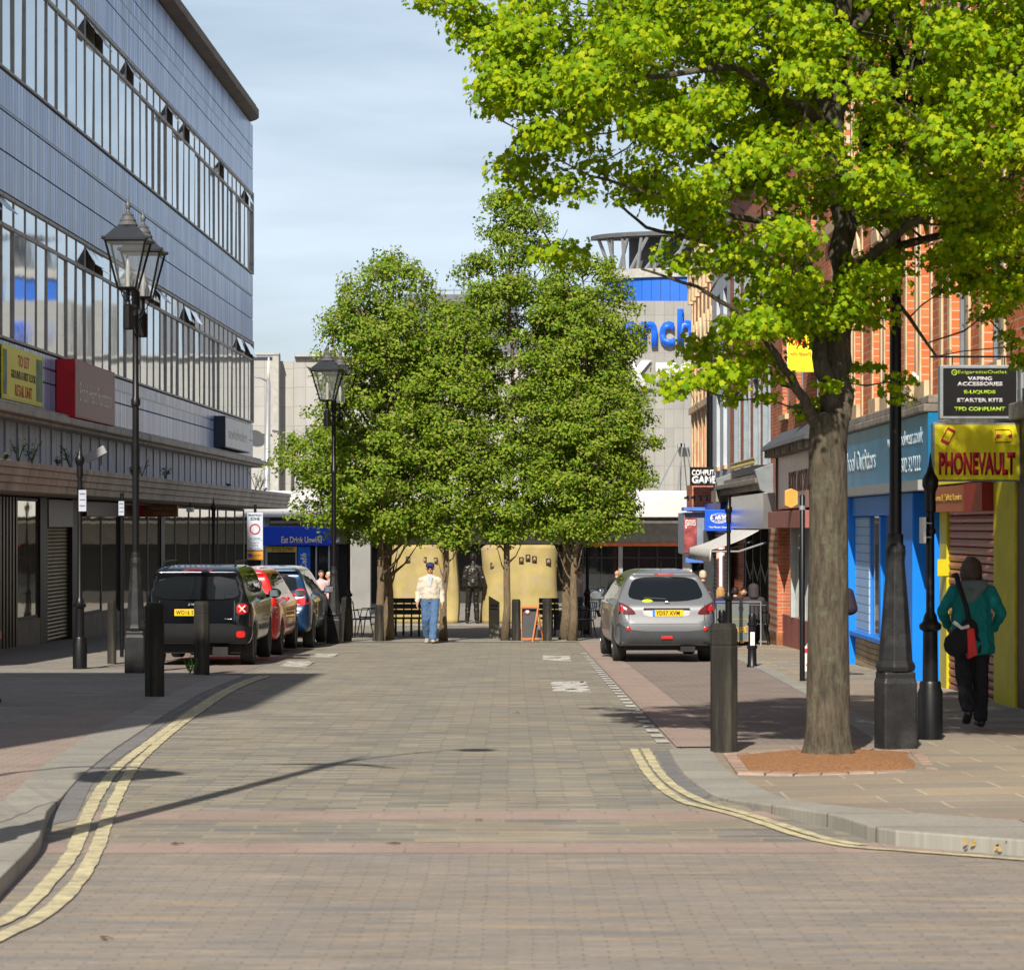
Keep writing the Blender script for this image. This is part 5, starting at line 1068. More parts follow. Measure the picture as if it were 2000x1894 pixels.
mb = MB(); mb.box(-hw, hw, -.01, 0, zz(1093), zz(1076)); ob('orange_plate', mb, M('sign_orange', (0.62,0.28,0.03), .4), t); mb = MB(); mb.lathe([(.05, 0), (.05, .01)], 14, m=Matrix.Translation((-hw+.07, -.012, zz(1084.5))) @ Matrix.Rotation(R(90), 4, 'X')); ob('blue_roundel', mb, cblue, t); text('At any time', .04, ink, t, (.04, -.012, zz(1084.5)), 'cam', wid=.22)
# things among the trees
def chair(loc, rz, lab):
    t = thing('cafe_chair', lab, 'chair', loc, rz, 'black cafe chairs'); mb = MB()
    mb.box(-.22, .22, -.22, .22, .43, .46); ob('seat', mb, dark, t, bevel=.01); mb = MB(); mb.tube([(-.22, .24, .46), (-.21, .30, .85), (.21, .30, .85), (.22, .24, .46)], .016, 6)
    for k in range(4): mb.tube([(-.13+k*.085, .25, .47), (-.13+k*.085, .295, .84)], .010, 5)
    mb.tube([(-.24, .24, .66), (-.25, -.15, .66), (-.24, -.2, .45)], .013, 5); mb.tube([(.24, .24, .66), (.25, -.15, .66), (.24, -.2, .45)], .013, 5); ob('backrest', mb, black, t)
    for sx in (-1, 1):
        for sy in (-1, 1): mb = MB(); mb.tube([(sx*.2, sy*.2, .44), (sx*.25, sy*.27, 0)], .014, 6); ob('leg', mb, black, t)
    return t
p = G(700, 1245); c1 = chair(p, R(60), 'black cafe chair at the left end beside the grey bollard'); p = G(724, 1240); dup(c1, p, R(-70), 'black cafe chair close behind the leftmost tree trunk')
p = G(1135, 1247); dup(c1, p, R(-60), 'black cafe chair right of the rightmost tree trunks'); p = G(1125, 1243); dup(c1, p, R(20), 'black cafe chair pushed behind the rightmost tree trunks')
def bench(x0, x1, Y, lab):
    a, c = P(x0, 1200, Y), P(x1, 1200, Y); L = c.x-a.x; t = thing('bench', lab, 'bench', ((a.x+c.x)/2, Y, gz(Y)), 0, 'black benches at the monument')
    mb = MB(); mb.box(-L/2, L/2, 0, .45, .42, .46); ob('seat', mb, dark, t, bevel=.01)
    mb = MB()
    for k in range(3): mb.box(-L/2, L/2, .42+.02*k, .45+.02*k, .52+.14*k, .64+.14*k)
    ob('backrest', mb, dark, t, bevel=.01)
    for k in range(4): mb = MB(); x = -L/2+.1+k*(L-.2)/3; mb.tube([(x, .03, 0), (x, .03, .42)], .02, 6); mb.tube([(x, .4, 0), (x, .46, .8)], .018, 6); ob('leg', mb, black, t)
bench(764, 826, 64.5, 'black slatted bench before the left stone slab'); bench(1053, 1092, 64.5, 'black slatted bench behind the chalkboard')
p = G(965, 1247); t = thing('litter_bin', 'stone litter bin with sloping top and diamond openings', 'bin', p); w_ = 21*p.y/F; h = 83*p.y/F
mb = MB(); mb.prism([(-w_/2, 0), (w_/2, 0), (w_/2, h*.85), (-w_/2, h)], 'y', 0, .3); ob('bin_body', mb, M('bin_stone', (0.17,0.16,0.13), .8, 0, .25, 5, .3), t, bevel=.01)
mb = MB(); 
for k in range(3): mb.prism([(-w_*.36+k*w_*.24, h*.8), (-w_*.24+k*w_*.24, h*.72), (-w_*.12+k*w_*.24, h*.8)], 'y', -.012, .0)
mb.box(-w_*.42, w_*.42, -.006, -.001, h*.68, h*.71); ob('opening', mb, dark, t)
p = G(1038, 1252); t = thing('chalkboard', 'black a-frame chalkboard with orange wooden frame and round red emblem', 'sign', p); k = p.y/F
mb = MB(); mb.box(-18*k, 12*k, -.01, .01, .06, 66*k); o = ob('board', mb, M('chalk_black', (0.03,0.033,0.036), .6), t); o.rotation_euler = (R(-8), 0, 0)
mb = MB(); mb.box(-20*k, 14*k, -.02, .02, 65*k, 68*k); mb.box(-20*k, 14*k, -.02, .02, .03, .08)
fm = M('frame_orange', (0.50,0.15,0.04), .5)
mb.tube([(-19*k, 0, 67*k), (-19*k, 0, 0)], .015, 4); mb.tube([(13*k, -.02, 67*k), (2*k, -.08, -.0)], .022, 4); mb.tube([(12*k, .0, 67*k), (23*k, .35, 0)], .022, 4); mb.tube([(7*k, -.05, 33*k), (18*k, .1, 33*k)], .015, 4); o = ob('frame', mb, fm, t)
mb = MB(); mb.lathe([(.062, 0), (.062, .006)], 18, m=Matrix.Translation((-8*k, .06, 58*k)) @ Matrix.Rotation(R(82), 4, 'X')); ob('round_emblem', mb, M('emblem_red', (0.4,0.03,0.03), .5), t); mb = MB(); mb.lathe([(.035, 0), (.035, .01)], 14, m=Matrix.Translation((-8*k, .056, 58*k)) @ Matrix.Rotation(R(82), 4, 'X')); ob('emblem_centre', mb, white, t)
p = G(1092, 1242); t = thing('barrier_panel', 'grey rounded barrier panel left of the rightmost trunks', 'barrier', p); k = p.y/F; W = 13*k; H = 57*k
mb = MB(); mb.tube([(-W, 0, 0), (-W, 0, H-.1), (-W+.1, 0, H), (W+.5, 0, H), (W+.6, 0, H-.1), (W+.6, 0, 0)], .018, 6); ob('frame', mb, greymetal, t); mb = MB(); mb.box(-W+.03, W+.56, -.005, .005, .15, H-.08); ob('panel', mb, M('panel_smoke', (0.12,0.13,0.12), .4), t)
# cafe barriers on the right
kk = 56.0; p = P(1397, 1262, kk)
t = thing('cafe_barrier', 'grey green cafe barrier panel with orange framed lettering facing the road end', 'barrier', (p.x, kk, gz(kk))); k = kk/F; W = 89*k; H = 84*k
gp_ = M('barrier_green', (0.115,0.14,0.135), .7, 0, .1, 1)
mb = MB(); mb.tube([(0, 0, 0), (0, 0, H+.03), (W, 0, H+.03), (W, 0, 0)], .016, 6); mb.box(-.05, .05, -.2, .2, -.01, .015); mb.box(W-.05, W+.05, -.2, .2, -.01, .015); ob('frame', mb, greymetal, t)
mb = MB(); mb.box(.03, W*.74, -.006, .006, .10, H-.01); ob('panel', mb, gp_, t)
or_ = M('barrier_orange', (0.62,0.36,0.05), .5)
text('CAFÉ', .15, or_, t, (W*.50, -.008, H*.40), 'cam', wid=.42, bold=.04); mb = MB(); mb.tube([(W*.22, -.008, H*.12), (W*.22, -.008, H*.63), (W*.71, -.008, H*.63), (W*.71, -.008, H*.13), (W*.22, -.008, H*.12)], .007, 4); ob('border', mb, or_, t)
t = thing('cafe_barrier', 'grey green cafe barrier panel running along the kerb beside the diners', 'barrier', (p.x-.02, kk+.1, gz(kk)))
mb = MB(); mb.tube([(0, 0, 0), (0, 0, H+.03), (0, 2.2, H+.03), (0, 2.2, 0)], .016, 6); mb.box(-.2, .2, 2.1, 2.2, -.01, .015); ob('frame', mb, greymetal, t); mb = MB(); mb.box(-.006, .006, .05, 2.15, .10, H-.01); ob('panel', mb, gp_, t)
ta = thing('cafe_table', 'round black cafe table behind the barrier', 'table', (p.x+.55, kk+1.1, gz(kk))); mb = MB(); mb.lathe([(.34, .70), (.34, .73)], 20); ob('tabletop', mb, dark, ta); mb = MB(); mb.tube([(0, 0, 0), (0, 0, .7)], .03, 8); mb.lathe([(.22, 0), (.22, .02)], 14); ob('leg', mb, black, ta)
dup(c1, (p.x+.30, kk+.62, gz(kk)), R(180), 'black cafe chair behind the lettered cafe barrier'); dup(c1, (p.x+.95, kk+.75, gz(kk)), R(170), 'black cafe chair at the window end of the cafe barrier')
t = thing('shopping_bag', 'white plastic bag with red lettering standing behind the slim pole', 'bag', G(1581, 1312)); mb = MB(); mb.prism([(-.10, 0), (.10, 0), (.085, .42), (-.09, .40)], 'y', -.06, .06); mb.tube([(-.05, 0, .4), (0, 0, .52), (.05, 0, .41)], .008, 4); ob('bag_body', mb, M('bag_white', (0.68,0.66,0.64), .6, 0, .05, 4), t, bevel=.02); mb = MB(); mb.box(-.09, .09, -.064, -.061, .3, .37); mb.box(-.06, .06, -.064, -.061, .1, .13); ob('print', mb, redink, t)
t = thing('utility_poster', 'red and white notice on the store window beside the parked cars', 'notice', (SX, SY, gz(SY)), SR); a, c = uu(435), uu(450)
mb = MB(); mb.box(-.215, -.205, a+.2, c-.2, sz(1.0), sz(1.55)); ob('paper', mb, white, t); mb = MB(); mb.box(-.203, -.20, a+.3, c-.3, sz(1.0), sz(1.12)); ob('red_strip', mb, redink, t)

# ---------------------------------------------------------------- cars (local axes: y forward from the rear bumper, z up)
def boolean(o, other, op):
    m = o.modifiers.new('b', 'BOOLEAN'); m.operation = op; m.object = other; m.solver = 'EXACT'
    bake(o); me = other.data; bpy.data.objects.remove(other); bpy.data.meshes.remove(me)
def rnd(pts, it=2):                                                   # round a closed outline
    for _ in range(it):
        q = []
        for i in range(len(pts)):
            a, c = pts[i], pts[(i+1) % len(pts)]
            q += [(a[0]*.8+c[0]*.2, a[1]*.8+c[1]*.2), (a[0]*.2+c[0]*.8, a[1]*.2+c[1]*.8)]
        pts = q
    return pts
def car(name, label, loc, rz, side, rear, plan, axles, wr, paint_m, cfg):
    t = thing(name, label, 'car', loc, rz)
    mb = MB(); mb.prism(rnd(side), 'x', -1.2, 1.2); o = ob('body', mb, paint_m)
    full = rear+[(-x, z) for x, z in rear[::-1]]
    mb = MB(); mb.prism(rnd(full), 'y', -1, 6); boolean(o, ob('tmp', mb, paint_m), 'INTERSECT')
    pf = [(x, y) for y, x in plan]; pf = pf+[(-x, y) for x, y in pf[::-1]]
    mb = MB(); mb.prism(rnd(pf), 'z', -1, 3); boolean(o, ob('tmp', mb, paint_m), 'INTERSECT')
    for y in axles:
        for s in (-1, 1):
            mb = MB(); mb.lathe([(wr+.055, -.2), (wr+.055, .2)], 28, m=Matrix.Translation((s*.86, y, wr)) @ Matrix.Rotation(R(90), 4, 'Y')); boolean(o, ob('tmp', mb, paint_m), 'DIFFERENCE')
    remesh(o, 0.03, 5); o.parent = t
    bm_ = bmesh.new(); bm_.from_mesh(o.data); bvh = BVHTree.FromBMesh(bm_)
    bm_.free()
    def patch(nm, poly, ax, off, mat, par=t, skirt=.03, step=.07, bulge=None):
        b = bmesh.new(); b.faces.new([b.verts.new((p[0], 0, p[1])) for p in rnd(poly, 1)])
        xs = [p[0] for p in poly]; zs = [p[1] for p in poly]
        for k in range(int((max(xs)-min(xs))/step)+1):
            bmesh.ops.bisect_plane(b, geom=b.verts[:]+b.edges[:]+b.faces[:], plane_co=(min(xs)+k*step, 0, 0), plane_no=(1, 0, 0))
        for k in range(int((max(zs)-min(zs))/step)+1):
            bmesh.ops.bisect_plane(b, geom=b.verts[:]+b.edges[:]+b.faces[:], plane_co=(0, 0, min(zs)+k*step), plane_no=(0, 0, 1))
        bmesh.ops.triangulate(b, faces=b.faces[:])
        d = {'rear': Vector((0, 1, 0)), 'right': Vector((-1, 0, 0)), 'left': Vector((1, 0, 0)), 'top': Vector((0, 0, -1))}[ax]
        bad = []
        for v in b.verts:
            if ax == 'rear': org = Vector((v.co.x, -1, v.co.z))
            elif ax == 'top': org = Vector((v.co.x, v.co.z, 3))
            else: org = Vector((3 if ax == 'right' else -3, v.co.x, v.co.z))
            h = bvh.ray_cast(org, d)
            if h[0] is None: bad.append(v); continue
            u0, u1 = v.co.x, v.co.z
            o2 = off+(bulge[0]*(1-((u0-(max(xs)+min(xs))/2)/((max(xs)-min(xs))/2))**2)+bulge[1]*(1-((u1-(max(zs)+min(zs))/2)/((max(zs)-min(zs))/2))**2) if bulge else 0)
            v.co = h[0]-d*o2
        if bad: bmesh.ops.delete(b, geom=bad, context='VERTS')
        if skirt:
            be = [e for e in b.edges if e.is_boundary]
            r = bmesh.ops.extrude_edge_only(b, edges=be); bmesh.ops.translate(b, verts=[v for v in r['geom'] if isinstance(v, bmesh.types.BMVert)], vec=d*(off+skirt))
        return ob(nm, b, mat, par, smooth=2)
    for y in axles:
        for s in (-1, 1):
            W = cfg.get('tw', .21); T = Matrix.Translation((s*(cfg['track']-W/2), y, wr)) @ Matrix.Rotation(R(90)*s, 4, 'Y')
            mb = MB(); mb.lathe([(wr*.62, -W/2), (wr*.93, -W/2), (wr, -W/2+.03), (wr, W/2-.03), (wr*.94, W/2), (wr*.66, W/2)], 32, m=T); wh = ob('tyre', mb, rubber, None, smooth=2)
            r_ = MB(); r_.lathe([(wr*.66, W/2-.10), (wr*.66, W/2-.005), (wr*.61, W/2+.002), (wr*.60, W/2-.03), (wr*.60, W/2-.10)], 28, m=T)
            for k in range(cfg.get('spokes', 5)*2): a = k*2*PI/(cfg.get('spokes', 5)*2); r_.tube([(wr*.08*math.cos(a), wr*.08*math.sin(a), W/2-.03), (wr*.62*math.cos(a+.1), wr*.62*math.sin(a+.1), W/2-.015)], .016, 5, m=T)
            r_.lathe([(wr*.16, W/2-.06), (wr*.14, W/2-.01)], 12, m=T)
            whl = bpy.data.objects.new('wheel', wh.data); COL.objects.link(whl); bpy.data.objects.remove(wh); whl.parent = t; ob('rim', r_, alloy, whl, smooth=2)
    mb = MB(); mb.box(-.70, .70, .25, side_len(side)-.3, .22, .42); mb.box(.25, .5, .1, .9, .2, .33); ob('underbody', mb, M('underbody', (0.02,0.02,0.02), .9), t)
    return t, patch, bvh
def side_len(s): return max(p[0] for p in s)
def plate_at(t, y, z, s, rx=0, dx=0, al='CENTER', wd=.46):
    mb = MB(); mb.box(-.26, .26, -.008, 0, -.056, .056); p_ = ob('number_plate', mb, plateyellow, t, bevel=.003); p_.location = (dx, y, z); p_.rotation_euler = (R(rx), 0, 0)
    x0 = 0 if al == 'CENTER' else -.235
    text(s, .075, ink, p_, (x0+(.0), -.009, 0), 'cam', wid=wd, bold=.03, ext=.002, align=al, sp=1.1)
    return p_
def mirror(t, x, y, z, mat, s=1):
    mb = MB(); mb.sphere((x+s*.13, y, z), .1, 14, (1.15, .55, .85)); mb.tube([(x-.02*s, y, z-.05), (x+.08*s, y, z-.03)], .03, 6); m_ = ob('door_mirror', mb, mat, t, smooth=True)
    mb = MB(); mb.box(x+s*.13-.085, x+s*.13+.085, y-.062, y-.056, z-.055, z+.055); ob('mirror_glass', mb, M('mirror_glass', (.35,.4,.42), .06, .9, .02, 1), m_, bevel=.002)
silverpaint = M('car_silver', (0.235,0.245,0.262), .30, .5, .04, 2, coat=.6, dirt=(.20,.19,.17), dirtamt=.25)
blackpaint = M('car_black', (0.003,0.004,0.006), .12, 0, .1, 2, 0, .4, coat=.7); redpaint = M('car_red', (0.62,0.012,0.010), .25, 0, .05, 2, coat=1.0); bluepaint_c = M('car_blue', (0.003,0.030,0.085), .25, .2, .05, 2, coat=1.0)
cargl = glass('car_glass', (0.008,0.010,0.012), 0, .02, .5)
# silver crossover -----------------------------------------------------
side = [(.14,.27),(.0,.40),(-.02,.62),(.03,.80),(.07,.98),(.20,1.12),(.52,1.47),(.46,1.545),(.62,1.575),(1.4,1.615),(2.1,1.60),(2.55,1.48),(3.15,1.08),(3.9,.97),(4.2,.80),(4.3,.5),(4.15,.25)]
rear = [(.0,1.63),(.42,1.605),(.60,1.52),(.74,1.28),(.83,1.07),(.885,.95),(.895,.70),(.88,.42),(.80,.27),(0,.26)]
plan = [(-.03,.0),(-.03,.60),(.07,.80),(.35,.875),(1.0,.89),(3.3,.89),(3.95,.82),(4.22,.6),(4.3,.0)]
p = G(1302, 1296); loc = (2.66, 45.75, gz(46.6))
car1, patch, bv = car('parked_car', 'dusty silver crossover parked alone in the bay on the right', loc, R(2.5), side, rear, plan, (.83, 3.46), .335, silverpaint, dict(track=.86))
g_ = patch('rear_window', [(-.62,1.12),(-.65,1.20),(-.55,1.44),(-.30,1.485),(.30,1.485),(.55,1.44),(.65,1.20),(.62,1.12),(.3,1.075),(-.3,1.075)], 'rear', .004, cargl, bulge=(.02, .004))
mb = MB(); mb.sphere((-.32, .35, 1.15), .10, 10, (1.3, .4, .55)); hv = ob('hi_vis_vest', mb, M('hivis', (0.6,0.9,0.02), .7), None)
hv.parent = g_; hv.location = (0, -.155, .02); hv.scale = (.75, .8, .6); hv.location = (-.08, -.125, .38)
patch('side_window', [(.75,1.14),(.95,1.40),(1.5,1.49),(2.3,1.47),(2.85,1.14)], 'left', .004, cargl); patch('side_window', [(.75,1.14),(.95,1.40),(1.5,1.49),(2.3,1.47),(2.85,1.14)], 'right', .004, cargl)
for s in (-1, 1):
    l = patch('tail_light', [(s*.86,1.02),(s*.80,1.06),(s*.62,.97),(s*.52,.86),(s*.60,.84),(s*.87,.86)] , 'rear', .010, darklens)
    patch('red_lens', [(s*.82,.99),(s*.73,.985),(s*.72,.90),(s*.82,.90)], 'rear', .014, redlens, par=l)
bp = patch('bumper', [(-.86,.66),(-.80,.70),(-.62,.56),(.62,.56),(.80,.70),(.86,.66),(.86,.34),(.6,.26),(-.6,.26),(-.86,.34)], 'rear', .022, M('bumper_grey', (0.055,0.06,0.065), .6, 0, .15, 4, 0, .2, dirt=(.12,.11,.10), dirtamt=.3))
bp2 = patch('bumper_top', [(-.88,.735),(.88,.735),(.87,.69),(-.87,.69)], 'rear', .012, silverpaint)
for s in (-1, 1): mb = MB(); h = bv.ray_cast(Vector((s*.66, -1, .62)), Vector((0,1,0)))[0]; mb.sphere((s*.66, h.y-.028, .60), .040, 12, (1, .3, 1)); ob('reflector', mb, redlens, bp, smooth=True)
mb = MB(); h = bv.ray_cast(Vector((0, -1, .46)), Vector((0,1,0)))[0]; mb.box(-.10, .10, h.y-.03, h.y, .425, .475); ob('fog_lamp', mb, redlens, bp, bevel=.005)
h = bv.ray_cast(Vector((0, -1, .86)), Vector((0,1,0)))[0]
for s in (-1, 1): patch('panel_gap', [(s*.655,1.02),(s*.668,1.02),(s*.655,.72),(s*.642,.72)], 'rear', .0035, ink, skirt=0)
patch('panel_gap', [(-.64,.735),(.64,.735),(.64,.725),(-.64,.725)], 'rear', .0035, ink, skirt=0)
patch('plate_recess', [(-.38,.80),(-.42,.93),(.42,.93),(.38,.80)], 'rear', .004, M('recess_grey', (0.33,0.33,0.32), .4, .3))
mb = MB(); mb.box(-.40, .40, h.y-.03, h.y+.02, .945, .962); ob('chrome_strip', mb, silverpaint, car1, bevel=.004)
pl_ = plate_at(car1, h.y-.016, .868, 'YD57 XVM', -3, .02, wd=.41); mb = MB(); mb.box(-.262, -.222, -.0095, -.0081, -.055, .055); ob('euro_band', mb, bluepaint, pl_)
mb = MB(); h = bv.ray_cast(Vector((.02, -1, 1.03)), Vector((0,1,0)))[0]; mb.torus((0,0,0), .038, .007, Matrix.Translation((.02, h.y-.008, 1.03)) @ Matrix.Rotation(R(90), 4, 'X')); mb.box(-.02, .06, h.y-.013, h.y, 1.024, 1.036); ob('round_badge', mb, chrome, car1)
patch('brake_light', [(-.17,1.515),(.17,1.515),(.17,1.54),(-.17,1.54)], 'rear', .008, redlens)
mb = MB(); h1 = bv.ray_cast(Vector((.0, -1, 1.11)), Vector((0,1,0)))[0]; h2 = bv.ray_cast(Vector((-.38, -1, 1.13)), Vector((0,1,0)))[0]; mb.tube([h1+Vector((0,-.02,0)), h2+Vector((0,-.018,0))], .010, 5); mb.sphere(h1+Vector((0,-.01,-.01)), .025, 8); ob('rear_wiper', mb, dark, g_)
mb = MB(); mb.tube([(.0, 1.1, 1.60), (.0, .95, 1.76)], .006, 5); ob('aerial', mb, dark, car1)
mirror(car1, -.88, 2.75, 1.10, silverpaint, -1); mirror(car1, .88, 2.75, 1.10, silverpaint, 1)
# black compact suv -----------------------------------------------------
side = [(.14,.33),(.0,.48),(-.02,.74),(-.005,.90),(.02,1.09),(.11,1.52),(.06,1.585),(.28,1.64),(1.0,1.69),(2.2,1.67),(2.5,1.58),(2.95,1.16),(4.0,1.06),(4.2,.9),(4.24,.5),(4.1,.3)]
rear = [(.0,1.70),(.55,1.685),(.70,1.61),(.82,1.15),(.89,1.04),(.90,.72),(.89,.48),(.82,.33),(0,.32)]
plan = [(-.03,.0),(-.03,.66),(.05,.82),(.30,.89),(1.0,.90),(3.5,.90),(4.0,.84),(4.2,.6),(4.24,.0)]
car2, patch, bv = car('parked_car', 'black boxy compact suv with red square tail lights parked first on the left', (-5.22, 44.1, gz(45)), R(-.6), side, rear, plan, (.80, 3.37), .35, blackpaint, dict(track=.87, spokes=6))
g_ = patch('rear_window', [(-.66,1.16),(-.70,1.22),(-.62,1.50),(.62,1.50),(.70,1.22),(.66,1.16),(.5,1.12),(-.5,1.12)], 'rear', .006, cargl, bulge=(.03, .022))
for sd in ('left', 'right'): patch('side_window', [(.55,1.20),(.62,1.50),(1.2,1.57),(2.2,1.56),(2.75,1.20)], sd, .006, cargl)
for s in (-1, 1):
    l = patch('tail_light', [(s*.635,1.075),(s*.865,1.075),(s*.865,.855),(s*.635,.855)], 'rear', .018, plastic)
    l2 = patch('red_lens', [(s*.665,1.05),(s*.84,1.05),(s*.84,.88),(s*.665,.88)], 'rear', .030, redlens, par=l)
    h = bv.ray_cast(Vector((s*.75, -1, .965)), Vector((0,1,0)))[0]; mb = MB()
    for q in (-1, 1): mb.tube([(s*.75-.055, h.y-.034, .965-q*.055), (s*.75+.055, h.y-.034, .965+q*.055)], .012, 5)
    ob('white_cross', mb, M('lens_pale', (0.75,0.6,0.6), .2), l)
bp = patch('bumper', [(-.88,.72),(.88,.72),(.88,.45),(.75,.33),(-.75,.33),(-.88,.45)], 'rear', .035, plastic)
for s in (-1, 1): l = patch('reflector', [(s*.66,.60),(s*.80,.60),(s*.80,.49),(s*.66,.49)], 'rear', .045, redlens, par=bp)
for s in (-1, 1): patch('panel_gap', [(s*.615,1.10),(s*.628,1.10),(s*.628,.76),(s*.615,.76)], 'rear', .0035, ink, skirt=0)
for sd in ('left', 'right'):
    for yy in (1.05, 2.05): patch('panel_gap', [(yy,1.18),(yy+.013,1.18),(yy+.013,.42),(yy,.42)], sd, .0035, ink, skirt=0)
patch('brake_light', [(-.24,1.585),(.24,1.585),(.24,1.62),(-.24,1.62)], 'rear', .010, redlens)
h = bv.ray_cast(Vector((0, -1, .94)), Vector((0,1,0)))[0]
plate_at(car2, h.y-.012, .905, 'WO16 S', -2, -.11, 'LEFT', wd=.29); text('Jeep', .055, chrome, car2, (-.06, h.y-.014, 1.045), 'cam', wid=.16, bold=.02)
text('4x4', .03, chrome, car2, (.52, h.y-.012, .80), 'cam', wid=.14, bold=.02)
for s in (-1, 1): mb = MB(); mb.tube([(s*.60, .35, 1.66), (s*.60, .48, 1.735), (s*.60, 1.9, 1.74), (s*.60, 2.05, 1.68)], .02, 6); ob('roof_rail', mb, dark, car2)
mirror(car2, -.90, 2.65, 1.16, blackpaint, -1); mirror(car2, .90, 2.65, 1.16, blackpaint, 1)
# red people carrier ------------------------------------------------------
side = [(.14,.28),(.0,.42),(-.02,.66),(.04,.78),(.06,1.05),(.34,1.50),(.24,1.56),(.45,1.62),(1.4,1.65),(2.3,1.62),(2.7,1.48),(3.5,1.02),(4.1,.90),(4.4,.7),(4.45,.4),(4.3,.25)]
rear = [(.0,1.65),(.48,1.63),(.62,1.55),(.80,1.08),(.885,.96),(.89,.68),(.88,.42),(.80,.28),(0,.27)]
plan = [(-.03,.0),(-.03,.62),(.06,.80),(.3,.87),(1.0,.89),(3.5,.89),(4.15,.80),(4.4,.55),(4.45,.0)]
car3, patch, bv = car('parked_car', 'bright red people carrier parked between the black and blue cars', (-5.20, 49.25, gz(50)), R(-1.0), side, rear, plan, (.82, 3.52), .33, redpaint, dict(track=.865))
patch('rear_window', [(-.60,1.12),(-.52,1.47),(.52,1.47),(.60,1.12)], 'rear', .006, cargl)
for sd in ('left', 'right'): patch('side_window', [(.50,1.14),(.70,1.46),(1.4,1.53),(2.3,1.50),(3.0,1.12)], sd, .006, cargl)
for s in (-1, 1):
    l = patch('tail_light', [(s*.86,1.06),(s*.78,1.08),(s*.72,.98),(s*.70,.70),(s*.87,.70)], 'rear', .014, redlens); patch('clear_lens', [(s*.85,.93),(s*.73,.93),(s*.72,.82),(s*.86,.82)], 'rear', .020, chrome, par=l)
plate_at(car3, bv.ray_cast(Vector((0, -1, .85)), Vector((0,1,0)))[0].y-.012, .85, 'YJ09', 0)
mirror(car3, -.88, 2.85, 1.12, redpaint, -1); mirror(car3, .88, 2.85, 1.12, redpaint, 1)
# blue suv -----------------------------------------------------------------
side = [(.14,.32),(.0,.46),(-.02,.72),(.05,.84),(.08,1.08),(.42,1.56),(.22,1.58),(.30,1.64),(1.3,1.70),(2.2,1.67),(2.6,1.55),(3.3,1.12),(4.1,1.0),(4.4,.8),(4.5,.45),(4.3,.28)]
rear = [(.0,1.70),(.50,1.68),(.64,1.60),(.82,1.12),(.90,1.0),(.91,.70),(.89,.46),(.82,.32),(0,.31)]
car4, patch, bv = car('parked_car', 'dark blue suv parked last in the left row by the lamp', (-4.99, 54.15, gz(55)), R(-1.2), side, rear, [(y, x+.01) for y, x in plan], (.84, 3.53), .35, bluepaint_c, dict(track=.885))
patch('rear_window', [(-.62,1.16),(-.54,1.52),(.54,1.52),(.62,1.16)], 'rear', .006, cargl)
for sd in ('left', 'right'): patch('side_window', [(.60,1.20),(.85,1.50),(1.4,1.58),(2.2,1.55),(3.0,1.18)], sd, .006, cargl)
for s in (-1, 1): patch('tail_light', [(s*.87,1.06),(s*.70,1.06),(s*.50,.97),(s*.62,.90),(s*.87,.92)], 'rear', .014, redlens)
plate_at(car4, bv.ray_cast(Vector((0, -1, .85)), Vector((0,1,0)))[0].y-.012, .85, 'YT14', 0)
mirror(car4, -.90, 2.75, 1.16, bluepaint_c, -1); mirror(car4, .90, 2.75, 1.16, bluepaint_c, 1)
# motorbike ----------------------------------------------------------------
Y = 88.0; p = P(1153, 1200, Y); t = thing('motorbike', 'dark motorbike with chrome fittings parked beyond the right tree trunks', 'motorbike', (p.x, Y, gz(Y)), R(-35))
for y in (-.72, .72):
    mb = MB(); mb.torus((0,0,0), .27, .055, Matrix.Translation((0, y, .32)) @ Matrix.Rotation(R(90), 4, 'Y')); w_ = ob('wheel', mb, rubber, t, smooth=True)
    mb = MB(); mb.lathe([(.22, -.01), (.22, .01)], 18, m=Matrix.Translation((0, y, .32)) @ Matrix.Rotation(R(90), 4, 'Y')); ob('rim', mb, alloy, w_)
mb = MB(); mb.sphere((0, .12, .82), .2, 14, (.75, 1.4, .7)); ob('fuel_tank', mb, bluepaint_c, t, smooth=True)
mb = MB(); mb.capsule((0, -.15, .80), (.12, .1, .05), (0, -.65, .88), (.1, .1, .05)); ob('seat', mb, rubber, t)
mb = MB(); mb.box(-.14, .14, -.2, .3, .3, .62); mb.tube([(.16, .2, .4), (.18, -.3, .3), (.18, -.9, .36)], .05, 8); ob('engine', mb, chrome, t, bevel=.03)
mb = MB(); mb.tube([(0, .72, .32), (0, .45, 1.0)], .03, 6); mb.tube([(-.36, .3, 1.08), (0, .42, 1.02), (.36, .3, 1.08)], .018, 6); mb.tube([(0, -.72, .32), (0, -.1, .5)], .03, 6); ob('forks', mb, dark, t)
mb = MB(); mb.sphere((0, .62, .92), .1, 12); ob('headlight', mb, chrome, t, smooth=True)

# ---------------------------------------------------------------- people (local axes: the figure faces -y)
def V3(*a): return Vector(a)
def pose(**k):
    J = dict(pelvis=V3(0,0,.96), waist=V3(0,0,1.10), chest=V3(0,0,1.30), neck=V3(0,.01,1.47), head=V3(0,-.015,1.625),
        shL=V3(-.168,.0,1.385), elL=V3(-.225,.03,1.12), wrL=V3(-.235,-.05,.89), shR=V3(.168,.0,1.385), elR=V3(.225,.03,1.12), wrR=V3(.235,-.05,.89),
        hipL=V3(-.09,0,.93), knL=V3(-.10,-.02,.50), anL=V3(-.10,.02,.09), hipR=V3(.09,0,.93), knR=V3(.10,-.02,.50), anR=V3(.10,.02,.09), toeL=None, toeR=None)
    for a, v in k.items(): J[a] = V3(*v) if v is not None else None
    for s in 'LR':
        if J['toe'+s] is None: J['toe'+s] = J['an'+s]+V3(0, -.15, -.055)
    return J
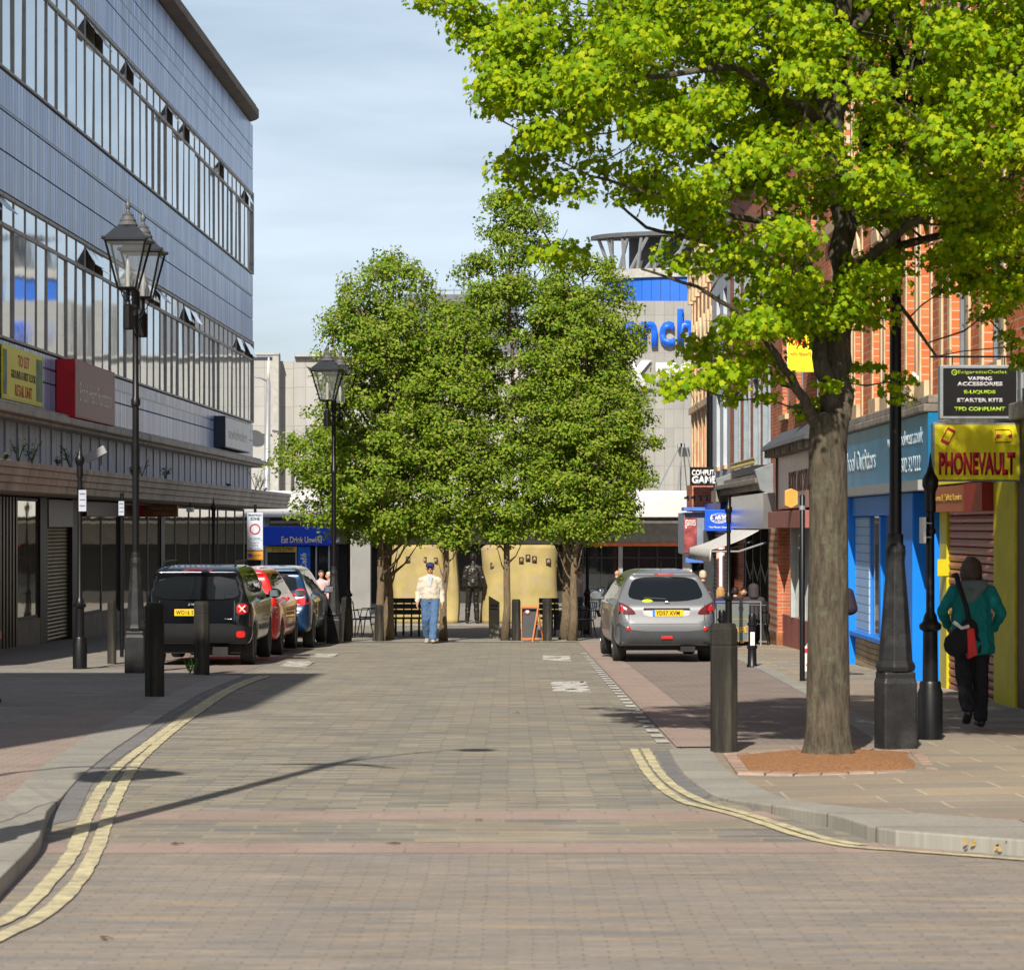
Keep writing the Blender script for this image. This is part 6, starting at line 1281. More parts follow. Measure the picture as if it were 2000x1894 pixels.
def hand(mb, wr, el, side, curl=.5):
    d = (wr-el).normalized(); inw = V3(-side, 0, 0); fw = d.cross(inw).normalized()
    if fw.y > 0: fw = -fw
    c = wr+d*.045; mb.capsule(wr, (.024,.026,.024), wr+d*.085, (.020,.036,.022))
    for i, (L, o) in enumerate(((.062, .033), (.072, .011), (.066, -.011), (.050, -.033))):
        a = wr+d*.085+fw*o; b = a+d*L*.55+inw*.012; e = b+(d*(1-curl)+inw*curl)*L*.55
        mb.capsule(a, .0095, b, .009); mb.capsule(b, .009, e, .0078)
    a = wr+d*.03+fw*.028; b = a+(fw*.7+d*.6)*.035; mb.capsule(a, .012, b, .010); mb.capsule(b, .010, b+(d+inw*.3)*.03, .009)
def figure(label, loc, rz, J, H=1.75, top=None, legs=None, shoe=None, hair=None, hairstyle='short', vox=.010, skinm=None, fat=1.0, coat=0.0, hood=None, cap=None, glasses=False, mono=None, name='person', cat='person', tr=1.0, group=None):
    k = H/1.75; sk = skinm or skin; m = mono
    mb = MB()
    mb.capsule(J['pelvis'], (.155,.10,.10), J['waist'], (.14*fat,.095*fat,.08)); mb.capsule(J['waist'], (.14*fat,.095*fat,.08), J['chest'], (.165,.105,.12)); mb.capsule(J['chest']+V3(0,0,.07), (.16,.08,.05), J['neck']-V3(0,0,.05), (.08,.06,.05)); mb.capsule(J['neck']-V3(0,0,.05), .06, J['neck']+V3(0,-.01,.06), .055)
    h = J['head']
    mb.capsule(h+V3(0,.015,.03), (.077,.095,.085), h+V3(0,-.022,-.05), (.058,.066,.055)); mb.capsule(h+V3(0,-.05,-.075), (.035,.03,.02), h+V3(0,-.06,-.075), (.03,.025,.018))
    mb.capsule(h+V3(0,-.092,.005), .009, h+V3(0,-.112,-.028), .014)
    for s in (-1, 1): mb.capsule(h+V3(s*.078,.0,.01), (.012,.02,.025), h+V3(s*.078,.005,-.02), (.009,.012,.012))
    for q, s in (('L', -1), ('R', 1)):
        mb.capsule(J['sh'+q], .056, J['el'+q], .041); mb.capsule(J['el'+q], .041, J['wr'+q], .027); hand(mb, J['wr'+q], J['el'+q], s)
        mb.capsule(J['hip'+q], .088, J['kn'+q], .056); mb.capsule(J['kn'+q], .055, J['an'+q], .038); mb.capsule(J['an'+q]+V3(0,.03,-.045), .033, J['toe'+q], (.038,.04,.025))
    o = ob(name, mb, m or sk); remesh(o, vox, 2)
    tag(o, label, cat, group); o.location = loc; o.rotation_euler = (0, 0, rz); o.scale = (k, k, k)
    def cloth(nm, mb, mat, it=4, v=None):
        c = ob(nm, mb, m or mat); remesh(c, v or vox*1.25, it)
        if nm in ('jacket', 'trousers', 'hair') and vox < .011:
            tx = bpy.data.textures.get('folds') or bpy.data.textures.new('folds', 'CLOUDS'); tx.noise_scale = .09; tx.noise_depth = 2
            d = c.modifiers.new('d', 'DISPLACE'); d.texture = tx; d.strength = .030; d.mid_level = .5; d.texture_coords = 'LOCAL'; mt = list(c.data.materials); bake(c)
            c.data.materials.clear(); [c.data.materials.append(x) for x in mt]; c.data.shade_smooth()
        c.parent = o; return c
    if top:
        t = MB(); f = fat
        if coat: t.capsule(J['chest'], (.19,.13,.12), J['pelvis']+V3(0,0,-coat), (.205*f,.155*f,.03))
        t.capsule(J['pelvis']+V3(0,0,.02), (.17*f,.125*f,.06), J['waist'], (.165*f,.125*f,.09)); t.capsule(J['waist'], (.165*f,.125*f,.09), J['chest']+V3(0,0,.02), (.185,.125,.13)); t.capsule(J['chest']+V3(0,0,.07), (.175,.095,.06), J['neck']-V3(0,0,.04), (.085,.07,.035)); t.capsule(J['shL']+V3(.03,0,.0), .066, J['neck']-V3(0,0,.03), .055); t.capsule(J['shR']-V3(.03,0,.0), .066, J['neck']-V3(0,0,.03), .055); t.capsule(J['neck']-V3(0,0,.02), .075, J['neck']-V3(0,0,.005), .072)
        for q in 'LR':
            t.capsule(J['sh'+q]+V3(0,0,-.01), .068, J['el'+q], .056); t.capsule(J['el'+q], .056, J['wr'+q].lerp(J['el'+q], .12), .046)
        if hood: pass
        cloth('jacket', t, top)
    if hood:
        t = MB(); t.capsule(J['neck']+V3(-.10,.075,-.02), (.06,.045,.05), J['neck']+V3(.10,.075,-.02), (.06,.045,.05)); t.capsule(J['neck']+V3(-.09,.09,-.03), (.05,.04,.05), J['neck']+V3(.03,.115,-.16), (.05,.03,.05)); t.capsule(J['neck']+V3(.10,.09,-.03), (.05,.04,.05), J['neck']+V3(.05,.115,-.16), (.07,.03,.05)); cloth('hood', t, hood)
    if legs:
        t = MB(); t.capsule(J['pelvis']+V3(0,0,.05), (.155,.115,.05), J['pelvis']+V3(0,0,-.05), (.155,.115,.06))
        for q in 'LR':
            t.capsule(J['hip'+q], (.088*tr,.10*tr,.09), J['kn'+q], .074*tr); t.capsule(J['kn'+q], .074*tr, J['an'+q]+V3(0,0,.0), (.062*tr,.065*tr,.04)); 
        cloth('trousers', t, legs)
    t = MB()
    for q in 'LR': t.capsule(J['an'+q]+V3(0,.035,-.045), (.044,.045,.042), J['toe'+q]+V3(0,0,.0), (.046,.05,.032))
    cloth('shoes', t, shoe or ink, 2)
    if hair:
        t = MB()
        if hairstyle == 'bob':
            t.capsule(h+V3(0,.03,.05), (.098,.105,.09), h+V3(0,.045,-.06), (.105,.085,.09)); t.capsule(h+V3(-.07,.03,0), (.04,.06,.06), h+V3(-.075,.03,-.12), (.035,.05,.04)); t.capsule(h+V3(.07,.03,0), (.04,.06,.06), h+V3(.075,.03,-.12), (.035,.05,.04))
        elif hairstyle == 'hood':
            t.capsule(h+V3(0,.03,.05), (.12,.13,.10), J['neck']+V3(0,.03,.0), (.12,.12,.06))
        else: t.capsule(h+V3(0,.022,.052), (.084,.098,.078), h+V3(0,.045,-.02), (.078,.068,.05))
        cloth('hair', t, hair, 2)
    if cap:
        t = MB(); t.capsule(h+V3(0,.01,.07), (.088,.102,.065), h+V3(0,.01,.05), (.09,.104,.05)); t.capsule(h+V3(-.03,-.10,.045), (.04,.05,.010), h+V3(.03,-.10,.045), (.04,.05,.010)); cloth('cap', t, cap, 1, .006)
    if glasses: mb = MB(); mb.box(-.062, -.008, -.108, -.09, -.01, .022); mb.box(.008, .062, -.108, -.09, -.01, .022); mb.box(-.07, .07, -.104, -.09, .012, .02); g = ob('sunglasses', mb, m or dglass, o, bevel=.005); g.location = h
    elif not m:
        mb = MB(); 
        for s in (-1, 1): mb.sphere((s*.03, -.088, .008), .009, 8, (1.3, .6, .8))
        e = ob('eyes', mb, ink, o); e.location = h
    if not m: mb = MB(); mb.capsule(V3(-.018,-.083,-.052), .0045, V3(.018,-.083,-.052), .0045); e = ob('mouth', mb, M('lips', (0.4,0.15,0.12), .5), o); e.location = h
    return o
def cl(n, c, s=6, **k): return M(n, c, .85, 0, .12, s, .3, **k)
cream = cl('jacket_cream', (0.50,0.45,0.37)); jeans = cl('jeans_blue', (0.065,0.13,0.25), 9); navy = cl('navy', (0.015,0.02,0.09)); teal_c = cl('coat_teal', (0.0,0.20,0.20)); blackc = cl('black_cloth', (0.008,0.008,0.012)); grey_c = cl('hood_grey', (0.13,0.17,0.165)); brownhair = M('hair_brown', (0.07,0.042,0.028), .6, 0, .3, 30, .5); blond = M('hair_pale', (0.50,0.42,0.30), .6, 0, .2, 30, .3); dhair = M('hair_dark', (0.012,0.010,0.009), .6, 0, .2, 30, .3)
p = G(840, 1256)
man = figure('man in a cream jacket, blue jeans and navy cap walking towards us down the road', p, R(2), pose(
    wrL=(-.245,-.02,.88), elL=(-.235,.04,1.12), wrR=(.235,-.05,.87), elR=(.225,.05,1.12),
    knL=(-.085,.00,.51), anL=(-.06,.20,.14), toeL=(-.07,.07,.03), hipL=(-.085,0,.93), knR=(.07,-.10,.50), anR=(.045,-.16,.095), toeR=(.055,-.31,.06)),
    1.77, cream, jeans, M('shoe_tan', (0.4,0.32,0.24), .7), M('hair_grey', (0.4,0.38,0.36), .7), vox=.007, fat=1.15, cap=navy, glasses=True, tr=1.16); man.scale = (man.scale[0]*1.12, man.scale[1]*1.05, man.scale[2])
mb = MB(); mb.prism([(-.05, 1.44), (.05, 1.44), (.012, 1.25), (-.012, 1.25)], 'y', -.135, -.10); ob('shirt', mb, cl('shirt_blue', (0.42,0.5,0.6)), man)
mb = MB(); mb.box(-.004, .004, -.137, -.11, .98, 1.25); ob('zip', mb, greymetal, man)
mb = MB(); mb.box(-.16, .16, -.118, .118, .93, .945)
mb.b.free()
p = G(1902, 1428); wz = p.z+.04
woman = figure('woman in a teal coat and black trousers walking away past the phone shop', (p.x-.02, p.y, wz), R(180), pose(
    elL=(-.30,.02,1.16), wrL=(-.24,-.16,.98), shL=(-.18,0,1.40), elR=(.31,.05,1.18), wrR=(.22,-.16,1.02), shR=(.18,0,1.40), head=(0,-.05,1.60),
    knL=(-.09,-.02,.50), anL=(-.09,.0,.09), knR=(.085,.02,.50), anR=(.075,.20,.20), toeR=(.075,.12,.07)),
    1.68, teal_c, blackc, ink, brownhair, 'bob', vox=.007, fat=1.2, coat=.20, hood=grey_c, tr=1.15)
bg_ = thing('shoulder_bag', 'dark shoulder bag with a red pocket and pale stripe on the woman in teal', 'bag', (p.x-.14, p.y-.24, wz+.88)); mb = MB(); mb.capsule(V3(-.07,0,-.06), (.13,.07,.13), V3(.05,0,.06), (.10,.06,.14)); o = ob('bag_body', mb, blackc, bg_); remesh(o, .012, 3); o.parent = bg_
mb = MB(); mb.prism([(.03,-.20), (.12,-.16), (.09,.10), (.02,.10)], 'y', -.085, .02); ob('pocket', mb, M('pocket_red', (0.62,0.02,0.02), .6), bg_, bevel=.01)
mb = MB(); mb.tube([(-.11, -.068, .16), (-.03, -.074, .10), (.04, -.07, .12)], .018, 6); ob('stripe', mb, white, bg_)
mb = MB(); mb.tube([(.06, .0, .14), (.02, -.03, .30), (-.04, .05, .52), (-.05, .13, .61), (-.06, .2, .60)], .026, 6); mb.tube([(.06, 0, .12), (.12, .06, .05), (.18, .1, -.06), (.16, .05, -.14)], .014, 6); ob('strap', mb, blackc, bg_)
# the person at the very left edge
p = G(-30, 1374); o = figure('person in a bright blue sleeve just entering at the left edge', (p.x, p.y, p.z), R(80), pose(elR=(.24,.05,1.12)), 1.72, cl('sleeve_blue', (0.01,0.16,0.30)), blackc, ink, dhair, vox=.012)
p = P(1636, 1100, 39); o = figure('person in dark clothes with a backpack hidden behind the big tree trunk', (p.x-.05, 39, gz(39)+.01), R(95), pose(), 1.66, blackc, blackc, ink, brownhair, vox=.014)
bp_ = thing('backpack', 'dark backpack showing to the right of the big tree trunk', 'bag', (p.x+.17, 39, gz(39)+1.13)); mb = MB(); mb.capsule(V3(0,0,-.11), (.13,.14,.1), V3(-.02,0,.12), (.09,.12,.08)); o = ob('bag_body', mb, cl('pack_dark', (0.02,0.012,0.02)), bp_); remesh(o, .015, 2); o.parent = bp_
o = figure('pale haired person in a dark jacket walking beyond the silver car', (3.80, 53, gz(53)), R(170), pose(), 1.60, cl('jacket_slate', (0.03,0.025,0.03)), blackc, ink, blond, vox=.014)
o = figure('balding man in a dark coat carrying a blue bag left of the silver car', (P(1203, 1100, 72).x, 72, gz(72)), R(150), pose(head=(0,-.10,1.58), neck=(0,-.05,1.45)), 1.66, blackc, blackc, ink, None, vox=.014, coat=.10)
t = thing('carrier_bag', 'bright blue carrier bag held low by the balding man', 'bag', (P(1187, 1100, 72).x+.02, 71.9, gz(72)+.15)); mb = MB(); mb.prism([(-.1, 0), (.12, 0), (.09, .36), (-.07, .36)], 'y', -.05, .05); mb.tube([(-.04, 0, .35), (.02, 0, .6), (.07, 0, .35)], .01, 4); ob('bag_body', mb, M('bag_blue', (0.01,0.03,0.4), .5), t, bevel=.01)
o = figure('person in a pale pink top standing between the blue car and the lamp', (P(627, 1100, 72).x, 72, gz(72)), R(20), pose(), 1.62, cl('top_pink', (0.62,0.42,0.42)), blackc, ink, brownhair, vox=.014)
o = figure('white haired person in a grey top behind the lamp beside the left trees', (P(642, 1100, 74).x, 74, gz(74)), R(-50), pose(), 1.58, cl('top_greypink', (0.35,0.28,0.28)), blackc, ink, blond, vox=.014)
o = figure('person in a pale shirt and jeans mostly hidden by the rightmost tree trunks', (P(1129, 1100, 70).x, 70, gz(70)), R(60), pose(), 1.66, cl('shirt_pale', (0.5,0.42,0.42)), jeans, ink, dhair, vox=.014)
sit = dict(pelvis=(0,0,.52), waist=(0,.02,.66), chest=(0,.0,.88), neck=(0,-.02,1.05), head=(0,-.06,1.20), shL=(-.18,0,.99), shR=(.18,0,.99), elL=(-.23,-.08,.74), elR=(.23,-.08,.74), wrL=(-.15,-.30,.74), wrR=(.15,-.30,.74), hipL=(-.09,0,.50), hipR=(.09,0,.50), knL=(-.11,-.42,.50), knR=(.11,-.42,.50), anL=(-.11,-.42,.09), anR=(.11,-.42,.09))
o = figure('seated diner with sandy hair at the left of the cafe barrier', (P(1408, 1100, 57.8).x, 57.8, gz(57)), R(190), pose(**sit), 1.62, navy, blackc, ink, M('hair_sandy', (0.42,0.24,0.09), .7), 'bob', vox=.014)
o = figure('seated dark haired diner in the middle of the cafe table', (P(1436, 1100, 58.6).x, 58.6, gz(58)), R(170), pose(**sit), 1.62, blackc, blackc, ink, dhair, vox=.014)
o = figure('seated diner in a brown jacket facing the road at the cafe', (P(1452, 1100, 60).x, 60, gz(60)), R(0), pose(**sit), 1.6, cl('jacket_brown', (0.09,0.06,0.045)), blackc, ink, brownhair, vox=.014)
o = figure('seated diner in a dark padded hooded coat with back to us', (P(1472, 1100, 57.0).x, 57.0, gz(57)), R(180), pose(**sit), 1.72, cl('coat_plum', (0.035,0.028,0.034)), blackc, ink, MATS['coat_plum'], 'hood', vox=.014, fat=1.25)
st = figure('dark bronze figure of a man in a jacket seen from behind between the stone slabs', (P(924, 1217, 72.9).x, 72.9, gz(MOY)+mpz(1217)+.002), R(178), pose(head=(.0,-.02,1.63), elL=(-.25,.03,1.13), wrL=(-.24,-.04,.88), knL=(-.08,-.02,.50), knR=(.12,-.02,.50), anR=(.15,.0,.09)), 1.92, bronze, bronze, bronze, bronze, vox=.010, fat=1.1, coat=.04, mono=bronze, name='statue', cat='statue')

# ---------------------------------------------------------------- trees
def leafmat(name, cols, trans, tcol, rough=.6):
    m, n, b = nodes(name); at = N(n, 'ShaderNodeAttribute', attribute_name='rnd')
    r = N(n, 'ShaderNodeValToRGB'); e = r.color_ramp.elements; e[0].color = (*cols[0], 1); e[1].color = (*cols[-1], 1)
    for i, c in enumerate(cols[1:-1]): x = e.new((i+1)/(len(cols)-1)); x.color = (*c, 1)
    n.links.new(at.outputs['Fac'], r.inputs[0]); n.links.new(r.outputs[0], b.inputs['Base Color']); b.inputs['Roughness'].default_value = rough; b.inputs['Specular IOR Level'].default_value = .18
    t = N(n, 'ShaderNodeBsdfTranslucent'); mt = mixc(n, 0.55, r.outputs[0], tcol); n.links.new(mt, t.inputs['Color'])
    ms = N(n, 'ShaderNodeMixShader'); ms.inputs[0].default_value = trans; n.links.new(b.outputs[0], ms.inputs[1]); n.links.new(t.outputs[0], ms.inputs[2])
    n.links.new(ms.outputs[0], n.nodes['Material Output'].inputs['Surface']); return m
maple_t = [(0,-.42), (.44,-.32), (.34,-.02), (.56,.20), (.22,.26), (.0,.58), (-.22,.26), (-.56,.20), (-.34,-.02), (-.44,-.32)]
oval_t = [(0,-.5), (.30,-.1), (0,.5), (-.30,-.1)]
def leaves(name, C, size, normal, tmpl, mat, parent, cup=.12, tilt=.55):
    """C: n x 3 centres; normal: n x 3 preferred leaf normals"""
    n = len(C); k = len(tmpl)
    nn = normal+RNG.normal(0, tilt, (n, 3)); nn /= np.linalg.norm(nn, axis=1)[:, None]
    r = RNG.normal(0, 1, (n, 3)); a = np.cross(nn, r); a /= np.linalg.norm(a, axis=1)[:, None]; b = np.cross(nn, a)
    sz_ = size*RNG.uniform(.55, 1.2, n)
    T = np.array(tmpl+[(0, 0)]); rad = np.hypot(T[:, 0], T[:, 1])
    Vx = C[:, None, :]+(a[:, None, :]*T[None, :, 0, None]+b[:, None, :]*T[None, :, 1, None]-nn[:, None, :]*(cup*rad[None, :, None]**2*2))*sz_[:, None, None]
    V_ = Vx.reshape(-1, 3); me = bpy.data.meshes.new(name); me.vertices.add(n*(k+1)); me.vertices.foreach_set('co', V_.astype(np.float32).ravel())
    base_ = (np.arange(n)*(k+1))[:, None, None]; i = np.arange(k); tri = np.stack([np.full(k, k), i, (i+1) % k], 1)[None]
    L = (base_+tri).reshape(-1).astype(np.int32); me.loops.add(len(L)); me.loops.foreach_set('vertex_index', L)
    me.polygons.add(n*k); me.polygons.foreach_set('loop_start', np.arange(0, len(L), 3).astype(np.int32))
    me.update(calc_edges=True)
    at = me.attributes.new('rnd', 'FLOAT', 'FACE'); at.data.foreach_set('value', np.repeat(RNG.random(n), k).astype(np.float32))
    me.materials.append(mat); o = bpy.data.objects.new(name, me); COL.objects.link(o); o.parent = parent; return o
def barkmat(name, c1, c2, sc=1.0):
    m, n, b = nodes(name); v = pos(n, scale=(12*sc, 12*sc, 2.2*sc)); f = noise(n, v, 1.9, 9, .75); v2 = pos(n); f2 = noise(n, v2, 4*sc, 6, .7)
    c = mixc(n, ramp(n, f, .32, .68), c1, c2); c = mixc(n, ramp(n, f2, .54, .66, (0,0,0), (.6,)*3), c, (0.19,0.20,0.125)); n.links.new(c, b.inputs['Base Color']); b.inputs['Roughness'].default_value = .9
    bump(n, b, f, 1.0, .06); return m
bark = barkmat('maple_bark', (0.022,0.018,0.012), (0.185,0.15,0.10)); bark2 = barkmat('pear_bark', (0.09,0.065,0.04), (0.30,0.22,0.13), 1.6)
# --- the big maple on the right: outline of its crown as seen, given its own depth of nearly four metres
TB = G(1618, 1486); TY = TB.y
maple = thing('maple_tree', 'big bright green maple leaning its crown over the right pavement', 'tree', (TB.x, TB.y, TB.z+.02))
O = Vector((TB.x, TB.y, TB.z+.02))
def Q(x, y, dy=0.0): return P(x*1.00959, y*1.00959, TY+dy)-O           # viewed pixel -> tree space
trunkpaths = [
 ([(Q(1602,1478), .275), (Q(1602,1462), .232), (Q(1602,1440), .200), (Q(1602,1400), .182), (Q(1602,1200), .168), (Q(1603,1000), .158), (Q(1601,860), .158), (Q(1606,800), .160)]),
 ([(Q(1606,830), .14), (Q(1622,700,.1), .115), (Q(1634,560,.15), .10), (Q(1628,400,.2), .095), (Q(1612,250,.1), .09), (Q(1625,80,.0), .08), (Q(1650,-150,-.1), .06), (Q(1640,-420,0), .035)]),
 ([(Q(1595,850), .06), (Q(1555,770,-.2), .042), (Q(1505,690,-.4), .030), (Q(1440,610,-.6), .022), (Q(1350,555,-.8), .015), (Q(1240,520,-.9), .009)]),
 ([(Q(1612,800), .09), (Q(1585,690,-.1), .065), (Q(1570,560,.1), .05), (Q(1530,440,.3), .04), (Q(1450,330,.5), .03), (Q(1330,250,.7), .02)]),
 ([(Q(1628,560,.15), .06), (Q(1680,500,-.1), .045), (Q(1760,430,-.5), .04), (Q(1860,380,-.9), .03), (Q(1960,340,-1.2), .02)]),
 ([(Q(1612,250,.1), .07), (Q(1570,120,.0), .05), (Q(1500,20,-.3), .045), (Q(1380,-60,-.6), .03), (Q(1200,-100,-.7), .02)]),
 ([(Q(1630,400,.2), .06), (Q(1560,280,.5), .05), (Q(1440,160,.9), .04), (Q(1280,80,1.1), .03), (Q(1100,60,1.0), .018)]),
 ([(Q(1625,100), .07), (Q(1720,-50,.4), .05), (Q(1850,-160,.8), .035), (Q(1980,-220,1.0), .02)]),
 ([(Q(1622,640,.12), .045), (Q(1670,600,.4), .035), (Q(1740,590,.5), .02), (Q(1812,690,.4), .010)]),
 ([(Q(1570,560,.1), .04), (Q(1480,540,.5), .03), (Q(1370,470,.8), .022), (Q(1250,440,.9), .015), (Q(1180,380,.8), .010)]),
 ([(Q(1612,250,.1), .05), (Q(1540,200,-.5), .04), (Q(1420,130,-1.0), .03), (Q(1250,150,-1.3), .02), (Q(1080,220,-1.2), .012)]),
 ([(Q(1530,440,.3), .03), (Q(1420,420,-.4), .025), (Q(1280,380,-.7), .02), (Q(1140,340,-.8), .010)]),
 ([(Q(1634,560,.15), .05), (Q(1720,480,.8), .04), (Q(1850,450,1.3), .03), (Q(1975,520,1.3), .015)]),
 ([(Q(1625,100), .05), (Q(1700,150,-.6), .04), (Q(1820,180,-1.1), .03), (Q(1960,160,-1.3), .02)])]
skel = []
mb = MB()
for path in trunkpaths:
    pts = [p for p, r in path]; rr = [r for p, r in path]
    P2, R2 = [pts[0]], [rr[0]]
    for i in range(len(pts)-1):
        for j in range(1, 5):
            t = j/4; q = pts[i].lerp(pts[i+1], t); w_ = rr[i]*.35*(t < 1)
            if path is not trunkpaths[0]: q = q+Vector((random.uniform(-1, 1), random.uniform(-1, 1), random.uniform(-1, 1)))*w_
            P2.append(q); R2.append(rr[i]+(rr[i+1]-rr[i])*t)
    mb.tube(P2, R2, 14 if rr[0] > .1 else 8)
    if path is not trunkpaths[0]: skel += list(zip(P2, R2))
ob('trunk', mb, bark, maple, smooth=True)
edge = [(828,-10), (850,25), (915,50), (922,90), (935,110), (925,165), (960,210), (975,250), (1000,300), (985,345), (1005,385), (1060,360), (1100,395), (1110,440), (1075,480), (1068,505), (1110,520), (1160,480), (1215,500), (1260,520), (1330,545), (1345,600), (1320,660), (1300,740), (1345,730), (1400,780), (1440,700), (1480,735), (1530,690), (1560,640), (1580,660), (1620,600), (1690,640), (1740,560), (1810,500), (1850,540), (1925,610), (1990,590), (2120,560), (2160,-10)]
def inside(x, y, poly):
    c = False; n = len(poly)
    for i in range(n):
        x1, y1 = poly[i]; x2, y2 = poly[(i+1) % n]
        if (y1 > y) != (y2 > y) and x < (x2-x1)*(y-y1)/(y2-y1)+x1: c = not c
    return c
holes = [(1385,590,30), (1150,440,35), (1240,455,40), (1545,240,14), (1600,450,20), (1450,60,22), (1300,120,20), (1420,440,25), (1090,300,16), (1180,260,22), (1000,230,10), (1310,330,20), (1640,480,20), (1760,470,20), (1700,80,26), (1640,150,20), (1620,330,14), (1640,250,20), (1390,300,6), (1480,130,4), (1210,340,2), (1080,200,2)]
cents = []
tries = 0
while len(cents) < 385 and tries < 60000:
    tries += 1
    x, y = random.uniform(820, 2150), random.uniform(-10, 790)
    if not inside(x, y, edge): continue
    hsk = False
    for hx, hy, hr in holes:
        if (x-hx)**2+(y-hy)**2 < (hr+32)**2: hsk = True; break
    if hsk and random.random() < .95: continue
    ed = min(math.hypot(x-ex, y-ey) for ex, ey in edge)
    D = 1.8*min(1, .30+ed/330)
    cents.append((Q(x, y, random.uniform(-D*1.35, D)), 0.20))
for x, y, dy, r in ((1745,735,.4,.12), (1722,755,.4,.08), (1745,770,.4,.10), (1690,710,.4,.07), (1660,712,.4,.07), (1905,610,.6,.14), (1960,655,.7,.14), (1935,600,.7,.1), (1985,700,.6,.12), (1310,755,-.9,.10), (1295,765,-.9,.08), (1330,742,-.9,.08), (1580,780,.1,.12), (1560,800,.0,.10), (1600,745,-.2,.11), (1545,790,.1,.07), (1630,740,.1,.1), (1820,565,.4,.06), (1485,770,-.3,.10), (1500,735,-.3,.12), (1420,770,-.4,.1)):
    cents.append((Q(x, y, dy), r))
# the part of the crown above the frame (it throws the wide shade behind the trunk)
for _ in range(720):
    while True:
        v = Vector((random.uniform(-1, 1), random.uniform(-1, 1), random.uniform(-.1, 1)))
        if v.length < 1 and v.length > .35: break
    c = Vector((1.2+v.x*3.7, v.y*2.5, 5.9+v.z*3.3)); cents.append((c, .24))
tw = MB(); C, Nn = [], []
cents.sort(key=lambda q: min((s_[0]-q[0]).length for s_ in skel))
for c, r in cents:
    near = min(skel, key=lambda s: (s[0]-c).length+(.35 if s[0].z > c.z else 0))
    a = near[0]; d = c-a
    skel.append((c, .006))
    if d.length < 1.6:
        mid = a.lerp(c, .55)+Vector((random.uniform(-.1, .1), random.uniform(-.1, .1), -.06*d.length)); tw.tube([a, mid, c], [min(near[1]*.5, .014), .008, .004], 4)
        for k in range(3): e = c+Vector((random.gauss(0, 1), random.gauss(0, 1), random.gauss(0, .7)))*r*.7; tw.tube([mid.lerp(c, .6), e], [.005, .002], 3)
    m_ = int((70 if r >= .23 else (165 if r >= .2 else 112))*(r/.2)**1.2*random.uniform(.7, 1.3))+3
    g = np.clip(RNG.normal(0, 1, (m_, 3)), -1.8, 1.8)*np.array([r*.66, r*.66, r*.32]); C.append(np.array(c)+g)
    nrm = g*np.array([1.2, 1.2, .6])/max(r, .1)+np.array([-.22, -.62, .75]); Nn.append(nrm)
ob('twigs', tw, bark, maple)
leafm = leafmat('maple_leaf', [(0.10,0.22,0.003), (0.19,0.325,0.003), (0.30,0.415,0.004), (0.45,0.505,0.008)], .42, (0.42,0.54,0.004))
leaves('crown', np.concatenate(C), .058, np.concatenate(Nn), maple_t, leafm, maple, cup=.30, tilt=.75)
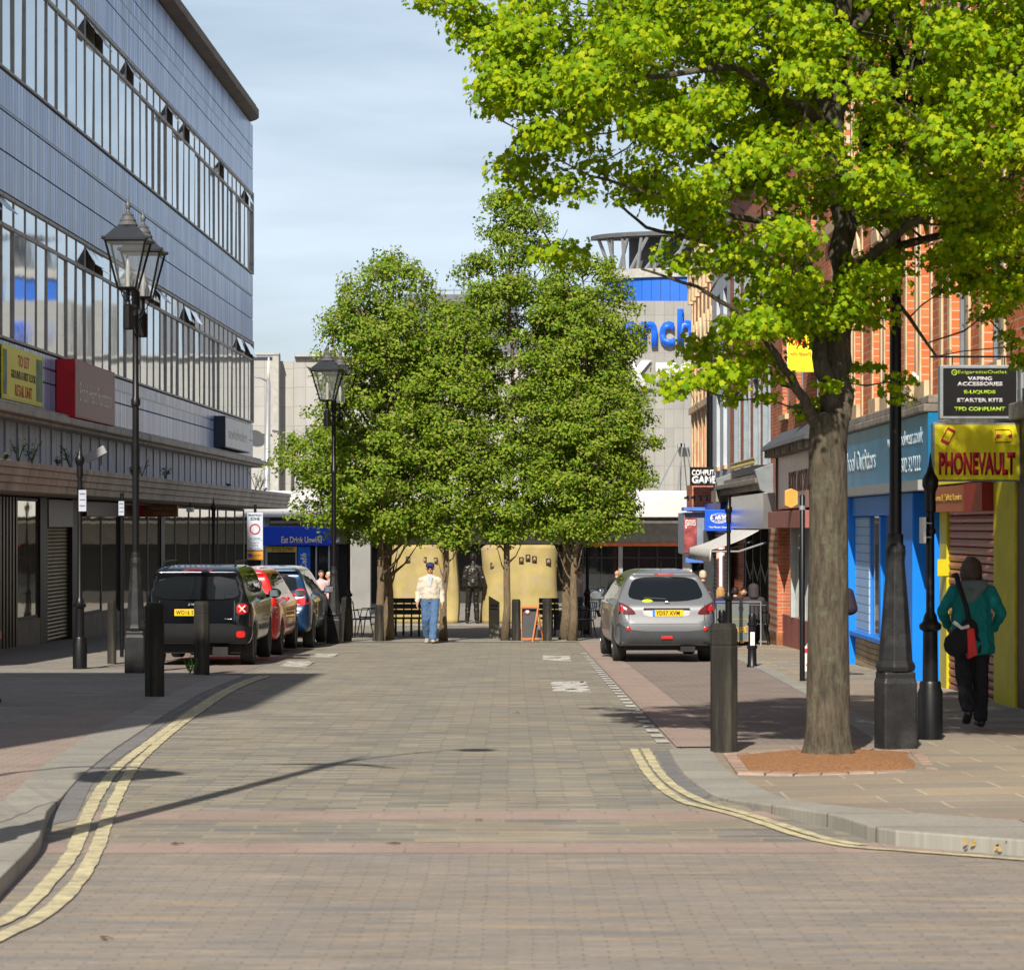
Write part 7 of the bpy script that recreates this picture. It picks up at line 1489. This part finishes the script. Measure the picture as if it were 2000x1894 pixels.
# --- the pear trees at the end of the street
pearm = leafmat('pear_leaf', [(0.085,0.17,0.015), (0.14,0.245,0.018), (0.21,0.32,0.022), (0.29,0.38,0.03), (0.30,0.28,0.07)], .38, (0.30,0.46,0.02), .6)
def pear(label, x, Y, base_y, prof, leafn, lean=0.0, trunk=.10, seed=1, bx=None, twin=False):
    """prof: list of (row, left col, right col) of the crown in the picture, top first"""
    X0 = (x-CX)*Y/F; t = thing('pear_tree', label, 'tree', (X0, Y, gz(Y)), 0, 'street pear trees before the monument')
    rr = random.Random(seed); g = gz(Y)
    def z(y): return HC-(y*1.00959-HY)*Y/F-g
    pr = [(z(y), ((l+r)/2*1.00959-CX)*Y/F-X0, (r-l)/2*1.00959*Y/F) for y, l, r in prof][::-1]
    def at(zz):
        for a, c in zip(pr, pr[1:]):
            if zz <= c[0]: k = max(0, (zz-a[0])/(c[0]-a[0])); return a[1]+(c[1]-a[1])*k, a[2]+(c[2]-a[2])*k
        return pr[-1][1], pr[-1][2]
    zb, zt = pr[0][0], pr[-1][0]; H = zt
    mb = MB(); pts, rad = [], []
    for i in range(14):
        k = i/13; cx_, _ = at(max(zb, k*H)); px_ = cx_*min(1, k*1.3)*.8
        pts.append(Vector((px_+rr.uniform(-.03, .03), rr.uniform(-.03, .03), k*H*.93))); rad.append(trunk*(1-.9*k)*(1.35 if i == 0 else 1)*(1 if k > .2 else 1.05))
    mb.tube(pts, rad, 10); br = list(pts)
    nb = 34
    for i in range(nb):
        k = .16+.72*(i/nb); zz = k*H; a = rr.uniform(0, 2*PI); cx_, R_ = at(max(zb, zz+.3)); s0 = Vector((cx_*.8*min(1, k*1.3), 0, zz-.1)); e = Vector((cx_+R_*.8*math.cos(a), R_*.8*math.sin(a), zz+R_*.75+.1))
        m1 = s0.lerp(e, .5)+Vector((0, 0, -.12)); mb.tube([s0, m1, e], [trunk*(.5-.35*k), trunk*.18, .006], 5); br += [m1, e]
    ob('trunk', mb, bark2, t, smooth=True)
    # clumps on the outside and inside of the envelope
    Cn, Nn, n = [], [], 0; cl_ = []
    for i in range(380):
        zz = zb+(zt-zb)*rr.random(); cx_, R_ = at(zz)
        if rr.random() > (R_/max(p[2] for p in pr))**.8+.1: continue
        a = rr.uniform(0, 2*PI); q = math.sqrt(rr.uniform(.12, 1.0)); cl_.append((cx_+R_*q*math.cos(a), R_*q*math.sin(a)*.92, zz, q))
    per = int(leafn*2.4)//len(cl_)
    sh = MB()
    for cx_, cy_, cz_, q in cl_:
        r = rr.uniform(.16, .34); m_ = int(per*(r/.25)**1.6); g_ = np.clip(RNG.normal(0, 1, (m_, 3)), -1.7, 1.7)*np.array([r*.66, r*.66, r*.36]); Cn.append(np.array([cx_, cy_, cz_])+g_); out_ = np.array([cx_, cy_, 0.0])/max(.3, math.hypot(cx_, cy_)); Nn.append(g_/r*.7+out_*.5*q+np.array([0, -.15, .7]))
        c0 = Vector((cx_, cy_, cz_)); nr_ = min(br, key=lambda b: (b-c0).length); sh.tube([nr_, nr_.lerp(c0, .6)+Vector((0, 0, -.04)), c0+Vector((rr.uniform(-.1, .1), 0, r*.9))], [.010, .006, .002], 3)
    ob('twigs', sh, bark2, t)
    # stray sprays outside the outline keep the edge uneven
    for i in range(60):
        zz = zb+(zt-zb)*rr.random(); cx_, R_ = at(zz); a = rr.uniform(0, 2*PI); q = 1+rr.uniform(-.06, .08); m_ = 44; g_ = np.clip(RNG.normal(0, 1, (m_, 3)), -1.6, 1.6)*.085; Cn.append(np.array([cx_+R_*q*math.cos(a), R_*q*math.sin(a), zz+.05])+g_); Nn.append(g_+np.array([0, -.1, .8]))
    leaves('crown', np.concatenate(Cn), .098, np.concatenate(Nn), oval_t, pearm, t, cup=.25, tilt=.6)
    return t
pear('pear tree with rounded crown and leftmost trunk, behind the grey bollard', 740, 60.3, 1240, [(492,735,775), (520,695,810), (560,660,838), (640,625,868), (740,605,880), (850,612,885), (950,600,885), (1010,640,870), (1045,690,820)], 15000, seed=3, trunk=.095)
pear('pear tree directly behind the leftmost trunk with a low branch reaching over the store canopy', 757, 61.3, 1235, [(600,700,800), (680,640,860), (780,600,880), (850,560,880), (900,525,850), (960,575,850), (1000,560,850), (1045,680,830)], 13000, seed=5, trunk=.12)
pear('pear tree with a slender pale trunk just right of the walking man', 867, 60.0, 1240, [(590,850,900), (660,810,940), (760,790,960), (860,800,950), (960,800,950), (1020,810,930), (1055,840,900)], 11000, seed=8, trunk=.08)
pear('tallest pear tree, its narrow pointed top standing above the others', 987, 60.7, 1240, [(372,985,1012), (400,945,1050), (440,925,1062), (480,918,1060), (520,895,1060), (600,890,1100), (700,880,1110), (800,890,1110), (900,900,1100), (1000,900,1080), (1045,950,1040)], 17000, seed=11, trunk=.085)
pear('pear tree with a broad crown at the right end of the row', 1119, 60.3, 1240, [(492,1110,1160), (530,1070,1205), (600,1040,1228), (700,1040,1240), (800,1050,1258), (860,1040,1268), (930,1040,1265), (960,1060,1230), (1010,1060,1240), (1045,1070,1180)], 17000, seed=13, trunk=.09)
pear('pear tree with a dark thick trunk behind the rightmost one', 1104, 61.4, 1235, [(560,1080,1150), (660,1020,1200), (780,990,1230), (900,1000,1230), (1000,1020,1200), (1040,1050,1150)], 11000, seed=17, trunk=.12)
# small litter: twigs and fallen leaves on the setts
for i, (x, y) in enumerate(((770,1650), (938,1603), (1010,1393), (343,1650), (200,1835))):
    p = G(x, y); mb = MB(); mb.poly([(-.05, 0, .012), (0, -.02, .03), (.06, .0, .012), (0, .02, .022)]); mb.tube([(-.07, .02, .012), (0, .03, .02), (.05, .05, .012)], .004, 4); o = ob('fallen_leaf', mb, M('dry_leaf', (0.13,0.065,0.03), .8)); o.location = p+Vector((0, 0, .002)); o.rotation_euler = (0, 0, i*1.3); o.scale = (.7, .7, .6); tag(o, 'dry brown leaf lying on the stone setts', 'leaf', 'dry leaves on the road')
